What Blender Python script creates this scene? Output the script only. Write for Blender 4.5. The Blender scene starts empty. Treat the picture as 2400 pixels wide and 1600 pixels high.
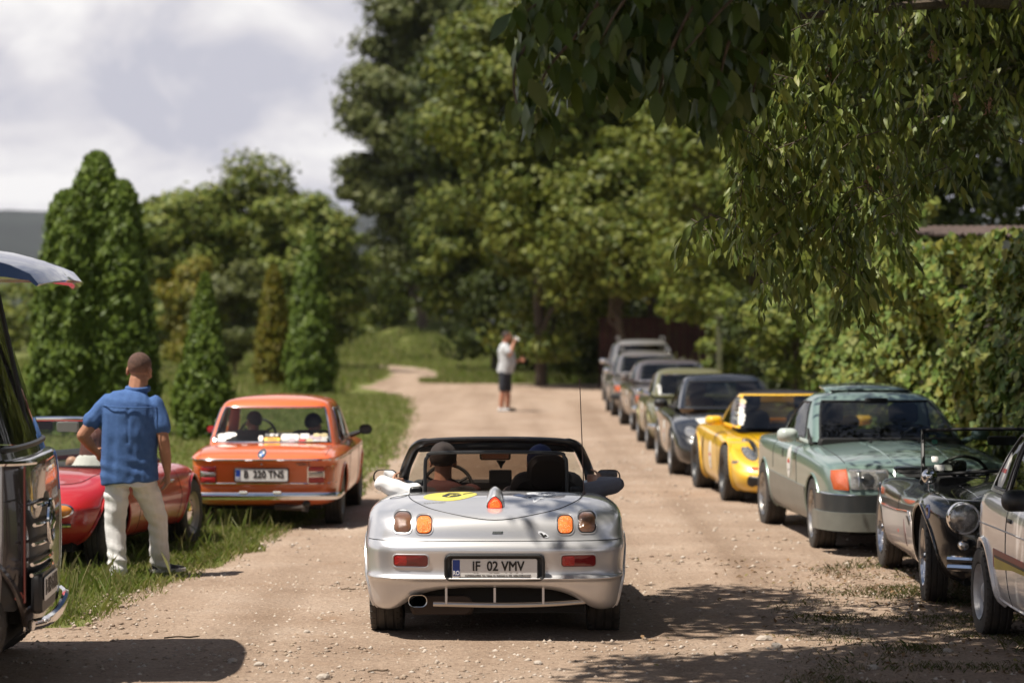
import bpy, math, random
import numpy as np
from mathutils import Vector, Matrix
from mathutils.bvhtree import BVHTree

scene = bpy.context.scene
col = scene.collection
rad = math.radians

# ------------------------------------------------------------------ camera
cam_d = bpy.data.cameras.new("camera")
cam = bpy.data.objects.new("camera", cam_d)
col.objects.link(cam)
cam.location = (0, 0, 1.98)
cam.rotation_euler = (rad(90 - 0.454), 0, 0)
cam_d.lens = 85
cam_d.sensor_width = 36
cam_d.clip_start = 0.1
cam_d.clip_end = 6000
cam_d.dof.use_dof = True
cam_d.dof.focus_distance = 15.2
cam_d.dof.aperture_fstop = 2.0
scene.camera = cam

# ------------------------------------------------------------------ world and sun
SUN = Vector((-0.41, -0.19, 1.0)).normalized()
world = bpy.data.worlds.new("World")
scene.world = world
world.use_nodes = True
wn, wl = world.node_tree.nodes, world.node_tree.links
wn.clear()
sky = wn.new('ShaderNodeTexSky')
sky.sky_type = 'NISHITA'
sky.sun_disc = False
sky.sun_elevation = math.asin(SUN.z)
sky.sun_rotation = math.atan2(SUN.x, SUN.y)
bg_sky = wn.new('ShaderNodeBackground'); bg_sky.inputs[1].default_value = 0.05
wl.new(sky.outputs[0], bg_sky.inputs[0])
tc = wn.new('ShaderNodeTexCoord')
mp = wn.new('ShaderNodeMapping'); mp.inputs['Scale'].default_value = (1.0, 1.0, 1.55)
mp.inputs['Location'].default_value = (0.35, 0.1, 0.62)
wl.new(tc.outputs['Generated'], mp.inputs[0])
n1 = wn.new('ShaderNodeTexNoise'); n1.inputs['Scale'].default_value = 15
n1.inputs['Detail'].default_value = 6; n1.inputs['Roughness'].default_value = .5
n1.inputs['Distortion'].default_value = .35
wl.new(mp.outputs[0], n1.inputs['Vector'])
r1 = wn.new('ShaderNodeValToRGB')
e = r1.color_ramp.elements
e[0].position = .40; e[0].color = (.53, .53, .60, 1)
e[1].position = .62; e[1].color = (.90, .88, .87, 1)
em = r1.color_ramp.elements.new(.5); em.color = (.70, .68, .71, 1)
wl.new(n1.outputs['Fac'], r1.inputs[0])
bg_cl = wn.new('ShaderNodeBackground'); bg_cl.inputs[1].default_value = 0.78
wl.new(r1.outputs[0], bg_cl.inputs[0])
n2 = wn.new('ShaderNodeTexNoise'); n2.inputs['Scale'].default_value = 2.3
n2.inputs['Detail'].default_value = 4
wl.new(mp.outputs[0], n2.inputs['Vector'])
r2 = wn.new('ShaderNodeValToRGB')
r2.color_ramp.elements[0].position = .46; r2.color_ramp.elements[1].position = .62
# cloud cover closes towards the horizon and breaks up overhead
sz = wn.new('ShaderNodeSeparateXYZ'); wl.new(tc.outputs['Generated'], sz.inputs[0])
hz = wn.new('ShaderNodeMapRange'); hz.inputs['From Min'].default_value = .12; hz.inputs['From Max'].default_value = .55
hz.inputs['To Min'].default_value = .30; hz.inputs['To Max'].default_value = -.06
wl.new(sz.outputs['Z'], hz.inputs[0])
cv = wn.new('ShaderNodeMath'); wl.new(n2.outputs['Fac'], cv.inputs[0]); wl.new(hz.outputs[0], cv.inputs[1])
wl.new(cv.outputs[0], r2.inputs[0])
mxs = wn.new('ShaderNodeMixShader')
wl.new(r2.outputs[0], mxs.inputs[0]); wl.new(bg_sky.outputs[0], mxs.inputs[1]); wl.new(bg_cl.outputs[0], mxs.inputs[2])
wo = wn.new('ShaderNodeOutputWorld'); wl.new(mxs.outputs[0], wo.inputs[0])

sun_d = bpy.data.lights.new("sun", 'SUN')
sun_d.energy = 5.0
sun_d.angle = rad(0.5)
sun_d.color = (1.0, .93, .82)
sun = bpy.data.objects.new("sun", sun_d)
col.objects.link(sun)
sun.rotation_euler = (-SUN).to_track_quat('-Z', 'Y').to_euler()
sun.location = (-20, -10, 40)

# ------------------------------------------------------------------ exposure
vs = scene.view_settings
vs.view_transform = 'Standard'
try: vs.look = 'None'
except Exception: pass
vs.exposure = 0.52
vs.gamma = 1.0
vs.use_curve_mapping = False
scene.render.engine = 'CYCLES'
cy = scene.cycles
cy.use_denoising = True
cy.max_bounces = 8
cy.diffuse_bounces = 2
cy.glossy_bounces = 3
cy.transmission_bounces = 4
cy.transparent_max_bounces = 12
cy.caustics_reflective = False
cy.caustics_refractive = False
cy.sample_clamp_indirect = 6

# ------------------------------------------------------------------ materials
MATS = {}
def M(name, c=(.5, .5, .5), rough=.5, metal=0., coat=0., spec=.5, noise=0., nscale=8., bump=0., bscale=60., emis=None, es=1., c2=None, flake=0.):
    if name in MATS: return MATS[name]
    m = bpy.data.materials.new(name); MATS[name] = m
    m.use_nodes = True
    nt = m.node_tree; b = nt.nodes['Principled BSDF']
    b.inputs['Base Color'].default_value = (*c, 1)
    b.inputs['Roughness'].default_value = rough
    b.inputs['Metallic'].default_value = metal
    b.inputs['Coat Weight'].default_value = coat
    b.inputs['Coat Roughness'].default_value = .04
    b.inputs['Specular IOR Level'].default_value = spec
    if emis:
        b.inputs['Emission Color'].default_value = (*emis, 1)
        b.inputs['Emission Strength'].default_value = es
    if noise or bump or c2:
        t = nt.nodes.new('ShaderNodeTexCoord')
    if noise or c2:
        n = nt.nodes.new('ShaderNodeTexNoise'); n.inputs['Scale'].default_value = nscale
        n.inputs['Detail'].default_value = 5; n.inputs['Roughness'].default_value = .62
        nt.links.new(t.outputs['Object'], n.inputs['Vector'])
        r = nt.nodes.new('ShaderNodeValToRGB')
        r.color_ramp.elements[0].position = .35; r.color_ramp.elements[1].position = .68
        k = c2 if c2 else tuple(v * (1 - noise) for v in c)
        r.color_ramp.elements[0].color = (*k, 1); r.color_ramp.elements[1].color = (*c, 1)
        nt.links.new(n.outputs['Fac'], r.inputs[0])
        nt.links.new(r.outputs[0], b.inputs['Base Color'])
        if coat == 0:
            mr = nt.nodes.new('ShaderNodeMapRange')
            mr.inputs['To Min'].default_value = min(1, rough + .12); mr.inputs['To Max'].default_value = max(.02, rough - .08)
            nt.links.new(n.outputs['Fac'], mr.inputs[0]); nt.links.new(mr.outputs[0], b.inputs['Roughness'])
    if bump:
        n3 = nt.nodes.new('ShaderNodeTexNoise'); n3.inputs['Scale'].default_value = bscale
        n3.inputs['Detail'].default_value = 3
        nt.links.new(t.outputs['Object'], n3.inputs['Vector'])
        bp = nt.nodes.new('ShaderNodeBump'); bp.inputs['Strength'].default_value = bump
        bp.inputs['Distance'].default_value = .02
        nt.links.new(n3.outputs['Fac'], bp.inputs['Height']); nt.links.new(bp.outputs[0], b.inputs['Normal'])
    return m

def paint(name, c, metal=0., rough=.35, dust=.25, dustc=(.36, .28, .21)):
    """car paint: clear coat over colour, a film of road dust in uneven patches, thicker low down on the car"""
    if name in MATS: return MATS[name]
    m = bpy.data.materials.new(name); MATS[name] = m
    m.use_nodes = True
    nt = m.node_tree; b = nt.nodes['Principled BSDF']; L = nt.links
    b.inputs['Metallic'].default_value = metal
    b.inputs['Coat Weight'].default_value = 1.
    b.inputs['Coat Roughness'].default_value = .05
    t = nt.nodes.new('ShaderNodeTexCoord')
    n = nt.nodes.new('ShaderNodeTexNoise'); n.inputs['Scale'].default_value = 3.; n.inputs['Detail'].default_value = 7
    L.new(t.outputs['Object'], n.inputs['Vector'])
    sx = nt.nodes.new('ShaderNodeSeparateXYZ'); L.new(t.outputs['Object'], sx.inputs[0])
    mr = nt.nodes.new('ShaderNodeMapRange')
    mr.inputs['From Min'].default_value = .62; mr.inputs['From Max'].default_value = .15
    mr.inputs['To Min'].default_value = .10; mr.inputs['To Max'].default_value = 1.
    L.new(sx.outputs['Z'], mr.inputs[0])
    mu = nt.nodes.new('ShaderNodeMath'); mu.operation = 'MULTIPLY'
    L.new(mr.outputs[0], mu.inputs[0]); L.new(n.outputs['Fac'], mu.inputs[1])
    mu2 = nt.nodes.new('ShaderNodeMath'); mu2.operation = 'MULTIPLY'; mu2.inputs[1].default_value = dust * 2
    L.new(mu.outputs[0], mu2.inputs[0])
    mx = nt.nodes.new('ShaderNodeMix'); mx.data_type = 'RGBA'
    mx.inputs[6].default_value = (*c, 1); mx.inputs[7].default_value = (*dustc, 1)
    L.new(mu2.outputs[0], mx.inputs[0]); L.new(mx.outputs[2], b.inputs['Base Color'])
    ad = nt.nodes.new('ShaderNodeMath'); ad.inputs[1].default_value = rough
    L.new(mu2.outputs[0], ad.inputs[0]); L.new(ad.outputs[0], b.inputs['Roughness'])
    ad2 = nt.nodes.new('ShaderNodeMath'); ad2.operation = 'MULTIPLY_ADD'
    ad2.inputs[1].default_value = .5; ad2.inputs[2].default_value = .04
    L.new(mu2.outputs[0], ad2.inputs[0]); L.new(ad2.outputs[0], b.inputs['Coat Roughness'])
    return m

def glass(name, tint=(.7, .75, .72), rough=0.0, ior=1.5):
    if name in MATS: return MATS[name]
    m = bpy.data.materials.new(name); MATS[name] = m
    m.use_nodes = True
    nt = m.node_tree; nt.nodes.clear()
    tr = nt.nodes.new('ShaderNodeBsdfTransparent'); tr.inputs[0].default_value = (*tint, 1)
    ge = nt.nodes.new('ShaderNodeNewGeometry'); mi = nt.nodes.new('ShaderNodeMapRange')   # a thin pane reflects alike from both sides
    mi.inputs['To Min'].default_value = ior; mi.inputs['To Max'].default_value = 1 / ior; nt.links.new(ge.outputs['Backfacing'], mi.inputs[0])
    gl = nt.nodes.new('ShaderNodeBsdfGlossy'); gl.inputs['Roughness'].default_value = rough
    fr = nt.nodes.new('ShaderNodeFresnel'); nt.links.new(mi.outputs[0], fr.inputs[0])
    mx = nt.nodes.new('ShaderNodeMixShader')
    o = nt.nodes.new('ShaderNodeOutputMaterial')
    nt.links.new(fr.outputs[0], mx.inputs[0]); nt.links.new(tr.outputs[0], mx.inputs[1]); nt.links.new(gl.outputs[0], mx.inputs[2])
    nt.links.new(mx.outputs[0], o.inputs[0])
    return m

def leafmat(name, cols, trans=.35, rough=.45, spec=.35):
    """each leaf (mesh island) takes its own colour from the list"""
    if name in MATS: return MATS[name]
    m = bpy.data.materials.new(name); MATS[name] = m
    m.use_nodes = True
    nt = m.node_tree; b = nt.nodes['Principled BSDF']; L = nt.links
    b.inputs['Roughness'].default_value = rough
    b.inputs['Specular IOR Level'].default_value = spec
    g = nt.nodes.new('ShaderNodeNewGeometry')
    r = nt.nodes.new('ShaderNodeValToRGB')
    el = r.color_ramp.elements
    el[0].position = 0; el[0].color = (*cols[0], 1)
    el[1].position = 1; el[1].color = (*cols[-1], 1)
    for i, c in enumerate(cols[1:-1]):
        x = el.new((i + 1) / (len(cols) - 1)); x.color = (*c, 1)
    oi = nt.nodes.new('ShaderNodeObjectInfo'); ad = nt.nodes.new('ShaderNodeMath'); fr = nt.nodes.new('ShaderNodeMath'); fr.operation = 'FRACT'
    L.new(g.outputs['Random Per Island'], ad.inputs[0]); L.new(oi.outputs['Random'], ad.inputs[1]); L.new(ad.outputs[0], fr.inputs[0])
    L.new(fr.outputs[0], r.inputs[0])
    L.new(r.outputs[0], b.inputs['Base Color'])
    t = nt.nodes.new('ShaderNodeBsdfTranslucent')
    hs = nt.nodes.new('ShaderNodeHueSaturation'); hs.inputs['Value'].default_value = 1.5; hs.inputs['Hue'].default_value = .485
    hs.inputs['Saturation'].default_value = 1.1
    L.new(r.outputs[0], hs.inputs['Color']); L.new(hs.outputs[0], t.inputs[0])
    mx = nt.nodes.new('ShaderNodeMixShader'); mx.inputs[0].default_value = trans
    L.new(b.outputs[0], mx.inputs[1]); L.new(t.outputs[0], mx.inputs[2])
    L.new(mx.outputs[0], nt.nodes['Material Output'].inputs[0])
    return m

BLACK = M('black_plastic', (.012, .012, .013), .45)
RUBBER = M('tyre_rubber', (.018, .017, .016), .75, noise=.0, c2=(.055, .047, .04), nscale=9)
CHROME = M('chrome', (.75, .75, .76), .08, 1.)
ALLOY = M('alloy', (.5, .5, .5), .32, 1., c2=(.3, .27, .24), nscale=14)
DARK = M('dark_interior', (.016, .015, .015), .8)
WELL = M('wheel_well', (.008, .008, .008), .95)
BARK = M('bark', (.11, .08, .055), .9, c2=(.045, .034, .025), nscale=14, bump=.8, bscale=30)

# ------------------------------------------------------------------ mesh helpers
def mk(name, V, F, mat=None, parent=None, angle=None, smooth=True):
    me = bpy.data.meshes.new(name)
    V = np.asarray(V, dtype=np.float32).reshape(-1, 3)
    if isinstance(F, np.ndarray):
        k = F.shape[1]; n = len(F)
        me.vertices.add(len(V)); me.vertices.foreach_set('co', V.ravel())
        me.loops.add(n * k); me.loops.foreach_set('vertex_index', F.astype(np.int32).ravel())
        me.polygons.add(n)
        me.polygons.foreach_set('loop_start', np.arange(0, n * k, k, dtype=np.int32))
        me.update(calc_edges=True)
    else:
        me.from_pydata(V.tolist(), [], F); me.update()
    if smooth:
        me.polygons.foreach_set('use_smooth', np.ones(len(me.polygons), dtype=bool))
        if angle: me.set_sharp_from_angle(angle=rad(angle))
    if mat: me.materials.append(mat)
    o = bpy.data.objects.new(name, me)
    col.objects.link(o)
    if parent: o.parent = parent
    return o

def tag(o, label=None, cat=None, group=None, kind=None):
    if label: o['label'] = label
    if cat: o['category'] = cat
    if group: o['group'] = group
    if kind: o['kind'] = kind
    return o

def empty(name, loc=(0, 0, 0), rz=0, label=None, cat=None, group=None, scale=1.):
    o = bpy.data.objects.new(name, None)
    o.empty_display_size = .3
    col.objects.link(o)
    o.location = loc; o.rotation_euler = (0, 0, rz); o.scale = (scale,) * 3
    return tag(o, label, cat, group)

def again(o, name, parent=None, loc=None, rot=None, scale=None):
    c = o.copy(); col.objects.link(c)
    if parent: c.parent = parent
    if loc is not None: c.location = loc
    if rot is not None: c.rotation_euler = rot
    if scale is not None: c.scale = scale
    return c

class MB:
    """collects primitives, builds them as one mesh object"""
    def __init__(s): s.V = []; s.F = []; s.n = 0
    def add(s, V, F):
        V = np.asarray(V, float).reshape(-1, 3)
        s.V.append(V); s.F += [[i + s.n for i in f] for f in F]; s.n += len(V); return s
    def box(s, c, d, rot=None, bev=0.):
        x, y, z = d[0] / 2, d[1] / 2, d[2] / 2
        if bev <= 0:
            V = np.array([[i * x, j * y, k * z] for k in (-1, 1) for j in (-1, 1) for i in (-1, 1)])
            F = [[0, 2, 3, 1], [4, 5, 7, 6], [0, 1, 5, 4], [2, 6, 7, 3], [0, 4, 6, 2], [1, 3, 7, 5]]
        else:
            # rounded in plan (x,z) and chamfered in y
            n = 5; pts = []
            for cx, cz, a0 in ((x - bev, z - bev, 0), (-x + bev, z - bev, 90), (-x + bev, -z + bev, 180), (x - bev, -z + bev, 270)):
                for i in range(n):
                    a = rad(a0 + 90 * i / (n - 1)); pts.append((cx + bev * math.cos(a), cz + bev * math.sin(a)))
            m = len(pts); b2 = min(bev, y) * .6
            rings = [(-y, 1 - b2 / max(x, z)), (-y + b2, 1), (y - b2, 1), (y, 1 - b2 / max(x, z))]
            V = np.array([[p[0] * k, yy, p[1] * k] for yy, k in rings for p in pts])
            F = [[r * m + i, r * m + (i + 1) % m, (r + 1) * m + (i + 1) % m, (r + 1) * m + i] for r in range(3) for i in range(m)]
            F += [list(range(m))[::-1], [3 * m + i for i in range(m)]]
        if rot is not None: V = V @ np.array(rot).T
        return s.add(V + np.array(c), F)
    def tube(s, P, r, n=8, closed=False, caps=True, flat=1., up=None):
        P = np.asarray(P, float); m = len(P)
        R = np.full(m, r, float) if np.isscalar(r) else np.asarray(r, float)
        if closed: T = np.roll(P, -1, 0) - np.roll(P, 1, 0)
        else: T = np.gradient(P, axis=0)
        T /= np.linalg.norm(T, axis=1)[:, None] + 1e-12
        u = np.array(up, float) if up is not None else np.array([0, 0, 1.])
        if abs(T[0] @ u) > .95: u = np.array([1., 0, 0]) if abs(T[0][0]) < .9 else np.array([0, 1., 0])
        V = []
        a = np.arange(n) / n * 2 * math.pi
        for i in range(m):
            u = u - T[i] * (T[i] @ u); u /= np.linalg.norm(u) + 1e-12
            w = np.cross(T[i], u)
            V.append(P[i] + R[i] * (np.cos(a)[:, None] * w + np.sin(a)[:, None] * u * flat))
        V = np.concatenate(V)
        F = []
        for i in range(m if closed else m - 1):
            j = (i + 1) % m
            F += [[i * n + k, i * n + (k + 1) % n, j * n + (k + 1) % n, j * n + k] for k in range(n)]
        if caps and not closed: F += [list(range(n))[::-1], [(m - 1) * n + k for k in range(n)]]
        return s.add(V, F)
    def ell(s, c, r, nu=14, nv=9, rot=None, z0=-1.):
        V = []
        for j in range(nv + 1):
            ph = -math.pi / 2 + math.pi * j / nv
            sz = max(math.sin(ph), z0)
            for i in range(nu):
                th = 2 * math.pi * i / nu
                V.append((math.cos(ph) * math.cos(th) * r[0], math.cos(ph) * math.sin(th) * r[1], sz * r[2]))
        V = np.array(V)
        if rot is not None: V = V @ np.array(rot).T
        F = [[j * nu + i, j * nu + (i + 1) % nu, (j + 1) * nu + (i + 1) % nu, (j + 1) * nu + i] for j in range(nv) for i in range(nu)]
        return s.add(V + np.array(c), F)
    def lathe(s, prof, n=32, axis='x', c=(0, 0, 0), closed=False):
        """prof = (radius, offset along the axis)"""
        m = len(prof); V = []
        for r, h in prof:
            for i in range(n):
                a = 2 * math.pi * i / n
                p = (h, r * math.cos(a), r * math.sin(a))
                if axis == 'y': p = (p[1], p[0], p[2])
                if axis == 'z': p = (p[1], p[2], p[0])
                V.append(p)
        F = [[j * n + i, j * n + (i + 1) % n, (j + 1) * n + (i + 1) % n, (j + 1) * n + i] for j in range(m - 1 + (1 if closed else 0)) for i in range(n)] if not closed else \
            [[j * n + i, j * n + (i + 1) % n, ((j + 1) % m) * n + (i + 1) % n, ((j + 1) % m) * n + i] for j in range(m) for i in range(n)]
        return s.add(np.array(V) + np.array(c), F)
    def sweep(s, P, sec):
        """section (outward, up) carried along a path in plan; outward is to the right of the direction of travel"""
        P = np.asarray(P, float); m, n = len(P), len(sec)
        T = np.gradient(P, axis=0); T[:, 2] = 0; T /= np.linalg.norm(T, axis=1)[:, None]
        O = np.stack([-T[:, 1], T[:, 0], np.zeros(m)], 1)
        V = np.concatenate([P[i] + np.array([O[i] * a + np.array([0, 0, b]) for a, b in sec]) for i in range(m)])
        F = [[i * n + k, i * n + (k + 1) % n, (i + 1) * n + (k + 1) % n, (i + 1) * n + k] for i in range(m - 1) for k in range(n)] + [list(range(n))[::-1], [(m - 1) * n + k for k in range(n)]]
        return s.add(V, F)
    def prism(s, poly, axis, a, b):
        """extrude a 2D outline from a to b along the axis"""
        n = len(poly); V = []
        for h in (a, b):
            for p, q in poly:
                V.append({'x': (h, p, q), 'y': (p, h, q), 'z': (p, q, h)}[axis])
        F = [[i, (i + 1) % n, n + (i + 1) % n, n + i] for i in range(n)] + [list(range(n))[::-1], [n + i for i in range(n)]]
        return s.add(V, F)
    def build(s, name, mat, parent=None, angle=40, smooth=True):
        V = np.concatenate(s.V) if s.V else np.zeros((0, 3))
        o = mk(name, V, s.F, mat, parent, angle, smooth)
        import bmesh
        bm = bmesh.new(); bm.from_mesh(o.data); bmesh.ops.recalc_face_normals(bm, faces=bm.faces); bm.to_mesh(o.data); bm.free()
        return o

def bez(P, n=12):
    """Catmull-Rom through the points"""
    P = np.asarray(P, float); Q = np.vstack([2 * P[0] - P[1], P, 2 * P[-1] - P[-2]])
    out = []
    for i in range(1, len(Q) - 2):
        for k in range(n):
            t = k / n; a, b, c, d = Q[i - 1], Q[i], Q[i + 1], Q[i + 2]
            out.append(.5 * (2 * b + (c - a) * t + (2 * a - 5 * b + 4 * c - d) * t * t + (3 * b - a - 3 * c + d) * t ** 3))
    out.append(P[-1]); return np.array(out)

def text(name, s, size, mat, parent, loc, xdir=(1, 0, 0), ydir=(0, 0, 1), sx=1., align='CENTER', bvh=None, ray=None, off=.003, bold=0., depth=.0015):
    cu = bpy.data.curves.new('txt', 'FONT')
    cu.body = s; cu.size = size; cu.align_x = align; cu.align_y = 'CENTER'; cu.offset = bold; cu.resolution_u = 3
    cu.extrude = depth
    t = bpy.data.objects.new('txt', cu); col.objects.link(t)
    bpy.context.view_layer.update()
    me = bpy.data.meshes.new_from_object(t.evaluated_get(bpy.context.evaluated_depsgraph_get()))
    bpy.data.objects.remove(t); bpy.data.curves.remove(cu)
    V = np.zeros(len(me.vertices) * 3, np.float32); me.vertices.foreach_get('co', V); V = V.reshape(-1, 3)
    X = np.array(xdir, float); Y = np.array(ydir, float); N = np.cross(X, Y)
    W = np.array(loc) + V[:, :1] * sx * X + V[:, 1:2] * Y + V[:, 2:3] * N
    if bvh is not None:
        r = Vector(ray)
        for i in range(len(W)):
            h = bvh.ray_cast(Vector(W[i]) - r * 3, r)
            if h[0] is not None: W[i] = np.array(h[0]) - np.array(ray) * (off + V[i, 2])
    me.vertices.foreach_set('co', W.astype(np.float32).ravel()); me.update()
    me.materials.clear(); me.materials.append(mat); me.name = name
    o = bpy.data.objects.new(name, me); col.objects.link(o); o.parent = parent
    return o
# ================================================================== ground, track, hills
rng = np.random.default_rng(11)

def vnoise(x, y, s=1., seed=0):
    """smooth value noise on arrays"""
    x = np.asarray(x, float) / s + seed * 17.3; y = np.asarray(y, float) / s - seed * 9.1
    xi, yi = np.floor(x), np.floor(y); fx, fy = x - xi, y - yi
    fx = fx * fx * (3 - 2 * fx); fy = fy * fy * (3 - 2 * fy)
    h = lambda a, b: np.modf(np.abs(np.sin(a * 127.1 + b * 311.7) * 43758.5453))[0]
    return (h(xi, yi) * (1 - fx) + h(xi + 1, yi) * fx) * (1 - fy) + (h(xi, yi + 1) * (1 - fx) + h(xi + 1, yi + 1) * fx) * fy

def groundmat(name, cols, scale, bump, bscale, patch=None, pebble=0.):
    m = bpy.data.materials.new(name); m.use_nodes = True; MATS[name] = m
    nt = m.node_tree; b = nt.nodes['Principled BSDF']; L = nt.links
    b.inputs['Roughness'].default_value = .95; b.inputs['Specular IOR Level'].default_value = .15
    t = nt.nodes.new('ShaderNodeTexCoord')
    def noise(s, d=6, r=.6):
        n = nt.nodes.new('ShaderNodeTexNoise'); n.inputs['Scale'].default_value = s; n.inputs['Detail'].default_value = d
        n.inputs['Roughness'].default_value = r; L.new(t.outputs['Object'], n.inputs['Vector']); return n
    def ramp(f, cs):
        r = nt.nodes.new('ShaderNodeValToRGB'); e = r.color_ramp.elements
        e[0].position, e[1].position = cs[0][0], cs[-1][0]; e[0].color = (*cs[0][1], 1); e[1].color = (*cs[-1][1], 1)
        for p, c in cs[1:-1]: x = e.new(p); x.color = (*c, 1)
        L.new(f, r.inputs[0]); return r
    base = ramp(noise(scale).outputs['Fac'], cols)
    out = base.outputs[0]
    fine = ramp(noise(38, 4, .7).outputs['Fac'], [(.3, (.62, .6, .58)), (.62, (1.08, 1.07, 1.05))])
    mx = nt.nodes.new('ShaderNodeMix'); mx.data_type = 'RGBA'; mx.blend_type = 'MULTIPLY'; mx.inputs[0].default_value = 1
    L.new(out, mx.inputs[6]); L.new(fine.outputs[0], mx.inputs[7]); out = mx.outputs[2]
    if pebble:
        mpn = nt.nodes.new('ShaderNodeMapping'); mpn.inputs['Scale'].default_value = (1.5, .07, 1); L.new(t.outputs['Object'], mpn.inputs[0])
        nr = nt.nodes.new('ShaderNodeTexNoise'); nr.inputs['Scale'].default_value = 1.; nr.inputs['Detail'].default_value = 5; L.new(mpn.outputs[0], nr.inputs['Vector'])
        rr_ = ramp(nr.outputs['Fac'], [(.34, (.80, .77, .74)), (.5, (.98, .97, .96)), (.66, (1.10, 1.10, 1.10))])
        mxr = nt.nodes.new('ShaderNodeMix'); mxr.data_type = 'RGBA'; mxr.blend_type = 'MULTIPLY'; mxr.inputs[0].default_value = 1
        L.new(out, mxr.inputs[6]); L.new(rr_.outputs[0], mxr.inputs[7]); out = mxr.outputs[2]
    if patch:
        p = ramp(noise(patch[0], 5).outputs['Fac'], [(patch[1], (0, 0, 0)), (patch[2], (1, 1, 1))])
        mx2 = nt.nodes.new('ShaderNodeMix'); mx2.data_type = 'RGBA'
        L.new(p.outputs[0], mx2.inputs[0]); L.new(out, mx2.inputs[6]); mx2.inputs[7].default_value = (*patch[3], 1); out = mx2.outputs[2]
    h = noise(bscale, 8, .7).outputs['Fac']
    if pebble:
        v = nt.nodes.new('ShaderNodeTexVoronoi'); v.inputs['Scale'].default_value = 26; L.new(t.outputs['Object'], v.inputs['Vector'])
        pr = ramp(v.outputs['Distance'], [(.0, (1, 1, 1)), (.34, (.0, .0, .0))])
        pc = ramp(v.outputs['Color'], [(.52, (0, 0, 0)), (.6, (1, 1, 1))])
        mm = nt.nodes.new('ShaderNodeMath'); mm.operation = 'MULTIPLY'
        L.new(pr.outputs[0], mm.inputs[0]); L.new(pc.outputs[0], mm.inputs[1])
        mx3 = nt.nodes.new('ShaderNodeMix'); mx3.data_type = 'RGBA'
        m4 = nt.nodes.new('ShaderNodeMath'); m4.operation = 'MULTIPLY'; m4.inputs[1].default_value = .55; L.new(mm.outputs[0], m4.inputs[0])
        L.new(m4.outputs[0], mx3.inputs[0]); L.new(out, mx3.inputs[6]); mx3.inputs[7].default_value = (.5, .42, .34, 1); out = mx3.outputs[2]
        ma = nt.nodes.new('ShaderNodeMath'); ma.operation = 'MULTIPLY_ADD'; ma.inputs[1].default_value = .5
        L.new(mm.outputs[0], ma.inputs[0]); L.new(h, ma.inputs[2]); h = ma.outputs[0]
    L.new(out, b.inputs['Base Color'])
    bp = nt.nodes.new('ShaderNodeBump'); bp.inputs['Strength'].default_value = bump; bp.inputs['Distance'].default_value = .03
    L.new(h, bp.inputs['Height']); L.new(bp.outputs[0], b.inputs['Normal'])
    return m

GRAVEL = groundmat('gravel', [(.3, (.285, .208, .157)), (.5, (.355, .268, .207)), (.7, (.405, .32, .258))], .8, .9, 14,
                   patch=(1.9, .60, .76, (.27, .18, .12)), pebble=1.)
MEADOW = groundmat('meadow', [(.3, (.105, .118, .034)), (.52, (.135, .155, .044)), (.72, (.19, .185, .072))], .35, .8, 5,
                   patch=(.8, .6, .72, (.17, .125, .06)))

o = mk('ground', [(-3000, -60, 0), (3000, -60, 0), (3000, 3000, 0), (-3000, 3000, 0)], [[0, 1, 2, 3]], MEADOW, smooth=False)
tag(o, kind='structure')

LEFT_E = np.array([(-24, -14), (8, -12), (14.3, -9), (15.0, -5.0), (15.7, -3.0), (16.9, -2.9), (18.2, -2.72), (19.6, -2.5), (21.1, -2.44), (23.1, -2.25), (28.9, -1.85),
                   (35.5, -1.83), (45.8, -2.05), (55, -2.35), (62, -2.75), (66.6, -3.3), (70, -3.9), (73, -4.7), (76, -4.7), (79, -4.3), (82, -4.1), (90, -4.1)])
RIGHT_E = np.array([(-24, 6), (6, 5), (9, 4.4), (13.3, 4.3), (14.3, 4.2), (15.5, 4.2), (17.2, 4.2), (19.6, 4.2), (21, 4.3), (24, 4.4), (40, 4.6), (60, 4.9), (74, 5.2), (76.5, 4.6), (77.5, -1.2), (79.5, -2.5), (82, -2.9), (90, -3.2)])
def xl(y): return np.interp(y, LEFT_E[:, 0], LEFT_E[:, 1])
def xr(y): return np.interp(y, RIGHT_E[:, 0], RIGHT_E[:, 1])
ys = np.concatenate([np.arange(-24, 8, 1.), np.arange(8, 30, .12), np.arange(30, 82, .4)])
nx = 24
V = []
for y in ys:
    a = xl(y) + .22 * (vnoise(y, 0, .45, 1) - .5) + .3 * (vnoise(y, 0, 1.6, 2) - .5)
    b = xr(y) + .5 * (vnoise(y, 9, .4, 3) - .5) + .8 * (vnoise(y, 4, 1.1, 5) - .5) * (y < 22)
    t = np.linspace(0, 1, nx)
    X = a + (b - a) * t
    Z = .004 + .014 * vnoise(X, np.full(nx, y), .8, 4) + .008 * vnoise(X, np.full(nx, y), .25, 6)
    Z[0] = Z[-1] = -.004
    V.append(np.stack([X, np.full(nx, y), Z], 1))
V = np.array(V)
idx = np.arange(len(ys) * nx).reshape(len(ys), nx)
F = np.stack([idx[:-1, :-1], idx[:-1, 1:], idx[1:, 1:], idx[1:, :-1]], -1).reshape(-1, 4)
tag(mk('gravel_road', V.reshape(-1, 3), F, GRAVEL), kind='structure')

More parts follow.
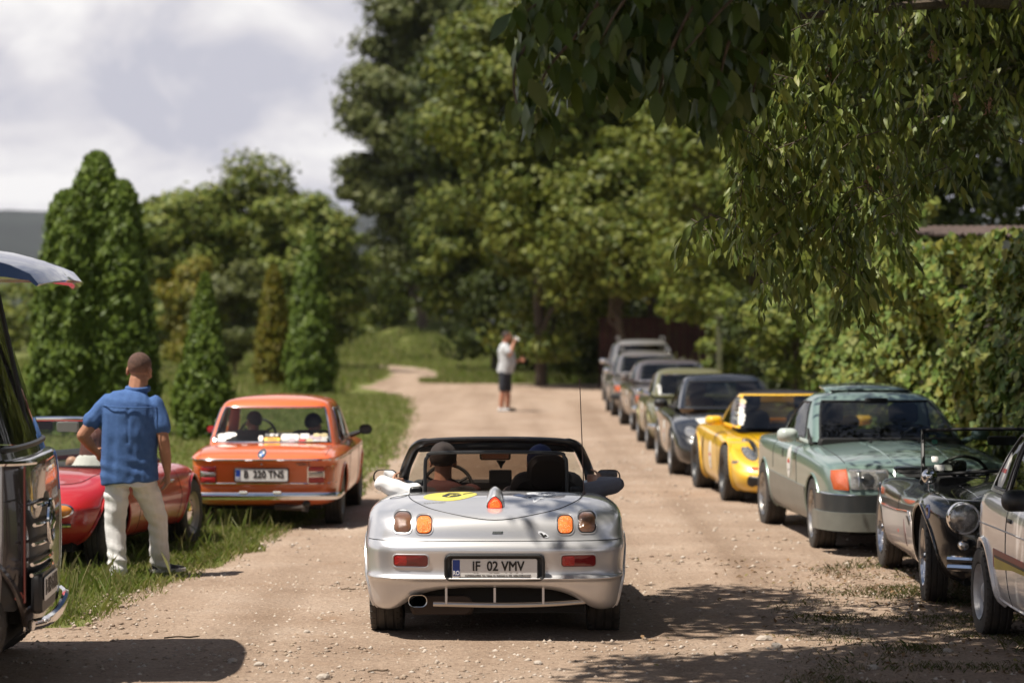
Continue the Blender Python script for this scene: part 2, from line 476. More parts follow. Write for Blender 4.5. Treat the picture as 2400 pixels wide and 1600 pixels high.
# the two-rut track that leaves the lot at the back left
ct = bez([(-3.6, 80), (-3.6, 88), (-4.0, 97), (-5.2, 106), (-7.8, 113), (-13, 118), (-20, 121)], 10)
V = []; n = 7
for i, (x, y) in enumerate(ct):
    w = 1.0 + .15 * math.sin(i * 1.3)
    for k in range(n): V.append((x + w * (k / (n - 1) * 2 - 1) + .25 * (vnoise(y, k, 1.5, 7) - .5), y, .006 + (0 if 0 < k < n - 1 else -.01)))
idx = np.arange(len(ct) * n).reshape(-1, n)
F = np.stack([idx[:-1, :-1], idx[:-1, 1:], idx[1:, 1:], idx[1:, :-1]], -1).reshape(-1, 4)
tag(mk('dirt_track', V, F, GRAVEL), kind='structure')

def mound(name, c, r, h, mat, seed=0, n=28):
    V = []
    for j in range(n + 1):
        for i in range(n + 1):
            u, v = i / n * 2 - 1, j / n * 2 - 1
            d = max(0, 1 - (u * u + v * v)) ** .8
            x, y = c[0] + u * r[0], c[1] + v * r[1]
            V.append((x, y, -.05 + h * d * (.8 + .4 * float(vnoise(x, y, 1.3, seed)))))
    idx = np.arange((n + 1) ** 2).reshape(n + 1, n + 1)
    F = np.stack([idx[:-1, :-1], idx[:-1, 1:], idx[1:, 1:], idx[1:, :-1]], -1).reshape(-1, 4)
    return mk(name, V, F, mat)
tag(mound('grass_bank', (-3.6, 124), (5.6, 10.5), 1.9, MEADOW, 3), kind='structure')
tag(mound('grass_island', (-1.5, 80.0), (1.6, 2.6), .06, MEADOW, 5), kind='structure')

# wooded hills on the horizon
HILL = M('hill_forest', (.018, .025, .022), .95, c2=(.008, .012, .011), nscale=.012, bump=.9, bscale=.03)
V = []; nx = 160
for j, (yy, k) in enumerate(((1150, 0), (1350, .45), (1600, .93), (1800, 1.0), (2000, .9))):
    for i in range(nx):
        x = -900 + 2000 * i / (nx - 1)
        h = 70 + 7 * math.sin(x * .006 + 1.2) + 16 * float(vnoise(x, 0, 160, 3)) + 5 * float(vnoise(x, yy, 25, 8)) + 2.5 * float(vnoise(x, yy, 9, 2))
        V.append((x, yy, -2 + h * k))
idx = np.arange(5 * nx).reshape(5, nx)
F = np.stack([idx[:-1, :-1], idx[:-1, 1:], idx[1:, 1:], idx[1:, :-1]], -1).reshape(-1, 4)
tag(mk('hill', V, F, HILL), kind='structure')

# ================================================================== foliage
def nrm(a): return a / (np.linalg.norm(a, axis=-1, keepdims=True) + 1e-9)

def leaf_arrays(P, N, U, l, w, fold=.15):
    """one four-cornered leaf per point; N normals, U long axes"""
    U = nrm(U - N * (U * N).sum(-1, keepdims=True)); W = np.cross(N, U)
    l = np.asarray(l).reshape(-1, 1); w = np.asarray(w).reshape(-1, 1)
    a = P - U * l * .5; c = P + U * l * .5
    b = P + W * w * .5 + N * fold * w - U * l * .06; d = P - W * w * .5 + N * fold * w - U * l * .06
    V = np.stack([a, b, c, d], 1).reshape(-1, 3)
    F = np.arange(len(V), dtype=np.int32).reshape(-1, 4)
    return V, F

def rball(n, r):
    v = nrm(r.normal(size=(n, 3))); return v * r.random((n, 1)) ** (1 / 2.2)

def clump_leaves(C, R, k, size, r, center, up=.5, flat=.62, droop=0., aspect=.6, jit=.42):
    n = len(C)
    D = nrm(r.normal(size=(n * k, 3))) * (.55 + .5 * r.random((n * k, 1)) ** .6)
    D *= np.where(r.random((n * k, 1)) < .13, 1 + .55 * r.random((n * k, 1)), 1.)        # loose shoots
    D[:, 2] = np.where(D[:, 2] < 0, D[:, 2] * .75, D[:, 2])
    Ck = np.repeat(C, k, 0); Rk = np.repeat(R, k)[:, None]
    P = Ck + D * Rk * np.array([1, 1, flat])
    out = nrm(Ck - center)
    N = nrm(D * 1.0 + out * .30 + np.array([0, 0, up * .7]) + r.normal(size=D.shape) * jit)
    U = nrm(r.normal(size=D.shape) + out * .4 + np.array([0, 0, -droop]))
    s = size * (.6 + .8 * r.random(n * k))
    return P, N, U, s, s * aspect

def crown_clumps(c, rr, n, r, hollow=.45, lump=.35, seed=0, low=-1., pw=1.):
    d = nrm(r.normal(size=(n * 3, 3))); d = d[d[:, 2] > low][:n]
    q = 1 + lump * 2 * (vnoise(np.arctan2(d[:, 1], d[:, 0]) * 1.6 + 9, d[:, 2] * 2.2 + 9, .8, seed) - .5)
    t = hollow + (1 - hollow) * r.random(len(d)) ** .6
    return np.array(c) + d * np.array(rr) * (q * t)[:, None]

def trunk_tube(mb, p0, p1, r0, r1, r, wob=.12, n=7):
    p0, p1 = np.array(p0, float), np.array(p1, float)
    t = np.linspace(0, 1, 8)[:, None]
    P = p0 + (p1 - p0) * t
    P[1:-1] += r.normal(size=(6, 3)) * wob * np.array([1, 1, .3]) * np.linalg.norm(p1 - p0) * .12
    mb.tube(P, np.linspace(r0, r1, 8), n)

DENS = 2.5
def tree(name, label, cat, base, rr, cz, ncl, k, size, mat, seed, group=None, cr=.75, tr=.16, hollow=.4, lump=.35, low=-.95, up=.5, nlimb=5, aspect=.55, extra=None, trunk_top=None):
    r = np.random.default_rng(seed)
    root = empty(name, (base[0], base[1], 0), 0, label, cat, group)
    c = np.array([0, 0, cz])
    C = crown_clumps(c, rr, int(ncl * .62), r, hollow, lump, seed, low)
    C = C[C[:, 2] > .25]
    if extra is not None: C = np.vstack([C, np.array(extra, float)])
    R = cr * 1.12 * (.6 + .75 * r.random(len(C)))
    P, N, U, l, w = clump_leaves(C, R, int(k * DENS), size, r, c, up=up, aspect=aspect)
    keep = P[:, 2] > .06
    V, F = leaf_arrays(P[keep], N[keep], U[keep], l[keep], w[keep])
    mk('crown', V, F, mat, root, smooth=False)
    top = trunk_top or cz + rr[2] * .35
    mb = MB(); trunk_tube(mb, (0, 0, -.1), (r.normal() * .15, r.normal() * .15, top), tr, tr * .3, r); mb.build('trunk', BARK, root)
    for i in range(nlimb):
        q = C[r.integers(len(C))]
        z = max(.4, min(top * .9, q[2] * (.35 + .3 * r.random())))
        mb = MB(); trunk_tube(mb, (0, 0, z), q, tr * .45, tr * .08, r, .3, 5); mb.build('limb', BARK, root)
    return root

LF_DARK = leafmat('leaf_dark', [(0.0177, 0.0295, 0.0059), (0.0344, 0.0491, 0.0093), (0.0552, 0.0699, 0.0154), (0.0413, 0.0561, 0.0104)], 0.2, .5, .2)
LF_GREY = leafmat('leaf_grey_green', [(0.0492, 0.064, 0.0167), (0.0853, 0.1001, 0.0294), (0.1396, 0.1494, 0.0521), (0.0765, 0.0912, 0.0224)], 0.14, .5, .2)
LF_OLIVE = leafmat('leaf_olive', [(0.0528, 0.077, 0.0118), (0.0864, 0.1157, 0.0185), (0.1679, 0.1814, 0.033), (0.1181, 0.1359, 0.0216)], 0.14, .5, .2)
LF_FRESH = leafmat('leaf_fresh', [(0.0606, 0.0925, 0.0149), (0.101, 0.1386, 0.0238), (0.1763, 0.206, 0.0386), (0.1863, 0.1912, 0.0387)], 0.14, .5, .2)
LF_YELL = leafmat('leaf_yellowish', [(0.1038, 0.1204, 0.0156), (0.1566, 0.1456, 0.02), (0.1993, 0.1552, 0.0208), (0.114, 0.1361, 0.0171)], 0.2, .5, .2)
LF_THUJA = leafmat('thuja_leaf', [(0.0501, 0.0848, 0.0111), (0.0863, 0.134, 0.016), (0.1268, 0.1744, 0.0227), (0.0683, 0.1117, 0.0137)], 0.12, .5, .2)
LF_THUJY = leafmat('thuja_leaf_golden', [(0.0908, 0.1068, 0.0074), (0.132, 0.1213, 0.008), (0.1633, 0.1205, 0.0093), (0.0702, 0.0969, 0.0082)], 0.2, .5, .2)
LF_IVY = leafmat('ivy_leaf', [(0.066, 0.1167, 0.0235), (0.1129, 0.1682, 0.0336), (0.1551, 0.1965, 0.0452), (0.1967, 0.1875, 0.0342), (0.0942, 0.145, 0.0426)], 0.14, .5, .2)

BG = 'trees behind the gravel lot'
tree('tree', 'tall grey-green tree at the left end of the tree wall, sky showing through its edge', 'tree', (-4.5, 120), (3.5, 3.2, 9.6), 12.6, 340, 150, .31, LF_GREY, 1, BG, cr=1.0, tr=.3, hollow=.3, lump=.28, nlimb=8)
tree('tree', 'sunlit olive tree in the middle of the tree wall, behind the man with the cup', 'tree', (0.9, 74), (2.8, 2.4, 5.9), 7.6, 210, 130, .22, LF_OLIVE, 2, BG, cr=.85, tr=.2, hollow=.35, lump=.4)
tree('tree', 'green tree rising over the dark red gate', 'tree', (4.4, 77), (3.0, 2.8, 5.8), 8.4, 200, 120, .23, LF_FRESH, 3, BG, cr=.9, tr=.2, lump=.4)
tree('tree', 'yellow-green tree right of the gate, leaning over the parked cars', 'tree', (5.9, 60), (2.7, 2.6, 4.9), 7.3, 190, 120, .19, LF_OLIVE, 4, BG, cr=.8, tr=.2, lump=.45)
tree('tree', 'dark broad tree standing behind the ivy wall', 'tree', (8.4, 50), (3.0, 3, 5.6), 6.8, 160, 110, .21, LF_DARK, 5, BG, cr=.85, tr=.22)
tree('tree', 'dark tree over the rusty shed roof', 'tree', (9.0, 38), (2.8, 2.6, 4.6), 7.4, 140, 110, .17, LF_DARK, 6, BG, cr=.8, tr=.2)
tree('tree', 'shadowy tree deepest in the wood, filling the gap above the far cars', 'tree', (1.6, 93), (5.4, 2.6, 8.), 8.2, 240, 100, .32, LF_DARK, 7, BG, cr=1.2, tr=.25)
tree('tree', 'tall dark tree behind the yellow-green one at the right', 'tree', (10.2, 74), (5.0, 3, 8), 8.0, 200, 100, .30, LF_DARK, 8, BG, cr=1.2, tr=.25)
US = 'shrubs under the tree wall'
tree('shrub', 'bright green shrub at the left foot of the tree wall by the track', 'shrub', (-6.6, 124), (2.0, 1.5, 2.4), 4.0, 70, 110, .24, LF_FRESH, 21, US, cr=.65, tr=.08, low=-1)
tree('shrub', 'second bright green shrub between the track shrub and the dark thicket', 'shrub', (-3.6, 123), (2.0, 1.4, 2.4), 4.2, 60, 110, .24, LF_FRESH, 22, US, cr=.65, tr=.08)
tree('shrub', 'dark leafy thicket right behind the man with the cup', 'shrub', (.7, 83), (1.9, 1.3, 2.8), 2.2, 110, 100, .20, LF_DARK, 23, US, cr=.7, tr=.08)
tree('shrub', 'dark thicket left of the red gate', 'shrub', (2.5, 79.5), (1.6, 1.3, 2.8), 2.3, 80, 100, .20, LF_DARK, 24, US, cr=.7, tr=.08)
tree('shrub', 'sunlit shrub with pale leaves between the gate and the ivy wall', 'shrub', (5.5, 47), (.75, .7, 1.5), 1.75, 40, 100, .13, LF_FRESH, 25, US, cr=.38, tr=.06)
tree('shrub', 'slim ivy-wrapped shrub beside the pale post right of the gate', 'shrub', (4.75, 55), (.34, .34, 1.35), 1.45, 26, 80, .13, LF_FRESH, 26, US, cr=.28, tr=.05)
tree('shrub', 'dark shrub between the sunlit shrub and the end of the ivy wall', 'shrub', (6.6, 52), (1.5, 1, 2.4), 1.9, 70, 90, .18, LF_DARK, 27, US, cr=.6, tr=.06)
tree('tree', 'low spreading green tree behind the man with the cup, its leaves reaching to the ground', 'tree', (-.7, 92), (2.6, 2, 4.2), 6.5, 150, 110, .24, LF_OLIVE, 29, BG, cr=.85, tr=.14)
tree('tree', 'rounded green tree right above the red gate, its lowest leaves over the gate top', 'tree', (3.2, 70), (2.4, 1.8, 2.2), 4.6, 110, 110, .20, LF_OLIVE, 30, BG, cr=.75, tr=.14, low=-.8)
tree('tree', 'bushy tree between the gate and the pale post, lit on its left', 'tree', (5.6, 66), (1.6, 1.6, 3.2), 4.2, 90, 100, .2, LF_FRESH, 39, BG, cr=.7, tr=.12)
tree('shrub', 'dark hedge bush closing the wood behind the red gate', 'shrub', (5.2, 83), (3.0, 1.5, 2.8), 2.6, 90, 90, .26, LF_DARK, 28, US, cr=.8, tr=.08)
MG = 'trees on the left behind the cypresses'
tree('tree', 'round green tree left in the clump behind the cypresses', 'tree', (-13.0, 97), (2.5, 2.3, 3.3), 4.3, 130, 110, .25, LF_FRESH, 31, MG, cr=.75, tr=.16, lump=.3)
tree('tree', 'highest of the green trees behind the cypresses, with loose shoots on top', 'tree', (-10.4, 99), (2.6, 2.3, 3.7), 4.5, 140, 110, .25, LF_OLIVE, 32, MG, cr=.75, tr=.16, lump=.3)
tree('tree', 'dark green right-hand tree of the clump behind the cypresses', 'tree', (-8.0, 97), (2.3, 2.2, 3.3), 4.0, 140, 110, .25, LF_FRESH, 33, MG, cr=.75, tr=.16, lump=.3)
tree('shrub', 'yellowish shrub in front of the left tree clump', 'shrub', (-11.3, 86), (1.0, 1.0, 2.0), 2.5, 55, 100, .2, LF_YELL, 34, None, cr=.5, tr=.06)
tree('shrub', 'grey-green shrub with bare stems behind the small cypress', 'shrub', (-9.6, 84), (1.1, 1.0, 1.6), 2.0, 45, 90, .2, LF_GREY, 35, None, cr=.5, tr=.06)

# far hedgerow: one mass
r = np.random.default_rng(5)
C = np.stack([r.uniform(-52, 16, 900), r.uniform(158, 172, 900), r.uniform(.3, 5.5, 900)], 1)
C[:, 2] *= .55 + .8 * vnoise(C[:, 0], C[:, 1] * 0, 6, 4)
P, N, U, l, w = clump_leaves(C, np.full(900, 1.1), 40, .5, r, np.array([-20, 165, 0]))
V, F = leaf_arrays(P, N, U, l, w)
tag(mk('hedgerow', V, F, LF_OLIVE, smooth=False), kind='stuff')

# ------------------------------------------------------------------ thujas
def thuja(label, base, h, rw, mat, seed, n=9000, size=.11, lean=0., tips=1, group='thuja cypresses on the left lawn', pw=.62):
    r = np.random.default_rng(seed)
    root = empty('thuja', (*base, 0), 0, label, 'cypress', group)
    t = r.random(n) ** 1.25                                   # more leaves low down
    a = r.uniform(0, 2 * math.pi, n)
    prof = lambda t: np.clip((1 - t) ** pw, 0, 1) * np.minimum(1, .72 + t * 1.6)
    nz = vnoise(np.cos(a) * 1.4 + 5, np.sin(a) * 1.4 + t * 7 + 5, .38, seed)
    nz2 = vnoise(np.cos(a) * 3 + 5, np.sin(a) * 3 + t * 15 + 5, .5, seed + 3)
    rr = rw * prof(t) * (.62 + .40 * nz + .30 * nz2) * (.72 + .28 * r.random(n)) * np.where(r.random(n) < .10, 1 + .30 * r.random(n), 1.)
    P = np.stack([rr * np.cos(a) + lean * t, rr * np.sin(a), .05 + t * h], 1)
    out = np.stack([np.cos(a), np.sin(a), np.full(n, .25)], 1)
    N = nrm(np.cross(out, np.array([0, 0, 1.])) * (.9 * r.normal(size=n))[:, None] + out * 1.1 + np.array([0, 0, .25]) + r.normal(size=(n, 3)) * .3)
    U = nrm(np.array([0, 0, 1.]) + out * .75 + r.normal(size=(n, 3)) * .35)
    s = size * (.6 + .8 * r.random(n))
    V, F = leaf_arrays(P + U * s[:, None] * .35, N, U, s * 1.25, s * .36, .1)
    mk('crown', V, F, mat, root, smooth=False)
    # the dense twiggy inside of the bush
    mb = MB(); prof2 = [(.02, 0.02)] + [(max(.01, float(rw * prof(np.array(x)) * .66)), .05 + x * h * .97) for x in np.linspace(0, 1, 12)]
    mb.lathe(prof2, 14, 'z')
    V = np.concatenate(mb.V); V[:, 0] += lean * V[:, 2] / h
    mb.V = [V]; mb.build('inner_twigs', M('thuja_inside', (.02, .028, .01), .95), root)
    mb = MB(); mb.tube([(0, 0, -.1), (0, 0, .3), (lean * .2, 0, h * .2)], [.06, .055, .05], 8); mb.build('trunk', BARK, root)
    return root
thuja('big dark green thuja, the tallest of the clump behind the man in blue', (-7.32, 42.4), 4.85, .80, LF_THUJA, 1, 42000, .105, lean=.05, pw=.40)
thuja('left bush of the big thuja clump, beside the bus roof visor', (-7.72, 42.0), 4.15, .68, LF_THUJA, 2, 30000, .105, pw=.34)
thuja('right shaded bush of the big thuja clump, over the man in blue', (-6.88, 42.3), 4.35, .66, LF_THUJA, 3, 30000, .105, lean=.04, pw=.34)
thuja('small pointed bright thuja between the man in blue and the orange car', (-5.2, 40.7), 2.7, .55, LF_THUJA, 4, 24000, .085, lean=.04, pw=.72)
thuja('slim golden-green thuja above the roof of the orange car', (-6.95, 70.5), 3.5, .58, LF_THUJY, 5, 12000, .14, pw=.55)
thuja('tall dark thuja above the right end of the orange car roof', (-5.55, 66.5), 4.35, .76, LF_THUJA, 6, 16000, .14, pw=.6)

# ------------------------------------------------------------------ ivy wall
r = np.random.default_rng(77)
ivy = empty('ivy_wall', (4.75, 27, 0), 0, 'long wall overgrown with bright green creeper behind the right-hand cars', 'ivy wall')
mb = MB(); mb.box((.75, -1, 1.2), (.25, 28, 2.4)); mb.build('wall', M('wall_boards', (.05, .04, .03), .9), ivy)
n = 46000
y = r.uniform(-14, 11.5, n); z = 2.95 * r.random(n) ** .85
top = 2.55 + .35 * vnoise(y, 0, 2.2, 2) + .25 * vnoise(y, 3, .7, 6) + .55 * np.exp(-((y - 8.0) / 2.6) ** 2)
z = np.minimum(z / 2.95 * top, top) - .02
bul = .55 * vnoise(y, z * 1.5, 1.1, 3) + .3 * vnoise(y, z, .45, 4) + .18 * vnoise(y, z, .2, 9)
x = .48 - bul + .12 * r.random(n) + .35 * np.clip((z - top + .5) / .5, 0, 1) ** 2
P = np.stack([x, y, z], 1)
e = .06
gx = (.55 * vnoise(y + e, z * 1.5, 1.1, 3) + .3 * vnoise(y + e, z, .45, 4) - .55 * vnoise(y - e, z * 1.5, 1.1, 3) - .3 * vnoise(y - e, z, .45, 4)) / (2 * e)
gz = (.55 * vnoise(y, (z + e) * 1.5, 1.1, 3) + .3 * vnoise(y, z + e, .45, 4) - .55 * vnoise(y, (z - e) * 1.5, 1.1, 3) - .3 * vnoise(y, z - e, .45, 4)) / (2 * e)
N = nrm(np.stack([-np.ones(n), -gx, -gz], 1) + np.array([0, -.1, .45]) + r.normal(size=(n, 3)) * .45)
U = nrm(np.array([0, 0, -1.]) + r.normal(size=(n, 3)) * .6)
s = .105 * (.6 + .8 * r.random(n))
V, F = leaf_arrays(P, N, U, s, s * .95, .10)
mk('foliage', V, F, LF_IVY, ivy, smooth=False)
# shoots climbing above the wall
C = np.stack([r.uniform(.1, .9, 60), 7.4 + r.normal(size=60) * 1.3, 2.6 + 1.25 * r.random(60)], 1)
P, N, U, l, w = clump_leaves(C, np.full(60, .26), 60, .11, r, np.array([.4, 7, 2.4]), droop=.4, aspect=.9)
V, F = leaf_arrays(P, N, U, l, w)
mk('shoots', V, F, LF_IVY, ivy, smooth=False)

# ------------------------------------------------------------------ shed roof, gate, post
RUST = M('rusty_sheet', (.095, .062, .052), .85, c2=(.05, .034, .028), nscale=3, bump=.2)
shed = empty('shed', (8.4, 31, 0), 0, 'shed with a low red corrugated roof behind the ivy wall', 'shed')
mb = MB()
n = 60; V = []
for j, (yy, z0) in enumerate(((-2.4, 3.02), (0, 3.12), (2.4, 3.30))):
    for i in range(n * 4 + 1):
        V.append((-3.1 + 6 * i / (n * 4), yy, z0 + .022 * math.sin(i * math.pi / 2)))
for j, (yy, z0) in enumerate(((-2.4, 3.0), (0, 3.10), (2.4, 3.28))):
    for i in range(n * 4 + 1):
        V.append((-3.1 + 6 * i / (n * 4), yy, z0 + .022 * math.sin(i * math.pi / 2)))
k = n * 4 + 1
F = [[j * k + i, j * k + i + 1, (j + 1) * k + i + 1, (j + 1) * k + i] for j in (0, 1, 3, 4) for i in range(k - 1)]
F += [[i, i + 1, 3 * k + i + 1, 3 * k + i] for i in range(k - 1)]
mk('roof_sheet', V, F, RUST, shed, 50)
mb = MB(); mb.box((.1, -2.33, 2.82), (5.6, .05, .26)); mb.build('fascia', M('fascia', (.42, .42, .38), .7, noise=.4), shed)
mb = MB(); mb.box((.2, .2, 1.4), (5.2, 4.2, 2.7)); mb.build('wall', M('shed_wall', (.10, .085, .07), .9, noise=.4), shed)
mb = MB(); mb.box((-3.0, 0, 2.9), (.12, 4.4, .12)); mb.build('rafter', M('fascia'), shed)

gate = empty('sheet_gate', (4.2, 72, 0), 0, 'dark rust-red sheet metal gate in deep shade behind the far cars', 'gate')
GATE = M('gate_red', (.050, .011, .007), .8, c2=(.022, .006, .004), nscale=3)
for i in range(14):
    mb = MB(); mb.box((-1.5 + i * .23, (i % 2) * .012, 1.08), (.215, .03, 2.1)); mb.build('panel', GATE, gate)
for zz in (2.05, .3): mb = MB(); mb.box((0, -.05, zz), (3.3, .05, .06)); mb.build('rail', GATE, gate)

post = empty('post', (4.63, 54, 0), 0, 'pale weathered post standing right of the red gate', 'post')
mb = MB(); mb.box((0, 0, 1.02), (.11, .11, 2.1)); mb.build('shaft', M('pale_wood', (.20, .20, .11), .9, c2=(.10, .11, .05), nscale=6), post)
mb = MB(); mb.box((0, 0, 2.1), (.17, .17, .05)); mb.build('cap', M('pale_wood'), post)

# ------------------------------------------------------------------ grass
GRASS = leafmat('grass_blade', [(.095, .145, .026), (.140, .190, .036), (.200, .225, .060), (.31, .28, .14), (.120, .170, .030)], .35, .55, .3)
def blades(P, h, w, r, lean=.35):
    n = len(P)
    a = r.uniform(0, 2 * math.pi, n); d = np.stack([np.cos(a), np.sin(a), np.zeros(n)], 1)
    b = r.uniform(0, 2 * math.pi, n); L_ = np.stack([np.cos(b), np.sin(b), np.zeros(n)], 1) * (h * lean * r.random(n))[:, None]
    up = np.array([0, 0, 1.]) * h[:, None]
    V = np.stack([P - d * w[:, None], P + d * w[:, None], P + d * w[:, None] * .55 + L_ * .4 + up * .6, P + L_ * 1.15 + up], 1).reshape(-1, 3)
    return V, np.arange(n * 4, dtype=np.int32).reshape(-1, 4)
def scatter(n, x0, x1, y0, y1, dens, r):
    X = r.uniform(x0, x1, n); Y = r.uniform(y0, y1, n)
    k = r.random(n) < dens(X, Y); return np.stack([X[k], Y[k], np.zeros(k.sum())], 1)
r = np.random.default_rng(3)
def dl(X, Y):      # left verge: thick by the cars, ragged towards the gravel
    e = xl(Y) - X
    return np.clip((e + .26 + .30 * (vnoise(X, Y, .3, 1) - .5)) / .35, 0, 1) * (.35 + .65 * vnoise(X, Y, .5, 5))
Vs, Fs = [], []
def put(P, h, w, lean=.35):
    V, F = blades(P, h, w, r, lean); Fs.append(F + sum(len(v) for v in Vs)); Vs.append(V)
P = scatter(230000, -6.5, -1.7, 15.2, 27, dl, r); put(P, r.uniform(.025, .085, len(P)) * (.5 + 1.0 * vnoise(P[:, 0], P[:, 1], .5, 8)), np.full(len(P), .0032), .9)
P = scatter(2600, -6, -2.2, 15.6, 27, dl, r); put(P, r.uniform(.10, .24, len(P)), np.full(len(P), .0024), .6)
P = scatter(90000, -12, -1.6, 27, 66, dl, r); put(P, r.uniform(.04, .12, len(P)), np.full(len(P), .008), .7)
P = scatter(60000, -25, 1.5, 66, 140, lambda X, Y: (((X < xl(np.minimum(Y, 82)) - .2) | (Y > 83)) & (np.abs(X - np.interp(Y, ct[:, 1], ct[:, 0])) > 1.0)) * 1., r); put(P, r.uniform(.1, .35, len(P)), np.full(len(P), .03))
P = scatter(16000, 0, 5.5, 78, 86, lambda X, Y: (X > np.interp(Y, RIGHT_E[:, 0], RIGHT_E[:, 1]) + .1) * 1., r); put(P, r.uniform(.1, .4, len(P)), np.full(len(P), .03))
P = scatter(9000, -3.1, .1, 77.4, 82.6, lambda X, Y: (((X + 1.5) / 1.6) ** 2 + ((Y - 80) / 2.6) ** 2 < 1) * 1., r); put(P, r.uniform(.06, .2, len(P)), np.full(len(P), .02))
# weeds on the bank
X = r.uniform(-9.3, 2.2, 24000); Y = r.uniform(113.5, 126, 24000); d = np.clip(1 - ((X + 3.6) / 5.6) ** 2 - ((Y - 124) / 10.5) ** 2, 0, 1) ** .8
P = np.stack([X, Y, 1.75 * d], 1)[d > .02]; put(P, r.uniform(.12, .42, len(P)) * (.6 + .8 * vnoise(P[:, 0], P[:, 1], 1.2, 4)), np.full(len(P), .03))
tag(mk('grass', np.concatenate(Vs), np.concatenate(Fs), GRASS, smooth=False), kind='stuff')
# patchy turf under the right-hand cars, its shade put into darker blade colours
Vs, Fs = [], []
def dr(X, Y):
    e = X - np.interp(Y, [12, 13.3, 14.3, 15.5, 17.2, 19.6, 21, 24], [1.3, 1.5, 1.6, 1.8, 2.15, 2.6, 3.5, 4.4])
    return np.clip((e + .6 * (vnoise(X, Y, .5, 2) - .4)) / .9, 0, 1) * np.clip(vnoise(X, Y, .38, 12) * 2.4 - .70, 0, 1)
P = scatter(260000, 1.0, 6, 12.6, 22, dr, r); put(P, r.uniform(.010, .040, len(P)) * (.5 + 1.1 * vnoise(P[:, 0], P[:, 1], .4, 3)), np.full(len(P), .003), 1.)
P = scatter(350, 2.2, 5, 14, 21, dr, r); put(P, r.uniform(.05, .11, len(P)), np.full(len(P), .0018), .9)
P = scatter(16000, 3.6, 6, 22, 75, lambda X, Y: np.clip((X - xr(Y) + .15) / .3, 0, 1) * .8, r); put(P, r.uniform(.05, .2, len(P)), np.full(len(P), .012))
TURF_SHADED = leafmat('turf_blade_shaded', [(.040, .055, .014), (.065, .085, .020), (.095, .100, .034), (.140, .115, .055), (.055, .070, .016)], .3, .6, .2)
tag(mk('turf', np.concatenate(Vs), np.concatenate(Fs), TURF_SHADED, smooth=False), kind='stuff')

# leaf litter lying in the shade of the walnut
LIT_L = leafmat('leaf_litter', [(.16, .10, .055), (.24, .15, .08), (.11, .07, .04), (.20, .17, .06)], .05, .8, .2)
n = 5200; X = r.uniform(.7, 5.5, n); Y = r.uniform(12.4, 20, n); k = r.random(n) < np.clip((X - 1.0) / 1.6, .08, 1) * (.3 + .7 * vnoise(X, Y, .6, 7)); X, Y = X[k], Y[k]; n = len(X)
P = np.stack([X, Y, np.full(n, .028)], 1); s = r.uniform(.015, .055, n)
V, F = leaf_arrays(P, nrm(np.array([0, 0, 1.]) + r.normal(size=(n, 3)) * .35), nrm(r.normal(size=(n, 3)) * [1, 1, .2]), s, s * .5, .25)
tag(mk('leaf_litter', V, F, LIT_L, smooth=False), kind='stuff')

# tall seed-headed grasses by the bus
for (gx, gy, nst, lb) in ((-2.98, 16.2, 9, 'tall seed-headed grass tuft nearest the bus bumper'), (-3.25, 16.5, 7, 'tall grass tuft in the shade under the red roadster nose'), (-2.78, 16.7, 6, 'tall grass tuft left of the feet of the man in blue'), (-2.36, 21.3, 7, 'tall grass tuft below the orange car bumper'), (-2.75, 21.5, 5, 'grass tuft between the red rear wheel and the orange bumper')):
    mb = MB()
    for i in range(nst):
        h = r.uniform(.20, .40); b = r.normal(size=2) * .05; tp = b + r.normal(size=2) * .10
        mb.tube(bez([(*b, 0), (*(b * .7 + tp * .3), h * .5), (*tp, h)], 4), [.0018] * 5 + [.0036, .0042, .0036, .0015], 4)
    o = tag(mb.build('grass_tuft', GRASS), lb, 'grass tuft', 'tall grass tufts on the verge'); o.location = (gx, gy, 0)

# ------------------------------------------------------------------ stones, twigs, fallen leaves on the gravel
STONE = leafmat('gravel_stone', [(.30, .23, .17), (.42, .34, .27), (.50, .44, .38), (.22, .16, .12), (.36, .27, .20)], 0., .9, .2)
r = np.random.default_rng(9)
oct_ = np.array([(1, 0, 0), (0, 1, 0), (-1, 0, 0), (0, -1, 0), (0, 0, 1), (0, 0, -.6)], float)
octF = np.array([(0, 1, 4), (1, 2, 4), (2, 3, 4), (3, 0, 4), (1, 0, 5), (2, 1, 5), (3, 2, 5), (0, 3, 5)])
def stones(n, x0, x1, y0, y1, smin, smax, pw=2.5):
    P = np.stack([r.uniform(x0, x1, n), r.uniform(y0, y1, n), np.full(n, .012)], 1)
    k = (P[:, 0] > xl(P[:, 1]) - .1) & (P[:, 0] < np.interp(P[:, 1], RIGHT_E[:, 0], RIGHT_E[:, 1]) + 1.2); P = P[k]; n = len(P)
    S = (smin + (smax - smin) * r.random(n) ** pw)[:, None, None] * r.uniform(.55, 1.2, (n, 6, 1)) * np.array([1, .85, .6])
    a = r.uniform(0, 6.3, n); c, s_ = np.cos(a)[:, None], np.sin(a)[:, None]
    Q = oct_[None] * S; Q = np.stack([Q[..., 0] * c - Q[..., 1] * s_, Q[..., 0] * s_ + Q[..., 1] * c, Q[..., 2]], -1) + P[:, None]
    return Q.reshape(-1, 3), (octF[None] + np.arange(n)[:, None, None] * 6).reshape(-1, 3)
V1, F1 = stones(15000, -4, 4, 12.8, 19, .004, .030, 3.2); V2, F2 = stones(9000, -3, 4.4, 19, 40, .006, .038, 3)
tag(mk('gravel_stones', np.concatenate([V1, V2]), np.concatenate([F1, F2 + len(V1)]), STONE, smooth=False), kind='stuff')
import bmesh
PALE = M('pale_stone', (.48, .42, .36), .9, noise=.3, nscale=30)
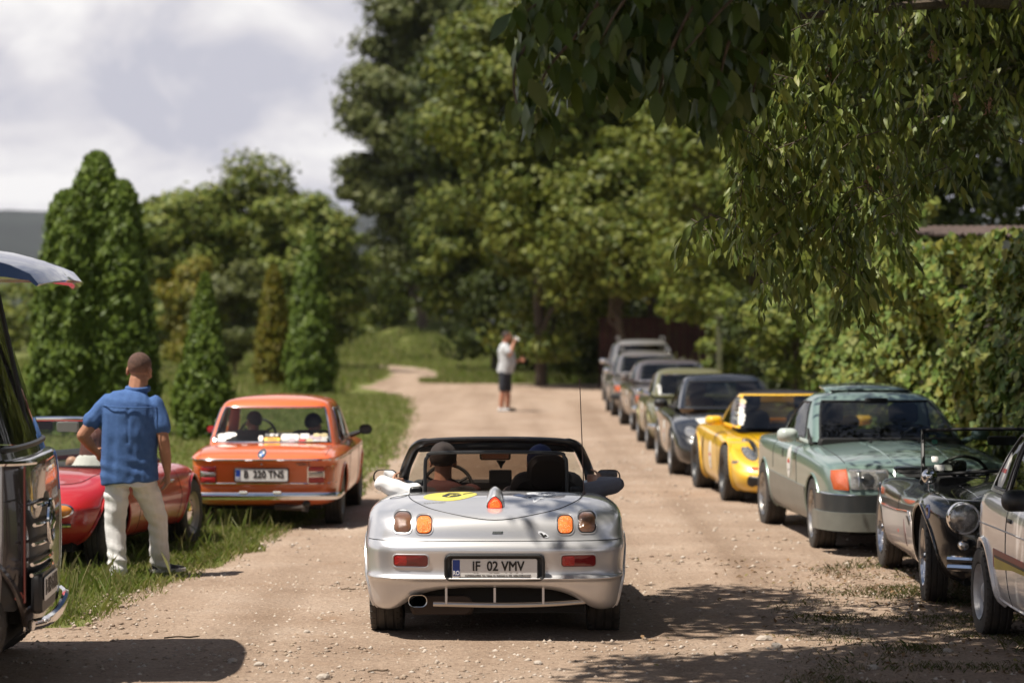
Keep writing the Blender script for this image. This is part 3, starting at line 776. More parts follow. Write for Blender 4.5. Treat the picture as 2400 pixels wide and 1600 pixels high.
def rock(seed):
    r2 = np.random.default_rng(seed); bm = bmesh.new(); bmesh.ops.create_icosphere(bm, subdivisions=2, radius=1)
    for v in bm.verts:
        k = 1 + .35 * (r2.random() - .5); v.co = Vector((v.co.x * k, v.co.y * k * .8, max(-.3, v.co.z * k * .55)))
    me = bpy.data.meshes.new('stone'); bm.to_mesh(me); bm.free(); me.materials.append(PALE); return me
rk = [rock(i) for i in range(3)]
for i, (x, y, s, lb) in enumerate(((1.56, 14.95, .050, 'pale stone in the sunlit strip right of the silver car, the larger of two'), (1.60, 14.62, .045, 'flat pale stone just in front of the larger pale stone, right of the silver car'),
                              (-1.04, 13.35, .040, 'pale stone at the bottom edge of the picture, left of the silver car'), (-1.62, 14.0, .034, 'small stone in the sunlit patch inside the bus shadow'),
                              (-1.45, 13.85, .030, 'stone beside the small one in the bus shadow'), (-1.30, 15.3, .026, 'grey stone on the open gravel between bus and silver car'),
                              (-.92, 17.2, .045, 'flat white stone left of the silver car rear wheel'), (.15, 13.9, .03, 'small pale stone below the exhaust pipe'),
                              (2.05, 13.7, .04, 'stone in the dappled shade at bottom right'), (2.6, 14.4, .035, 'stone in the shade before the white car'))):
    o = bpy.data.objects.new('stone', rk[i % 3]); col.objects.link(o)
    o.location = (x, y, .02); o.scale = (s, s, s); o.rotation_euler = (0, 0, i * 1.7)
    tag(o, lb, 'stone', 'loose stones on the gravel')
TWIG = M('twig', (.10, .07, .045), .9)
for i, (x, y, a, ln, lb) in enumerate(((-2.05, 15.0, .1, .22, 'brown twig on the gravel above the bus shadow'), (-.75, 13.55, .3, .12, 'short dark twig near the bottom edge, left of the silver car'), (-1.2, 17.7, -.4, .12, 'small twig lying on gravel between the man in blue and the silver car'))):
    mb = MB(); mb.tube(bez([(-ln / 2, 0, 0), (-ln * .1, .012, .006), (ln * .2, -.01, .004), (ln / 2, .006, .008)], 4), [.005] * 12 + [.002], 5)
    o = tag(mb.build('twig', TWIG), lb, 'twig', 'twigs on the gravel'); o.location = (x, y, .024); o.rotation_euler = (0, 0, a)
# ================================================================== vehicle toolkit
def bspl(P, ms):
    """uniform cubic B-spline over axis 0 (ghost points included); ms = steps per span"""
    out = []
    for i, m in enumerate(ms):
        a, b, c, d = P[i], P[i + 1], P[i + 2], P[i + 3]
        for k in range(m):
            t = k / m
            out.append(((1 - t) ** 3 * a + (3 * t ** 3 - 6 * t * t + 4) * b + (-3 * t ** 3 + 3 * t * t + 3 * t + 1) * c + t ** 3 * d) / 6)
    i = len(ms) - 1
    out.append((P[i + 1] + 4 * P[i + 2] + P[i + 3]) / 6)
    return np.array(out)

def five(v): return [v] * 5 if np.isscalar(v) else list(v)

def ring_grid(rows, ms, mt):
    """rows: levels x s-points x 3 for the right half; returns closed ring grid (columns, levels, 3)"""
    R = np.array(rows, float)                       # (T,S,3)
    fl = np.array([-1, 1, 1.])
    G = np.concatenate([R[:, 1:2] * fl, R, R[:, -2:-1] * fl], 1)
    S_ = bspl(G.transpose(1, 0, 2), ms)             # (H,T,3)
    Tg = S_.transpose(1, 0, 2)
    Tg = np.concatenate([2 * Tg[:1] - Tg[1:2], Tg, 2 * Tg[-1:] - Tg[-2:-1]], 0)
    B = bspl(Tg, [mt] * (len(rows) - 1)).transpose(1, 0, 2)   # (H,T',3)
    return B

def close_ring(B):
    fl = np.array([-1, 1, 1.])
    return np.concatenate([B, B[-2:0:-1] * fl], 0)

def grid_faces(n, m):
    F = []
    for i in range(n):
        j = (i + 1) % n
        for k in range(m - 1): F.append((i * m + k, j * m + k, j * m + k + 1, i * m + k + 1))
    return np.array(F, dtype=np.int32)

def rrect(cx, cy, w, h, r, n=5):
    P = []
    r = min(r, w / 2 - 1e-4, h / 2 - 1e-4)
    for sx, sy, a0 in ((1, 1, 0), (-1, 1, 90), (-1, -1, 180), (1, -1, 270)):
        for i in range(n):
            a = rad(a0 + 90 * i / (n - 1)); P.append((cx + sx * (w / 2 - r) + r * math.cos(a), cy + sy * (h / 2 - r) + r * math.sin(a)))
    return P
def ellip(cx, cy, a, b, n=24, rot=0.):
    c, s = math.cos(rot), math.sin(rot)
    return [(cx + a * math.cos(t) * c - b * math.sin(t) * s, cy + a * math.cos(t) * s + b * math.sin(t) * c) for t in np.linspace(0, 2 * math.pi, n, endpoint=False)]
def poly(P, n=6):
    P = np.array(P, float); out = []
    for i in range(len(P)):
        for k in range(n): out.append(P[i] + (P[(i + 1) % len(P)] - P[i]) * k / n)
    return out

AX = {'r': ((0, 1, 0), lambda p: (p[0], -9, p[1])), 'f': ((0, -1, 0), lambda p: (p[0], 9, p[1])),
      'R': ((-1, 0, 0), lambda p: (9, p[0], p[1])), 'L': ((1, 0, 0), lambda p: (-9, p[0], p[1])),
      't': ((0, 0, -1), lambda p: (p[0], p[1], 9))}
WHEELS = {}
HALF = [3, 3, 3, 10, 26, 26, 26, 10, 3, 3]

class Car:
    def __init__(s, name, label, cat, loc, rz, scale=1., group=None):
        s.root = empty(name, loc, rz, label, cat, group, scale)
        s.bvh = None; s.gbvh = None
    # ---------------- body shell
    def body(s, levels, axles, paint_m, arches=(), cut=None, mt=4, ms=None, name='body', lip=True, lipm=None, lipr=.012, armin=.4, label=None):
        ra, fa = axles
        rows = []
        for L in levels:
            z, w = five(L['z']), five(L['w']); (yr, yf) = L['y']; br, bf = L.get('b', (.1, .1)); kr, kf = L.get('k', (.2, .2))
            zc, zf = L.get('zc'), L.get('zf')
            y3 = yr + br + kr; y4 = max(ra, y3 + .1); y7 = yf - bf - kf; y6 = min(fa, y7 - .1)
            q1, q2 = L.get('q', (.5, .86))
            rows.append([(0, yr, z[0] if zc is None else zc), (q1 * w[0], yr + .12 * br, z[0] if zc is None else zc), (q2 * w[0], yr + .55 * br, z[0]), (w[0], y3, .6 * z[0] + .4 * z[1]),
                         (w[1], y4, z[1]), (w[2], (ra + fa) / 2, z[2]), (w[3], y6, z[3]), (w[4], y7, .6 * z[4] + .4 * z[3]),
                         (.86 * w[4], yf - .55 * bf, z[4]), (.5 * w[4], yf - .12 * bf, z[4] if zf is None else zf), (0, yf, z[4] if zf is None else zf)])
        ms = ms or [6, 6, 8, 14, 26, 26, 26, 26, 8, 6, 6][:10]
        B = ring_grid(rows, ms, mt); G = close_ring(B); n, m = G.shape[:2]
        V = G.reshape(-1, 3).copy(); F = grid_faces(n, m)
        s.bvh = BVHTree.FromPolygons([Vector(v) for v in V], F.tolist())
        h = .024
        gone = np.zeros(len(F), bool)
        for (y, z, r_) in arches:
            d = np.hypot(V[:, 1] - y, V[:, 2] - z); sel = (np.abs(V[:, 0]) > armin) & (np.abs(d - r_) < h)
            k = (r_ / d[sel])
            V[sel, 1] = y + (V[sel, 1] - y) * k; V[sel, 2] = z + (V[sel, 2] - z) * k
            c = V[F].mean(1); dc = np.hypot(c[:, 1] - y, c[:, 2] - z)
            gone |= (dc < r_ * .992) & (np.abs(c[:, 0]) > armin)
        if cut is not None:
            c = V[F].mean(1); gone |= cut(c[:, 0], c[:, 1], c[:, 2])
        o = mk(name, V, F[~gone], paint_m, s.root, 38); s.b = o
        if label: o['label'] = label
        # fender lips and dark wheel wells
        for side in (1, -1):
            for (y, z, r_) in arches:
                pts = []
                for a in np.linspace(-.5, math.pi + .5, 40):
                    q = (y + r_ * math.cos(a), z + r_ * math.sin(a))
                    h_ = s.hit('R' if side > 0 else 'L', q)
                    if h_ is not None and abs(h_[0]) > armin: pts.append(h_)
                if len(pts) < 5: continue
                pts = np.array(pts)
                if lip:
                    mb = MB(); mb.tube(pts, lipr, 6); mb.build('fender_lip', lipm or paint_m, s.root)
                inn = pts.copy(); inn[:, 0] = side * (armin - .02)
                q = np.concatenate([pts - np.array([side * .012, 0, 0]), inn]); nn = len(pts)
                FF = [[i, i + 1, nn + i + 1, nn + i] for i in range(nn - 1)] + [list(range(nn, 2 * nn))]
                mk('wheel_well', q, FF, WELL, s.root, 30)
        return o
    def hit(s, ax, p, bvh=None):
        d, f = AX[ax]
        h = (bvh or s.bvh).ray_cast(Vector(f(p)), Vector(d))
        return None if h[0] is None else np.array(h[0])
    # ---------------- things that follow the skin
    def patch(s, name, mat, ax, out, off=.004, dome=0., depth=.012, parent=None, K=4, bvh=None, label=None):
        out = np.array(out, float); c = out.mean(0); n = len(out)
        d = np.array(AX[ax][0], float)
        rows = []; ref = s.hit(ax, c, bvh)
        if ref is None: ref = np.array(AX[ax][1](c)) * 0
        di = int(np.argmax(np.abs(d)))
        last = ref
        def put(p, o):
            h = s.hit(ax, p, bvh)
            if h is None:
                h = np.array(AX[ax][1](p), float); h[di] = last[di]
            return h - d * o
        V = [put(c, off + dome)]
        for k in range(1, K + 1):
            f = k / K
            for p in out: V.append(put(c + (p - c) * f, off + dome * (1 - f * f)))
        for p in out: V.append(put(c + (p - c) * 1.0, -depth))
        F = [[0, 1 + i, 1 + (i + 1) % n] for i in range(n)]
        for k in range(K):
            a = 1 + k * n; b = a + n
            F += [[a + i, b + i, b + (i + 1) % n, a + (i + 1) % n] for i in range(n)]
        o = mk(name, V, F, mat, parent or s.root, 50)
        import bmesh
        bm = bmesh.new(); bm.from_mesh(o.data); bmesh.ops.recalc_face_normals(bm, faces=bm.faces)
        # make sure the outer side looks outward
        if sum(f.normal.dot(Vector(d)) * f.calc_area() for f in bm.faces if abs(f.normal[di]) > .3) > 0:
            bmesh.ops.reverse_faces(bm, faces=bm.faces)
        bm.to_mesh(o.data); bm.free()
        if label: o['label'] = label
        return o
    def seam(s, pts, ax, r=.0035, mat=None, name='panel_gap', n=6, off=0., closed=False, parent=None, bvh=None, smooth=True):
        P = bez([(a, b, 0) for a, b in pts], n)[:, :2] if smooth else np.array(poly(pts, n))[:None]
        d = np.array(AX[ax][0], float); Q = []
        for p in P:
            h = s.hit(ax, p, bvh)
            if h is not None: Q.append(h - d * off)
        mb = MB(); mb.tube(Q, r, 5, closed=closed); return mb.build(name, mat or BLACK, parent or s.root)
    def rim(s, out, ax, r=.006, mat=None, name='trim', off=.003, parent=None, bvh=None):
        d = np.array(AX[ax][0], float)
        Q = [s.hit(ax, p, bvh) for p in out]; Q = [q - d * off for q in Q if q is not None]
        mb = MB(); mb.tube(Q, r, 6, closed=True); return mb.build(name, mat or CHROME, parent or s.root)
    def wheels(s, pos, R, w, style, front_turn=0., rimm=None):
        key = (R, w, style)
        for (x, y) in pos:
            if key not in WHEELS:
                WHEELS[key] = wheel_meshes(R, w, style, rimm)
            hubm, tym, extra = WHEELS[key]
            o = bpy.data.objects.new('wheel', hubm); col.objects.link(o); o.parent = s.root
            o.location = (x, y, R - .006); o.rotation_euler = (0, 0, (0 if x > 0 else math.pi) + (front_turn if y > 0 else 0))
            t = bpy.data.objects.new('tyre', tym); col.objects.link(t); t.parent = o
            for nm, me in extra:
                e_ = bpy.data.objects.new(nm, me); col.objects.link(e_); e_.parent = o
    # ---------------- greenhouse with glass
    def house(s, levels, paint_m, glass_m, wins, trim=CHROME, tr=.008, mt=8, ms=None, roof_from=None, roofm=None):
        """levels: (z or [rear,mid,front], y[RC,R2,C,B,A,S,FC], x[R2,C,B,A,S]); wins: name,s0,s1,t0,t1,both"""
        rows = []
        for z, y, w in levels:
            z = [z] * 3 if np.isscalar(z) else z
            rows.append([(0, y[0], z[0]), (.6 * w[0], y[0] + .4 * (y[1] - y[0]), z[0]), (w[0], y[1], z[0]), (w[1], y[2], z[0] * .6 + z[1] * .4), (w[2], y[3], z[1]),
                         (w[3], y[4], z[2] * .6 + z[1] * .4), (w[4], y[5], z[2]), (.6 * w[4], y[6] + .4 * (y[5] - y[6]), z[2]), (0, y[6], z[2])])
        ms = ms or [5, 6, 8, 8, 8, 8, 6, 5]; ms8 = [8] * 8
        B = ring_grid(rows, ms8, mt); H, T = B.shape[:2]
        G = close_ring(B); n, m = G.shape[:2]; V = G.reshape(-1, 3); F = grid_faces(n, m)
        s.gbvh = BVHTree.FromPolygons([Vector(v) for v in V], F.tolist())
        ci = np.arange(n).repeat(m - 1); ti = np.tile(np.arange(m - 1), n)
        sc = np.where(ci < H - 1, ci + .5, (2 * (H - 1) - ci) - .5) / 8.; mir = ci >= H - 1
        tcen = (ti + .5) / mt
        used = np.zeros(len(F), bool); s.glass = {}
        for nm, s0, s1, t0, t1 in wins:
            sel = (sc > s0) & (sc < s1) & (tcen > t0) & (tcen < t1)
            used |= sel
            cross = s0 <= 0 or s1 >= 8
            for part in ([sel] if cross else [sel & ~mir, sel & mir]):
                FF = F[part]; u, inv = np.unique(FF, return_inverse=True)
                g = mk(nm, V[u], inv.reshape(-1, 4).astype(np.int32), glass_m, s.root); s.glass[nm] = g
            if trim:
                a, b = int(round(max(s0, 0) * 8)), int(round(min(s1, 8) * 8)); ta, tb = int(round(t0 * mt)), int(round(t1 * mt))
                for sd in ((1,) if cross else (1, -1)):
                    fl = np.array([sd, 1, 1.])
                    if cross:
                        edge = B[:, :, :]
                        if s0 <= 0: cols = list(range(b, 0, -1)); lo = [B[c, ta] * [-1, 1, 1] for c in cols] + [B[c, ta] for c in range(0, b + 1)]; hi = [B[c, tb] * [-1, 1, 1] for c in cols] + [B[c, tb] for c in range(0, b + 1)]; e1 = b
                        else: lo = [B[c, ta] * [-1, 1, 1] for c in range(a, H - 1)] + [B[c, ta] for c in range(H - 1, a - 1, -1)]; hi = [B[c, tb] * [-1, 1, 1] for c in range(a, H - 1)] + [B[c, tb] for c in range(H - 1, a - 1, -1)]; e1 = a
                        right = [B[e1, t] for t in range(ta + 1, tb)]; left = [B[e1, t] * [-1, 1, 1] for t in range(tb - 1, ta, -1)]
                        loop = lo + right + hi[::-1] + left
                    else:
                        loop = [B[c, ta] * fl for c in range(a, b + 1)] + [B[b, t] * fl for t in range(ta + 1, tb)] + [B[c, tb] * fl for c in range(b, a - 1, -1)] + [B[a, t] * fl for t in range(tb - 1, ta, -1)]
                    mb = MB(); mb.tube(loop, tr, 6, closed=True); mb.build('window_trim', trim, s.root)
        keep = ~used
        if roof_from is not None and roofm is not None:
            rf = keep & (tcen > roof_from); keep &= ~rf
            u, inv = np.unique(F[rf], return_inverse=True); mk('roof', V[u], inv.reshape(-1, 4).astype(np.int32), roofm, s.root, 40)
        u, inv = np.unique(F[keep], return_inverse=True)
        mk('cabin', V[u], inv.reshape(-1, 4).astype(np.int32), paint_m, s.root, 40)
        return B
    def tub(s, x, y0, y1, z0, z1, mat=DARK, taper=.0):
        V = [(-x, y0, z0), (x, y0, z0), (x, y1, z0), (-x, y1, z0), (-x - taper, y0, z1), (x + taper, y0, z1), (x + taper, y1, z1), (-x - taper, y1, z1)]
        mk('cockpit', V, [[0, 1, 2, 3], [0, 4, 5, 1], [1, 5, 6, 2], [2, 6, 7, 3], [3, 7, 4, 0]], mat, s.root, smooth=False)
    def under(s, x, y0, y1, z0, z1):
        mb = MB(); mb.box((0, (y0 + y1) / 2, (z0 + z1) / 2), (2 * x, y1 - y0, z1 - z0)); mb.build('underbody', WELL, s.root, smooth=False)
    def seat(s, x, y, z, w=.5, h=.62, mat=DARK, tilt=.22, head=True, hw=.28, hh=.2):
        """y,z = where the backrest meets the cushion; cushion goes forward"""
        mb = MB(); mb.box((x, y + .24, z), (w, .5, .14), bev=.05); o = mb.build('seat', mat, s.root)
        mb = MB(); R_ = Matrix.Rotation(tilt, 3, 'X')
        mb.box((x, y - math.sin(tilt) * h / 2, z + h / 2), (w, .13, h), rot=R_, bev=min(w, h) * .22)
        if head is True: mb.box((x, y - math.sin(tilt) * (h + hh * .55), z + h + hh * .5), (hw, .09, hh), rot=R_, bev=.06)
        mb.build('backrest', mat, o)
    def steering(s, x, y, z, r=.18, mat=BLACK, tilt=.45, tr=.013):
        mb = MB(); P = [(r * math.cos(a), 0, r * math.sin(a)) for a in np.linspace(0, 2 * math.pi, 28, endpoint=False)]
        R_ = np.array(Matrix.Rotation(-tilt, 3, 'X')); P = np.array(P) @ R_.T + np.array([x, y, z]); mb.tube(P, tr, 6, closed=True)
        for a in (0, 2.1, 4.2): mb.tube([(x, y, z), np.array([r * math.sin(a), 0, -r * math.cos(a)]) @ R_.T + np.array([x, y, z])], .01, 5)
        mb.ell((x, y, z), (.045, .03, .045), 10, 6)
        mb.build('steering_wheel', mat, s.root)
    def mirror(s, x, y, z, w=.17, h=.1, d=.07, mat=BLACK, arm=True, gm=None):
        """door mirror: shell with rounded corners, glass on the side facing backwards (-y)"""
        sg = 1 if x > 0 else -1
        mb = MB(); out = rrect(0, 0, w, h, h * .45, 6); n = len(out); V = []
        for yy, k in ((-d * .15, 1), (0, 1.0), (d * .5, .93), (d * .85, .7), (d, .3)):
            V += [(x + p[0] * k, y + yy, z + p[1] * k) for p in out]
        F = [[r_ * n + i, r_ * n + (i + 1) % n, (r_ + 1) * n + (i + 1) % n, (r_ + 1) * n + i] for r_ in range(4) for i in range(n)] + [list(range(4 * n, 5 * n))]
        mb.add(V, F)
        if arm: mb.tube([(x - sg * w * .42, y + d * .3, z - h * .25), (x - sg * (w * .5 + .10), y + d * .6, z - h * .62)], [.022, .03], 8)
        o = mb.build('door_mirror', mat, s.root)
        mb = MB(); k = .88
        mb.add([(x + p[0] * k, y - d * .06, z + p[1] * k) for p in out], [list(range(n))])
        mb.build('mirror_glass', gm or M('mirror', (.8, .8, .8), .02, 1.), o)
        return o
    def plate(s, ax, c, txt, w=.52, h=.112, eu=True, y=None, tilt=0., tsx=.80, ts=.098, rz=0., sub=None, frame=True):
        """number plate standing in its own plane at local c; ax 'r' or 'f'"""
        sg = -1 if ax == 'r' else 1
        root_ = MB(); root_.box((0, 0, 0), (w, .006, h), bev=.012); o = root_.build('number_plate', M('plate_white', (.76, .75, .73), .35, spec=.4), s.root)
        o.location = c; o.rotation_euler = (tilt, 0, (0 if sg < 0 else math.pi) + rz)
        f = -.0045
        if frame:
            mb = MB(); q = rrect(0, 0, w + .012, h + .012, .016)
            mb.tube([(p[0], -.001, p[1]) for p in q], .006, 6, closed=True); mb.build('plate_frame', BLACK, o)
        tx = .0
        if eu:
            mb = MB(); mb.box((-w / 2 + .027, f + .001, .004), (.044, .003, h - .02), bev=.004); mb.build('country_band', M('plate_blue', (.012, .05, .30), .35), o)
            text('country_letters', 'RO', .036, M('plate_text_white', (.8, .8, .8), .4), o, (-w / 2 + .027, f - .0015, -.028), sx=.8, bold=.001)
            tx = .022
        tl = text('plate_lettering', txt, ts, M('plate_black', (.012, .01, .01), .4), o, (tx, f, .004 if sub is None else .012), sx=tsx)
        n_ = len(tl.data.vertices); V = np.zeros(n_ * 3, np.float32); tl.data.vertices.foreach_get('co', V); V = V.reshape(-1, 3); F0 = [list(p.vertices) for p in tl.data.polygons]
        k = .019 * ts; W_ = [V + np.array(d_) for d_ in ((-k, 0, -k), (k, -.0003, -k), (-k, -.0006, k), (k, -.0009, k))]      # heavier strokes
        old = tl; tl = mk('plate_lettering', np.concatenate(W_), [[i + j * n_ for i in f_] for j in range(4) for f_ in F0], M('plate_black'), o, smooth=False); bpy.data.objects.remove(old)
        if sub: text('dealer_lettering', sub, .0145, M('plate_black'), o, (.02, f, -h / 2 + .016), sx=.92)
        return o

def wheel_meshes(R, w, style, rimm=None):
    """axle along x, outer face towards +x"""
    h = w / 2; ri = R * (.64 if style in ('alloy', 'alloy_dark', 'star') else .60)
    mb = MB()
    g = .007
    tp = [(ri, -h * .8), (ri + .02, -h * .98), (R * .86, -h * 1.02), (R * .95, -h * .96), (R * .99, -h * .84), (R, -h * .62), (R - g, -h * .56), (R - g, -h * .47), (R, -h * .42), (R, -h * .10), (R - g, -h * .05),
          (R - g, h * .05), (R, h * .10), (R, h * .42), (R - g, h * .47), (R - g, h * .56), (R, h * .62), (R * .99, h * .84), (R * .95, h * .96), (R * .86, h * 1.02), (ri + .02, h * .98), (ri, h * .8)]
    mb.lathe(tp, 44, 'x', closed=True)
    # shoulder tread blocks
    for i in range(36):
        a = 2 * math.pi * i / 36
        for sx in (-1, 1):
            c, s_ = math.cos(a), math.sin(a); Rm = np.array([[1, 0, 0], [0, c, -s_], [0, s_, c]])
            V = np.array([[sx * h * .66, -.009, R - .004], [sx * h * .97, -.009, R * .965], [sx * h * .97, .009, R * .965], [sx * h * .66, .009, R - .004],
                          [sx * h * .66, -.007, R + .003], [sx * h * .99, -.007, R * .975], [sx * h * .99, .007, R * .975], [sx * h * .66, .007, R + .003]]) @ Rm.T
            mb.add(V, [[4, 5, 6, 7], [0, 1, 5, 4], [1, 2, 6, 5], [2, 3, 7, 6], [3, 0, 4, 7]])
    o = mb.build('tyre', RUBBER, None, 30); tym = o.data; bpy.data.objects.remove(o)
    extra = []
    mb = MB()
    mat = rimm or ALLOY
    barrel = [(ri * .80, -h * .8), (ri * .98, -h * .8), (ri * 1.02, -h * .9), (ri * 1.04, -h * .95), (ri * 1.0, -h * .86), (ri * .86, -h * .5), (ri * .86, h * .3), (ri * .98, h * .8), (ri * 1.04, h * .98), (ri * 1.03, h * .88), (ri * .95, h * .72)]
    mb.lathe(barrel, 36, 'x')
    if style in ('alloy', 'alloy_dark', 'star'):
        ns = {'alloy': 15, 'alloy_dark': 5, 'star': 5}[style]
        mb.lathe([(0.001, h * .62), (ri * .2, h * .64), (ri * .3, h * .55), (ri * .32, h * .35)], 24, 'x')
        ww = .040 if ns > 8 else .085
        for i in range(ns):
            a = 2 * math.pi * i / ns; c, s_ = math.cos(a), math.sin(a); Rm = np.array([[1, 0, 0], [0, c, -s_], [0, s_, c]])
            V = np.array([[h * .56, -ww * .6, ri * .25], [h * .56, ww * .6, ri * .25], [h * .74, ww * .5, ri * .95], [h * .74, -ww * .5, ri * .95],
                          [h * .30, -ww * .6, ri * .25], [h * .30, ww * .6, ri * .25], [h * .44, ww * .5, ri * .95], [h * .44, -ww * .5, ri * .95]]) @ Rm.T
            mb.add(V, [[0, 1, 2, 3], [4, 7, 6, 5], [0, 3, 7, 4], [1, 5, 6, 2], [2, 6, 7, 3]])
    elif style in ('steel', 'cap'):
        mb.lathe([(ri * .93, h * .66), (ri * .80, h * .42), (ri * .62, h * .34), (ri * .50, h * .52), (ri * .36, h * .50), (ri * .33, h * .44)], 36, 'x')
        capm = MB(); capm.lathe([(ri * .34, h * .42), (ri * .33, h * .62), (ri * .22, h * .74), (.001, h * .78)] if style == 'steel' else [(ri * .62, h * .36), (ri * .6, h * .6), (ri * .4, h * .74), (ri * .2, h * .82), (.001, h * .84)], 28, 'x')
        oc = capm.build('hubcap', CHROME if style == 'cap' else M('hub_white', (.5, .5, .5), .4, noise=.3), None); extra.append(('hubcap', oc.data)); bpy.data.objects.remove(oc)
        hm = MB()
        for i in range(8):
            a = 2 * math.pi * i / 8; hm.ell((h * .40, ri * .72 * math.cos(a), ri * .72 * math.sin(a)), (h * .05, .022, .022), 8, 5)
        oc = hm.build('rim_hole', BLACK, None); oc['kind'] = 'stuff'; extra.append(('rim_holes', oc.data)); bpy.data.objects.remove(oc)
    elif style == 'wire':
        mb.lathe([(.001, h * .95), (.03, h * .9), (.045, h * .5), (.05, -h * .1)], 16, 'x')
        for i in range(36):
            a = 2 * math.pi * i / 36; b = a + (.42 if i % 2 else -.42)
            mb.tube([(h * (.55 if i % 2 else .1), .045 * math.cos(a), .045 * math.sin(a)), (h * (.55 if i % 4 < 2 else -.2), ri * .93 * math.cos(b), ri * .93 * math.sin(b))], .0034, 4, caps=False)
        mb.box((h * 1.05, 0, 0), (.02, .11, .025)); mb.box((h * 1.05, 0, 0), (.02, .025, .11))
    disc = MB(); disc.lathe([(.001, -h * .1), (ri * .84, -h * .1)], 24, 'x'); od = disc.build('brake_disc', M('brake_dark', (.02, .02, .02), .7), None); extra.append(('brake_disc', od.data)); bpy.data.objects.remove(od)
    o = mb.build('wheel', mat, None, 35); hubm = o.data; bpy.data.objects.remove(o)
    return hubm, tym, extra

def pane(name, mat, parent, base, top, nb=10, nv=6, bow=0.):
    """curved sheet between two lines of points"""
    b, t = bez(base, nb), bez(top, nb); n = len(b); V = []
    for j in range(nv + 1):
        f = j / nv; row = b * (1 - f) + t * f; row[:, 1] += bow * math.sin(f * math.pi); V.append(row)
    V = np.concatenate(V); F = [[j * n + i, j * n + i + 1, (j + 1) * n + i + 1, (j + 1) * n + i] for j in range(nv) for i in range(n - 1)]
    return mk(name, V, F, mat, parent)
ORANGE_L = M('lens_orange', (.52, .085, .006), .15, coat=.6, spec=.6, bump=.5, bscale=110)
RED_L = M('lens_red', (.42, .012, .012), .12, coat=.7, bump=.4, bscale=110)
CLEAR_L = M('lens_clear', (.55, .53, .50), .08, .55, coat=1., c2=(.22, .21, .20), nscale=40, bump=.12, bscale=60)
LIT = M('lens_lit_orange', (.8, .25, .05), .2, emis=(1., .20, .03), es=.45, c2=(.45, .08, .02), nscale=60, bump=.6, bscale=120)
LITR = M('lens_lit_red', (.7, .06, .03), .2, emis=(1., .06, .02), es=.4)
GLASS_T = glass('glass_tinted', (.50, .52, .50))
GLASS_C = glass('glass_clear', (.80, .84, .81))
GLASS_D = glass('glass_smoked', (.30, .30, .29))
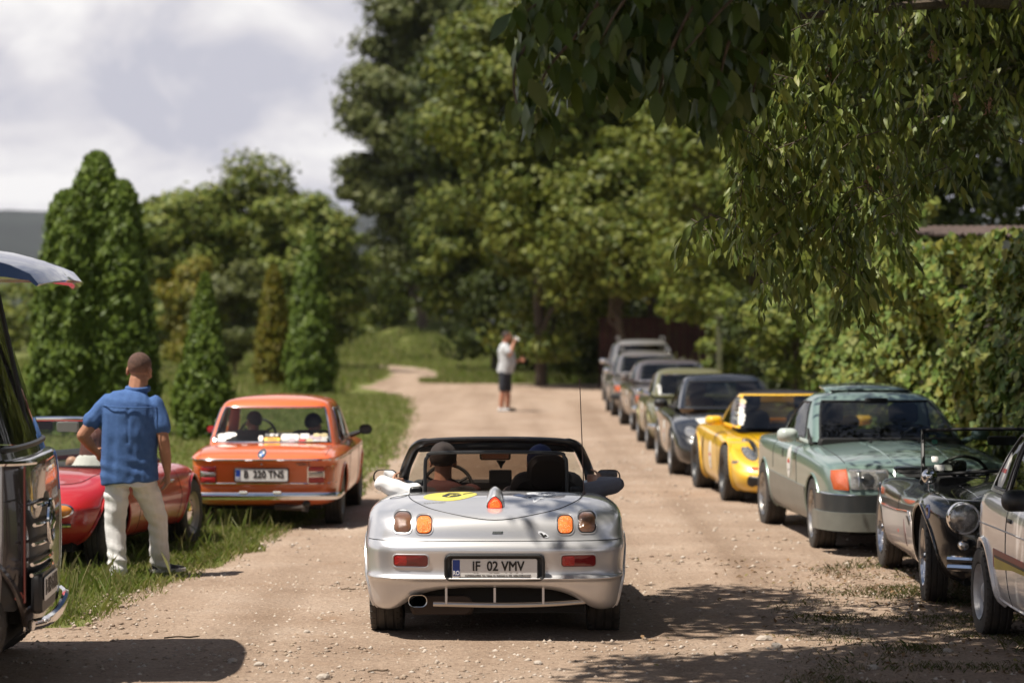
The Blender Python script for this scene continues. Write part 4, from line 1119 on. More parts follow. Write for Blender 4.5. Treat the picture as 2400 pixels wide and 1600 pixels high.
# ================================================================== the silver roadster in the middle
SILVER = paint('paint_silver', (.66, .66, .68), .62, .28, .18)
def build_silver():
    C = Car('roadster', 'silver open two-seat roadster driving away down the middle of the gravel', 'car', (-.107, 16.67, 0), 0)
    R = C.root
    W = lambda a, b, c, d, e: [a, b, c, d, e]
    Q = (.60, .79); B_ = (.07, .25); K_ = (.16, .3)
    lv = [
        dict(z=.185, zc=.338, w=W(.76, .74, .74, .72, .6), y=(-1.70, 1.85), b=B_, k=K_, q=Q),
        dict(z=.20, zc=.348, w=W(.79, .79, .79, .77, .68), y=(-1.755, 1.95), b=B_, k=K_, q=Q),
        dict(z=.30, zc=.365, w=W(.805, .805, .81, .80, .70), y=(-1.785, 1.97), b=B_, k=K_, q=Q),
        dict(z=.385, w=W(.815, .815, .81, .81, .72), y=(-1.79, 1.98), b=B_, k=K_),
        dict(z=.398, w=W(.818, .815, .81, .81, .72), y=(-1.835, 1.98), b=B_, k=K_),
        dict(z=.412, w=W(.818, .815, .81, .81, .72), y=(-1.83, 1.98), b=B_, k=K_),
        dict(z=.425, w=W(.815, .815, .81, .81, .72), y=(-1.795, 1.98), b=B_, k=K_),
        dict(z=[.55, .55, .52, .52, .45], w=W(.822, .818, .815, .815, .70), y=(-1.815, 1.96), b=B_, k=K_),
        dict(z=[.585, .585, .56, .56, .48], w=W(.825, .818, .815, .815, .70), y=(-1.822, 1.95), b=B_, k=K_),
        dict(z=[.628, .628, .60, .58, .50], w=W(.823, .818, .815, .815, .70), y=(-1.785, 1.94), b=B_, k=K_),
        dict(z=[.640, .640, .61, .60, .51], w=W(.82, .818, .815, .815, .68), y=(-1.765, 1.93), b=B_, k=K_),
        dict(z=[.71, .72, .66, .66, .55], w=W(.81, .81, .79, .79, .62), y=(-1.745, 1.88), b=B_, k=K_),
        dict(z=[.79, .805, .74, .72, .58], w=W(.795, .81, .79, .77, .55), y=(-1.68, 1.80), b=(.08, .2), k=(.18, .3)),
        dict(z=[.815, .865, .80, .77, .60], w=W(.70, .73, .74, .70, .45), y=(-1.57, 1.70), b=(.08, .2), k=(.16, .3)),
        dict(z=[.868, .885, .825, .79, .62], w=W(.50, .55, .60, .5, .3), y=(-1.47, 1.6), b=(.06, .1), k=(.13, .3)),
        dict(z=[.882, .900, .81, .81, .63], w=W(.22, .26, .3, .25, .15), y=(-1.40, 1.5), b=(.04, .1), k=(.12, .3)),
        dict(z=[.888, .905, .818, .815, .63], w=0, y=(-1.38, 1.45), b=(.03, .05), k=(.12, .3))]
    cut = lambda x, y, z: (z > .68) & (np.abs(x) < .625) & (y > -.60 - .10 * (1 - (x / .625) ** 2)) & (y < .46)
    C.body(lv, (-1.14, 1.14), SILVER, [(-1.14, .30, .335), (1.14, .30, .335)], cut, mt=4, armin=.5)
    C.under(.56, -1.6, 1.7, .17, .40)
    C.tub(.62, -.60, .44, .26, .80)
    C.wheels([(.69, -1.14), (-.69, -1.14), (.69, 1.14), (-.69, 1.14)], .302, .205, 'alloy')
    # gaps between the panels
    C.seam([(-.56, -.95), (-.545, -1.28), (-.46, -1.50), (-.27, -1.645), (0, -1.70), (.27, -1.645), (.46, -1.50), (.545, -1.28), (.56, -.95)], 't', .0036)
    C.seam([(-.81, .633), (-.6, .633), (0, .633), (.6, .633), (.81, .633)], 'r', .0035)
    for ax in 'RL': C.seam([(.48, .35), (.50, .60), (.46, .78)], ax, .0035); C.seam([(-.52, .33), (-.56, .55), (-.50, .78)], ax, .0035)
    # rear lamps, each in a dark rubber seat with a silver rim
    for sg in (-1, 1):
        for (cx, cz, w, h, lit) in ((.572, .742, .106, .118, False), (.437, .730, .094, .106, True)):
            out = rrect(sg * cx, cz, w + .006, h + .006, .034)
            o = C.patch('tail_light', BLACK, 'r', out, .004, 0)
            C.rim(rrect(sg * cx, cz, w + .016, h + .016, .036), 'r', .0045, SILVER, 'lamp_rim', .001, o)
            lm = LIT if lit else M('lens_smoke_amber', (.20, .095, .05), .12, coat=.8, c2=(.15, .07, .04), nscale=16, bump=.25, bscale=110)
            C.patch('lens', lm, 'r', rrect(sg * cx, cz, w - .006, h - .006, .03), .007, .012, parent=o)
            if lit:
                C.patch('lens_edge', ORANGE_L, 'r', rrect(sg * cx, cz + .004, w - .012, h - .014, .028), .003, .008, parent=o)
        out = rrect(sg * .517, .513, .212, .070, .02)
        o = C.patch('fog_light', M('lens_dark_red', (.16, .008, .010), .12, coat=.7), 'r', out, .006, .004)
        C.rim(rrect(sg * .517, .513, .22, .078, .022), 'r', .005, SILVER, 'lamp_rim', .002, o)
        C.patch('bright_lens', RED_L, 'r', rrect(sg * .517 - .062, .513, .075, .058, .012), .010, .003, parent=o)
    # third brake lamp on its hump
    mb = MB()
    V = []; prof = [(-.052, -.003), (-.055, .018), (-.048, .038), (-.030, .058), (-.008, .072), (.008, .072), (.030, .058), (.048, .038), (.055, .018), (.052, -.003)]
    for yy, k in ((-1.565, .94), (-1.555, 1.0), (-1.46, .96), (-1.36, .75), (-1.24, .42), (-1.15, .12)):
        base = C.hit('t', (0, yy))[2] if C.hit('t', (0, yy)) is not None else .86
        V += [(p[0] * (.6 + .4 * k), yy, base - .012 + p[1] * 1.25 * k) for p in prof]
    m = len(prof); F = [[r_ * m + i, r_ * m + i + 1, (r_ + 1) * m + i + 1, (r_ + 1) * m + i] for r_ in range(5) for i in range(m - 1)] + [list(range(m))]
    mb.add(V, F); hump = mb.build('brake_lamp', SILVER, R)
    b0 = C.hit('t', (0, -1.565))[2]
    def tri(k, y, d): return [(p[0] * k, y - d, b0 - .012 + .035 + (p[1] * 1.22 - .033) * k) for p in prof]
    for nm, k, y, d, mm in (('lamp_seat', .92, -1.566, .0, BLACK), ('lens_rim', .82, -1.568, .002, LITR), ('lens', .60, -1.57, .004, LIT)):
        q = tri(k, y, d); c = np.mean(q, 0) - np.array([0, .008, 0]); V = [c] + q; mk(nm, V, [[0, 1 + (i + 1) % m, 1 + i] for i in range(m)], mm, hump)
    # number plate in its recess with a deep upper edge
    out = rrect(0, .472, .612, .158, .03)
    rec = C.patch('plate_recess', BLACK, 'r', out, .004)
    yb = C.hit('r', (0, .472))[1]
    mb = MB(); P = [(p[0], yb - .006 - (.020 if p[1] > .5 else .004), p[1]) for p in rrect(0, .474, .60, .148, .028)]
    mb.tube(P, .011, 6, closed=True); mb.build('recess_edge', BLACK, rec)
    C.plate('r', (0, yb - .014, .468), 'IF  02 VMV', .525, .118, ts=.082, tsx=.86, sub='AUTOCALABRIA  Rm. Valcea, str. Stolniceni nr. 246  tel/fax 0350-414187')
    # lower opening with bar and three fins
    mb = MB(); mb.box((0, -1.60, .285), (1.02, .02, .14)); mb.build('diffuser', WELL, R, smooth=False)
    mb = MB(); mb.tube(bez([(-.38, -1.70, .236), (0, -1.735, .233), (.30, -1.715, .236), (.56, -1.66, .245)], 8), .013, 10, flat=1.25); mb.build('lower_bar', M('bar_metal', (.5, .47, .44), .32, 1.), R)
    for x in (-.30, 0, .30):
        mb = MB(); mb.box((x, -1.715, .29), (.014, .035, .10)); mb.build('fin', SILVER, R)
    mb = MB(); P = rrect(0, 0, .118, .076, .036, 6)
    V = [(-.475 + p[0] * k, y, .262 + p[1] * k) for (y, k) in ((-1.50, .8), (-1.74, .95), (-1.765, 1.0), (-1.763, .90), (-1.60, .86)) for p in P]; m = len(P)
    mb.add(V, [[r_ * m + i, r_ * m + (i + 1) % m, (r_ + 1) * m + (i + 1) % m, (r_ + 1) * m + i] for r_ in range(4) for i in range(m)])
    ex = mb.build('exhaust_pipe', M('exhaust_steel', (.55, .53, .5), .22, 1.), R)
    mb = MB(); mb.add([(-.475 + p[0] * .86, -1.62, .262 + p[1] * .86) for p in P], [list(range(m))]); mb.build('pipe_inside', WELL, ex)
    mb = MB(); mb.box((-.33, -1.45, .22), (.42, .34, .13), bev=.05); mb.build('silencer', M('rust_dark', (.05, .035, .028), .8), R)
    # cockpit: seats, wind deflector, screen frame
    for x in (-.345, .345): C.seat(x, -.30, .42, .50, .56 if x > 0 else .46, M('seat_black', (.022, .02, .02), .75), .22, head=False)
    for x in (.345,):
        mb = MB(); mb.box((x, -.445, .965), (.275, .10, .26), rot=Matrix.Rotation(.18, 3, 'X'), bev=.10); mb.build('headrest', M('seat_black'), R)
    mb = MB(); mb.tube(bez([(-.47, -.60, .80), (-.47, -.60, 1.03), (-.455, -.60, 1.085), (-.40, -.60, 1.112), (0, -.60, 1.118), (.40, -.60, 1.112), (.455, -.60, 1.085), (.47, -.60, 1.03), (.47, -.60, .80)], 6), .012, 8)
    wd = mb.build('wind_deflector', BLACK, R)
    V = [(p[0], -.60, p[1]) for p in rrect(0, .96, .93, .31, .06, 6)]
    mk('deflector_screen', V, [list(range(len(V)))], glass('deflector_mesh', (.42, .33, .28), .25, 1.2), wd)
    fr = [(-.675, .56, .80), (-.648, .40, .93), (-.605, .235, 1.035), (-.555, .12, 1.118), (-.47, .075, 1.15), (-.25, .06, 1.163), (0, .055, 1.166), (.25, .06, 1.163), (.47, .075, 1.15), (.555, .12, 1.118), (.605, .235, 1.035), (.648, .40, .93), (.675, .56, .80)]
    P = bez(fr, 6); mb = MB(); mb.tube(P, [.038 if p[2] < 1.15 else .030 for p in P], 10, flat=.85)
    ws = mb.build('windscreen_frame', M('frame_black', (.014, .012, .012), .32, coat=.4), R)
    pane('windscreen', GLASS_C, R, [(-.66, .62, .80), (-.3, .78, .80), (0, .82, .80), (.3, .78, .80), (.66, .62, .80)], [(-.50, .10, 1.142), (-.25, .08, 1.158), (0, .07, 1.162), (.25, .08, 1.158), (.50, .10, 1.142)])
    mb = MB(); mb.tube(bez([(-.54, .16, 1.11), (-.25, .07, 1.128), (0, .06, 1.13), (.25, .07, 1.128), (.54, .16, 1.11)], 6), .026, 8, flat=1.3); mb.build('header_lining', M('lining', (.010, .009, .009), .7), ws)
    for sg in (-1, 1):
        mb = MB(); mb.box((sg * .27, .045, 1.17), (.12, .03, .014), bev=.005); mb.build('roof_latch', M('latch', (.05, .05, .05), .3, .6), ws)
        mb = MB(); mb.box((sg * .23, .10, 1.098), (.30, .02, .045), bev=.015); mb.build('sun_visor', DARK, ws)
    mb = MB(); mb.box((0, .08, 1.108), (.20, .06, .06), bev=.02); mb.build('mirror_mount', M('frame_black'), ws)
    mb = MB(); mb.box((-.01, .09, 1.06), (.215, .035, .068), bev=.018); im = mb.build('interior_mirror', BLACK, R)
    mb = MB(); mb.box((-.01, .07, 1.06), (.195, .004, .052), bev=.014); mb.build('mirror_glass', M('mirror_dim', (.3, .24, .22), .05, 1.), im)
    mb = MB(); mb.box((.025, .36, .895), (.16, .03, .095), bev=.012); nav = mb.build('navigation_unit', BLACK, R)
    mb = MB(); mb.lathe([(.006, 0), (.012, .02), (.030, .045), (.034, .055)], 16, 'z', (.03, .40, .95)); mb.build('suction_mount', BLACK, nav)
    mb = MB(); mb.box((0, .52, .79), (1.22, .34, .13), bev=.05); mb.build('dashboard', DARK, R)
    C.steering(-.345, .26, .82, .175)
    for sg in (-1, 1):
        C.mirror(sg * .785, .36, .892, .172, .104, .10, SILVER)
        mb = MB(); mb.box((sg * .535, -.50, .845), (.085, .05, .075), bev=.02); mb.build('belt_guide', BLACK, R)
    # aerial
    mb = MB(); z0 = C.hit('t', (.575, -1.02))[2]
    mb.tube([(.575, -1.02, z0), (.572, -1.02, z0 + .02)], [.014, .008], 8); mb.tube([(.572, -1.02, z0 + .02), (.562, -1.02, z0 + .30), (.545, -1.02, z0 + .735)], [.0045, .0038, .003], 6); mb.ell((.545, -1.02, z0 + .737), (.006, .006, .006), 6, 4)
    mb.build('aerial', M('aerial', (.10, .06, .05), .4), R)
    # petrol flap groove, badges and stickers
    C.rim(ellip(-.62, -1.18, .055, .06), 't', .0025, BLACK, 'fuel_flap', 0)
    o = C.patch('name_badge', M('badge_dark', (.04, .05, .05), .4), 'r', [(-.015, .676), (.048, .676), (.052, .690), (-.011, .690)], .003, 0, .004, K=2)
    text('badge_lettering', 'barchetta', .012, M('badge_grey', (.35, .36, .36), .4, .5), o, (.018, -3, .683), bvh=C.bvh, ray=(0, 1, 0), off=.004, sx=1.05, depth=.0005)
    yel = M('sticker_yellow', (.62, .55, .10), .35); blk = M('sticker_black', (.02, .02, .018), .4)
    st = C.patch('round_sticker', yel, 't', ellip(-.285, -1.32, .170, .150, 32), .003, 0, .002)
    C.patch('sticker_print', blk, 't', ellip(-.275, -1.345, .062, .062, 20), .0045, 0, .001, parent=st)
    C.patch('sticker_print', yel, 't', ellip(-.262, -1.335, .026, .026, 14), .006, 0, .001, parent=st, K=2)
    C.patch('sticker_print', blk, 't', ellip(-.258, -1.338, .012, .012, 10), .0075, 0, .001, parent=st, K=2)
    C.patch('sticker_print', yel, 't', poly([(-.305, -1.392), (-.292, -1.398), (-.268, -1.335), (-.280, -1.330)], 2), .006, 0, .001, parent=st, K=2)
    C.patch('sticker_print', blk, 't', poly([(-.318, -1.285), (-.295, -1.235), (-.225, -1.262), (-.245, -1.282), (-.292, -1.268)], 2), .0045, 0, .001, parent=st, K=2)
    C.patch('sticker_print', blk, 't', poly([(-.205, -1.325), (-.190, -1.300), (-.135, -1.262), (-.155, -1.255), (-.200, -1.282)], 2), .0045, 0, .001, parent=st, K=2)
    text('sticker_lettering', 'Retromobil', .030, M('sticker_grey', (.2, .2, .2), .5), R, (-.38, -1.485, 3), ydir=(0, 1, 0), bvh=C.bvh, ray=(0, 0, -1), off=.002, depth=.0003)
    wh = M('sticker_white', (.68, .70, .74), .35)
    st = C.patch('banner_sticker', wh, 't', poly([(.245, -1.50), (.53, -1.13), (.40, -1.03), (.20, -1.24)], 6), .003, 0, .002)
    navy = M('sticker_navy', (.03, .05, .11), .4)
    C.patch('sticker_print', navy, 't', poly([(.115, -1.375), (.205, -1.435), (.185, -1.345), (.15, -1.30)], 4), .004, 0, .002, parent=st, K=2)
    C.patch('sticker_print', navy, 't', poly([(.212, -1.43), (.285, -1.355), (.245, -1.31), (.192, -1.342)], 4), .0045, 0, .002, parent=st, K=2)
    text('sticker_lettering', 'POSTALION', .066, navy, st, (.375, -1.19, 3), xdir=nrm(np.array([.285, .37, 0])), ydir=nrm(np.array([-.37, .285, 0])), bvh=C.bvh, ray=(0, 0, -1), off=.005, depth=.0003, sx=.8)
    text('sticker_lettering', 'imobiliare', .034, navy, st, (.34, -1.345, 3), xdir=nrm(np.array([.285, .37, 0])), ydir=nrm(np.array([-.37, .285, 0])), bvh=C.bvh, ray=(0, 0, -1), off=.005, depth=.0003)
    st = C.patch('small_sticker', M('sticker_white'), 'r', ellip(.300, .672, .036, .013, 18, -.45), .003, 0, .002, K=2)
    C.patch('sticker_print', blk, 'r', poly([(.275, .680), (.292, .681), (.300, .664), (.316, .672), (.326, .660), (.300, .654)], 2), .004, 0, .001, parent=st, K=2)
    return C
SILVER_CAR = build_silver()
# ================================================================== closed cars and the other roadsters
def std(w, ra, fa, ro, fo, sill, bz, crown, bump=.42, wr=.95, wf=.93, br=.10, bf=.16, kr=.22, kf=.28, tuck=.10, topin=(.25, .3), nose=0., tail=0., shoulder=.10):
    """body levels for a car: w half width, bz = belt heights at [tail, rear axle, middle, front axle, nose], crown = heights on the centre line"""
    yr, yf = ra - ro, fa + fo
    W = lambda k: [w * wr * k, w * k, w * k, w * k, w * wf * k]
    z = lambda d: [b - d for b in bz]
    lo = [sill + (bump - sill) * .75] * 5
    mid = [bump + (b - shoulder - bump) * .45 for b in bz]
    lv = [dict(z=sill, w=W(.86), y=(yr + tuck, yf - tuck)), dict(z=sill + .03, w=W(.95), y=(yr + tuck * .4, yf - tuck * .4)), dict(z=lo, w=W(.99), y=(yr, yf)),
          dict(z=mid, w=W(1.0), y=(yr + tail * .3, yf - nose * .3)), dict(z=z(shoulder), w=W(1.0), y=(yr + .01 + tail * .7, yf - .02 - nose * .7)), dict(z=z(.035), w=W(.985), y=(yr + .03 + tail, yf - .06 - nose)),
          dict(z=z(.005), w=W(.93), y=(yr + .08 + tail, yf - .13 - nose)),
          dict(z=[a * .6 + b * .4 for a, b in zip(bz, crown)], w=W(.72), y=(yr + topin[0] * .7 + tail, yf - topin[1] * .7 - nose)), dict(z=[a * .1 + b * .9 for a, b in zip(bz, crown)], w=W(.35), y=(yr + topin[0] + tail, yf - topin[1] - nose)), dict(z=crown, w=0, y=(yr + topin[0] + tail, yf - topin[1] - nose))]
    for L in lv: L.setdefault('b', (br, bf)); L.setdefault('k', (kr, kf))
    return lv
def hs(belt, wb, yR, yF, wt, roof, yRt, yFt, corner=.10, c=.28, a=.10, mid=.5, bow=.06):
    """greenhouse: belt height & half width, rear/front base y, roof half width & height, roof rear/front y"""
    lv = []
    def row(z, w, r, f, k=1.):
        return (z, [r, r + corner * k, r + c * k, (r + f) / 2, f - bow - a * k, f - bow, f], [w * .92, w * .985, w, w * .985, w * .92])
    lv.append(row(belt, wb, yR, yF))
    m = mid
    lv.append(row(belt + (roof - belt) * m, wb + (wt - wb) * m * .85, yR + (yRt - yR) * m * .9, yF + (yFt - yF) * m * .95))
    lv.append(row(belt + (roof - belt) * .84, wt * 1.02, yR + (yRt - yR) * .88, yF + (yFt - yF) * .9))
    lv.append(row(belt + (roof - belt) * .95, wt * .9, yRt + .05, yFt - .02, .8))
    lv.append(row(roof * .998, wt * .55, yRt + .15, yFt - .12, .6)); lv.append(row(roof, 0, yRt + .2, yFt - .2, .5))
    return lv
def seats4(C, x, yf_, yr_, z, h, mat=DARK):
    for sg in (-1, 1): C.seat(sg * x, yf_, z, .48, h, mat); 
    if yr_ is not None: C.seat(0, yr_, z, 1.1, h * .8, mat, head=False)
STICK = M('decal_white', (.66, .65, .62), .4); DRED = M('decal_red', (.5, .05, .04), .4); DYEL = M('decal_yellow', (.62, .45, .06), .4); DGRY = M('decal_grey', (.2, .2, .2), .4)
def rally_decal(C, ax, y, z, ry, rz_, bvh=None, parent=None):
    """the oval participant sticker: white with red and yellow print and grey lettering lines"""
    st = C.patch('oval_sticker', STICK, ax, ellip(y, z, ry, rz_, 24), .004, 0, .002, parent=parent, K=3, bvh=bvh)
    C.patch('sticker_print', DRED, ax, poly([(y - ry * .55, z - .01), (y + ry * .6, z - .01), (y + ry * .6, z + rz_ * .13), (y - ry * .55, z + rz_ * .13)], 2), .006, 0, .001, parent=st, K=2, bvh=bvh)
    C.patch('sticker_print', DYEL, ax, poly([(y - ry * .1, z + rz_ * .14), (y + ry * .5, z + rz_ * .14), (y + ry * .5, z + rz_ * .24), (y - ry * .1, z + rz_ * .24)], 2), .006, 0, .001, parent=st, K=2, bvh=bvh)
    C.patch('sticker_print', DGRY, ax, poly([(y - ry * .3, z - rz_ * .55), (y + ry * .35, z - rz_ * .55), (y + ry * .35, z - rz_ * .45), (y - ry * .3, z - rz_ * .45)], 2), .006, 0, .001, parent=st, K=2, bvh=bvh)
    return st
def cabin_cut(x1, y0, y1, zmin): return lambda x, y, z: (z > zmin) & (np.abs(x) < x1) & (y > y0) & (y < y1)

# ------------------------------------------------------------------ orange two-door sedan
ORANGE = paint('paint_orange', (.72, .130, .018), 0, .35, .14)
def build_orange():
    C = Car('two_door_sedan', 'bright orange boxy two-door sedan driving away, seen from behind', 'car', (-2.36, 24.95, 0), -.01)
    R = C.root
    bz = [.69, .73, .76, .74, .68]; ra, fa = -1.2, 1.2; yr = -2.0
    W = lambda k, r=.955: [.735 * r * k, .745 * k, .745 * k, .74 * k, .70 * k]
    b = dict(b=(.05, .12), k=(.12, .2))
    lv = [dict(z=.235, w=W(.88), y=(-1.84, 1.85), **b), dict(z=.265, w=W(.95), y=(-1.93, 1.9), **b), dict(z=.37, w=W(.985), y=(-1.955, 1.93), **b), dict(z=.455, w=W(.995), y=(-1.965, 1.95), **b),
          dict(z=[.56, .57, .58, .58, .55], w=W(1), y=(-1.975, 1.95), **b), dict(z=[.640, .645, .65, .65, .62], w=W(1), y=(-1.975, 1.94), **b), dict(z=[.662, .668, .68, .68, .65], w=W(1.0), y=(-1.985, 1.94), **b), dict(z=[.674, .68, .70, .70, .66], w=W(1.0), y=(-2.012, 1.94), **b), dict(z=[.686, .695, .71, .71, .67], w=W(1.0), y=(-2.010, 1.93), **b), dict(z=[.698, .71, .72, .72, .68], w=W(.985), y=(-1.985, 1.92), **b),
          dict(z=[.735, .755, .765, .75, .70], w=W(.93), y=(-1.90, 1.85), **b), dict(z=[.768, .785, .79, .77, .715], w=W(.80), y=(-1.72, 1.75), **b), dict(z=[.785, .80, .80, .78, .72], w=W(.4), y=(-1.6, 1.6), **b), dict(z=[.79, .80, .80, .78, .72], w=0, y=(-1.6, 1.6), **b)]
    C.body(lv, (ra, fa), ORANGE, [(ra, .29, .315), (fa, .29, .315)], cabin_cut(.56, -1.02, .60, .70), armin=.48)
    C.under(.55, -1.75, 1.7, .19, .4)
    C.tub(.56, -1.02, .6, .25, .74)
    hl = [(.775, [-1.17, -1.10, -.86, -.15, .50, .62, .70], [.615, .655, .67, .655, .60]),
          (.97, [-1.00, -.94, -.74, -.13, .32, .43, .50], [.575, .61, .625, .61, .56]),
          (1.155, [-.83, -.78, -.60, -.12, .14, .24, .30], [.525, .555, .57, .555, .51]),
          (1.205, [-.76, -.70, -.52, -.12, .06, .14, .19], [.475, .50, .51, .50, .46]),
          (1.238, [-.55, -.5, -.4, -.12, 0, .05, .08], [.27, .28, .29, .28, .26]), (1.245, [-.5, -.45, -.4, -.12, 0, .05, .08], [0, 0, 0, 0, 0])]
    C.house(hl, ORANGE, GLASS_C, [('rear_window', -1, 1.95, .13, 2.0), ('side_window', 3.05, 3.85, .15, 1.9), ('side_window', 4.0, 4.95, .15, 1.9), ('windscreen', 6.1, 9, .13, 1.95)], CHROME, .010)
    C.wheels([(.63, ra), (-.63, ra), (.63, fa), (-.63, fa)], .285, .165, 'steel', rimm=M('rim_grey', (.25, .24, .22), .5, .5))
    # chrome edge of the tail, trim strip, bumper
    C.seam([(-.70, .676), (-.35, .676), (0, .676), (.35, .676), (.70, .676)], 'r', .008, CHROME, 'chrome_strip')
    C.seam([(-.69, .448), (-.35, .448), (0, .448), (.35, .448), (.69, .448)], 'r', .006, CHROME, 'chrome_strip')
    mb = MB(); P = bez([(-.735, -1.60, .335), (-.725, -1.93, .335), (-.64, -2.035, .335), (-.3, -2.06, .335), (0, -2.065, .335), (.3, -2.06, .335), (.64, -2.035, .335), (.725, -1.93, .335), (.735, -1.60, .335)], 6)
    mb.tube(P, .026, 10, flat=1.4); bp = mb.build('rear_bumper', CHROME, R)
    mb = MB(); mb.tube(P - np.array([0, .012, 0]) * 1.0 + np.array([0, 0, .006]), .012, 6, flat=.9); mb.build('bumper_rubber', BLACK, bp)
    for x in (-.16, .16):
        mb = MB(); mb.box((x, -2.085, .372), (.075, .035, .022), bev=.008); mb.build('plate_lamp', M('lamp_white', (.75, .75, .72), .3), bp)
    for sg in (-1, 1):
        o = C.patch('tail_light', CHROME, 'r', rrect(sg * .555, .533, .245, .160, .018), .004)
        C.patch('lens', RED_L, 'r', rrect(sg * .515, .585, .145, .045, .006), .010, .004, parent=o)
        C.patch('lens', CLEAR_L, 'r', rrect(sg * .515, .535, .145, .038, .004), .010, .003, parent=o)
        C.patch('lens', RED_L, 'r', rrect(sg * .515, .482, .145, .050, .006), .010, .004, parent=o)
        C.patch('indicator', ORANGE_L, 'r', rrect(sg * .638, .533, .082, .150, .02), .010, .006, parent=o)
    yb = C.hit('r', (0, .53))[1]
    C.plate('r', (0, yb - .022, .530), 'B  220 TNS', .50, .112, tsx=.86, ts=.094)
    # roundel badge, lock, model letters
    bd = C.patch('roundel_badge', M('badge_black', (.02, .02, .025), .3, coat=.5), 'r', ellip(-.005, .728, .036, .036, 24), .006, .004, K=3)
    C.rim(ellip(-.005, .728, .037, .037, 24), 'r', .004, CHROME, 'badge_rim', .006, bd)
    for k, (a0, m_) in enumerate(((0, 'badge_white'), (90, 'badge_blue'), (180, 'badge_white'), (270, 'badge_blue'))):
        mm = M(m_, (.75, .75, .75) if 'white' in m_ else (.05, .18, .5), .3)
        q = [(-.005, .728)] + [(-.005 + .023 * math.cos(rad(a0 + t)), .728 + .023 * math.sin(rad(a0 + t))) for t in (2, 24, 46, 68, 88)]
        V = [C.hit('r', p) - np.array([0, .0125, 0]) for p in q]; mk('badge_quarter', V, [[0, i + 1, i] for i in range(1, 5)], mm, bd, smooth=False)
    text('badge_lettering', 'BMW', .016, M('badge_white'), bd, (-.005, C.hit('r', (0, .728))[1] - .012, .757), depth=.0004)
    text('model_lettering', '1600-2', .042, CHROME, R, (.395, yb - .012, .632), sx=1.15, depth=.003)
    mb = MB(); mb.tube([(0, yb - .004, .632), (0, yb - .02, .632)], [.012, .009], 8); mb.build('boot_lock', CHROME, R)
    C.seam([(-.60, -1.20), (-.615, -1.50), (-.60, -1.90)], 't', .003); C.seam([(.60, -1.20), (.615, -1.50), (.60, -1.90)], 't', .003)
    for ax in 'RL': C.seam([(-.66, .28), (-.70, .5), (-.62, .72)], ax, .003); C.seam([(.52, .28), (.53, .5), (.50, .72)], ax, .003); C.seam([(-1.9, .662), (-1, .672), (0, .684), (1, .684), (1.8, .66)], ax, .006, CHROME, 'chrome_strip')
    mb = MB(); mb.tube([(.12, -1.9, .22), (.42, -1.94, .215)], .03, 8); mb.build('silencer', M('rust_dark'), R)
    mb = MB(); mb.tube([(.40, -1.5, .21), (.40, -1.99, .205)], .022, 8); mb.build('exhaust_pipe', M('rust_dark'), R)
    mb = MB(); mb.ell((.43, -2.02, .26), (.04, .03, .035), 10, 6); mb.box((.43, -1.98, .22), (.03, .05, .08)); mb.build('tow_hitch', BLACK, R)
    C.mirror(.82, .42, .86, .135, .105, .06, BLACK, gm=BLACK); C.mirror(-.80, .42, .86, .10, .08, .06, BLACK)
    for sg in (-1, 1): C.seat(sg * .31, -.12, .42, .46, .46, M('seat_grey', (.06, .06, .065), .8), head=False)
    C.seat(0, -.78, .42, 1.05, .30, M('seat_grey'), head=False)
    mb = MB(); mb.box((0, .52, .74), (1.1, .22, .10), bev=.03); mb.build('dashboard', DARK, R)
    C.steering(-.30, .28, .80, .19)
    mb = MB(); mb.box((.02, .26, 1.115), (.19, .03, .06), bev=.018); mb.build('interior_mirror', BLACK, R)
    mb = MB(); mb.box((0, -.93, .755), (1.1, .22, .02)); mb.build('parcel_shelf', M('shelf', (.03, .03, .035), .9), R)
    # sticker rows low on the rear window
    yel = M('sticker_orange_yellow', (.80, .46, .02), .4); o = None
    def win(x0, x1, z0, z1, mat, nm='window_sticker'):
        return C.patch(nm, mat, 'r', rrect((x0 + x1) / 2, (z0 + z1) / 2, x1 - x0, z1 - z0, min(x1 - x0, z1 - z0) * .3, 3), .003, 0, .001, K=2, bvh=C.gbvh)
    st = win(-.075, .085, .812, .846, yel)
    text('sticker_lettering', 'PIRELLI', .03, M('sticker_red', (.5, .02, .02), .5), st, (.005, -3, .829), bvh=C.gbvh, ray=(0, 1, 0), off=.0055, depth=.0003)
    win(-.068, .07, .852, .885, M('sticker_black')); win(-.02, .06, .858, .88, STICK)
    win(.09, .27, .815, .880, STICK); win(.275, .37, .830, .883, STICK)
    win(-.13, -.085, .812, .865, STICK)
    cs = [STICK, M('decal_mauve', (.45, .38, .42), .5), DRED, M('decal_straw', (.6, .52, .3), .5), M('decal_pale', (.6, .62, .60), .5)]
    rr = np.random.default_rng(4)
    for i, (x, z) in enumerate(((.20, .822), (.30, .815), (.375, .816), (.44, .815), (.51, .815), (.40, .848), (.455, .84), (.52, .845), (.44, .868), (.51, .868))):
        C.patch('round_sticker', cs[[1, 2, 3, 4, 0, 1, 1, 4, 3, 3][i]], 'r', ellip(x, z, .036, .018, 14), .0035 + .0004 * i, 0, .001, K=2, bvh=C.gbvh)
    for (x, z, a) in ((-.50, .825, .05), (-.46, .852, .06), (-.42, .872, .07), (-.50, .86, .045)):
        C.patch('round_sticker', STICK if a != .05 else cs[4], 'r', ellip(x, z, a, .022, 14), .003 + a * .01, 0, .001, K=2, bvh=C.gbvh)
    return C
ORANGE_CAR = build_orange()

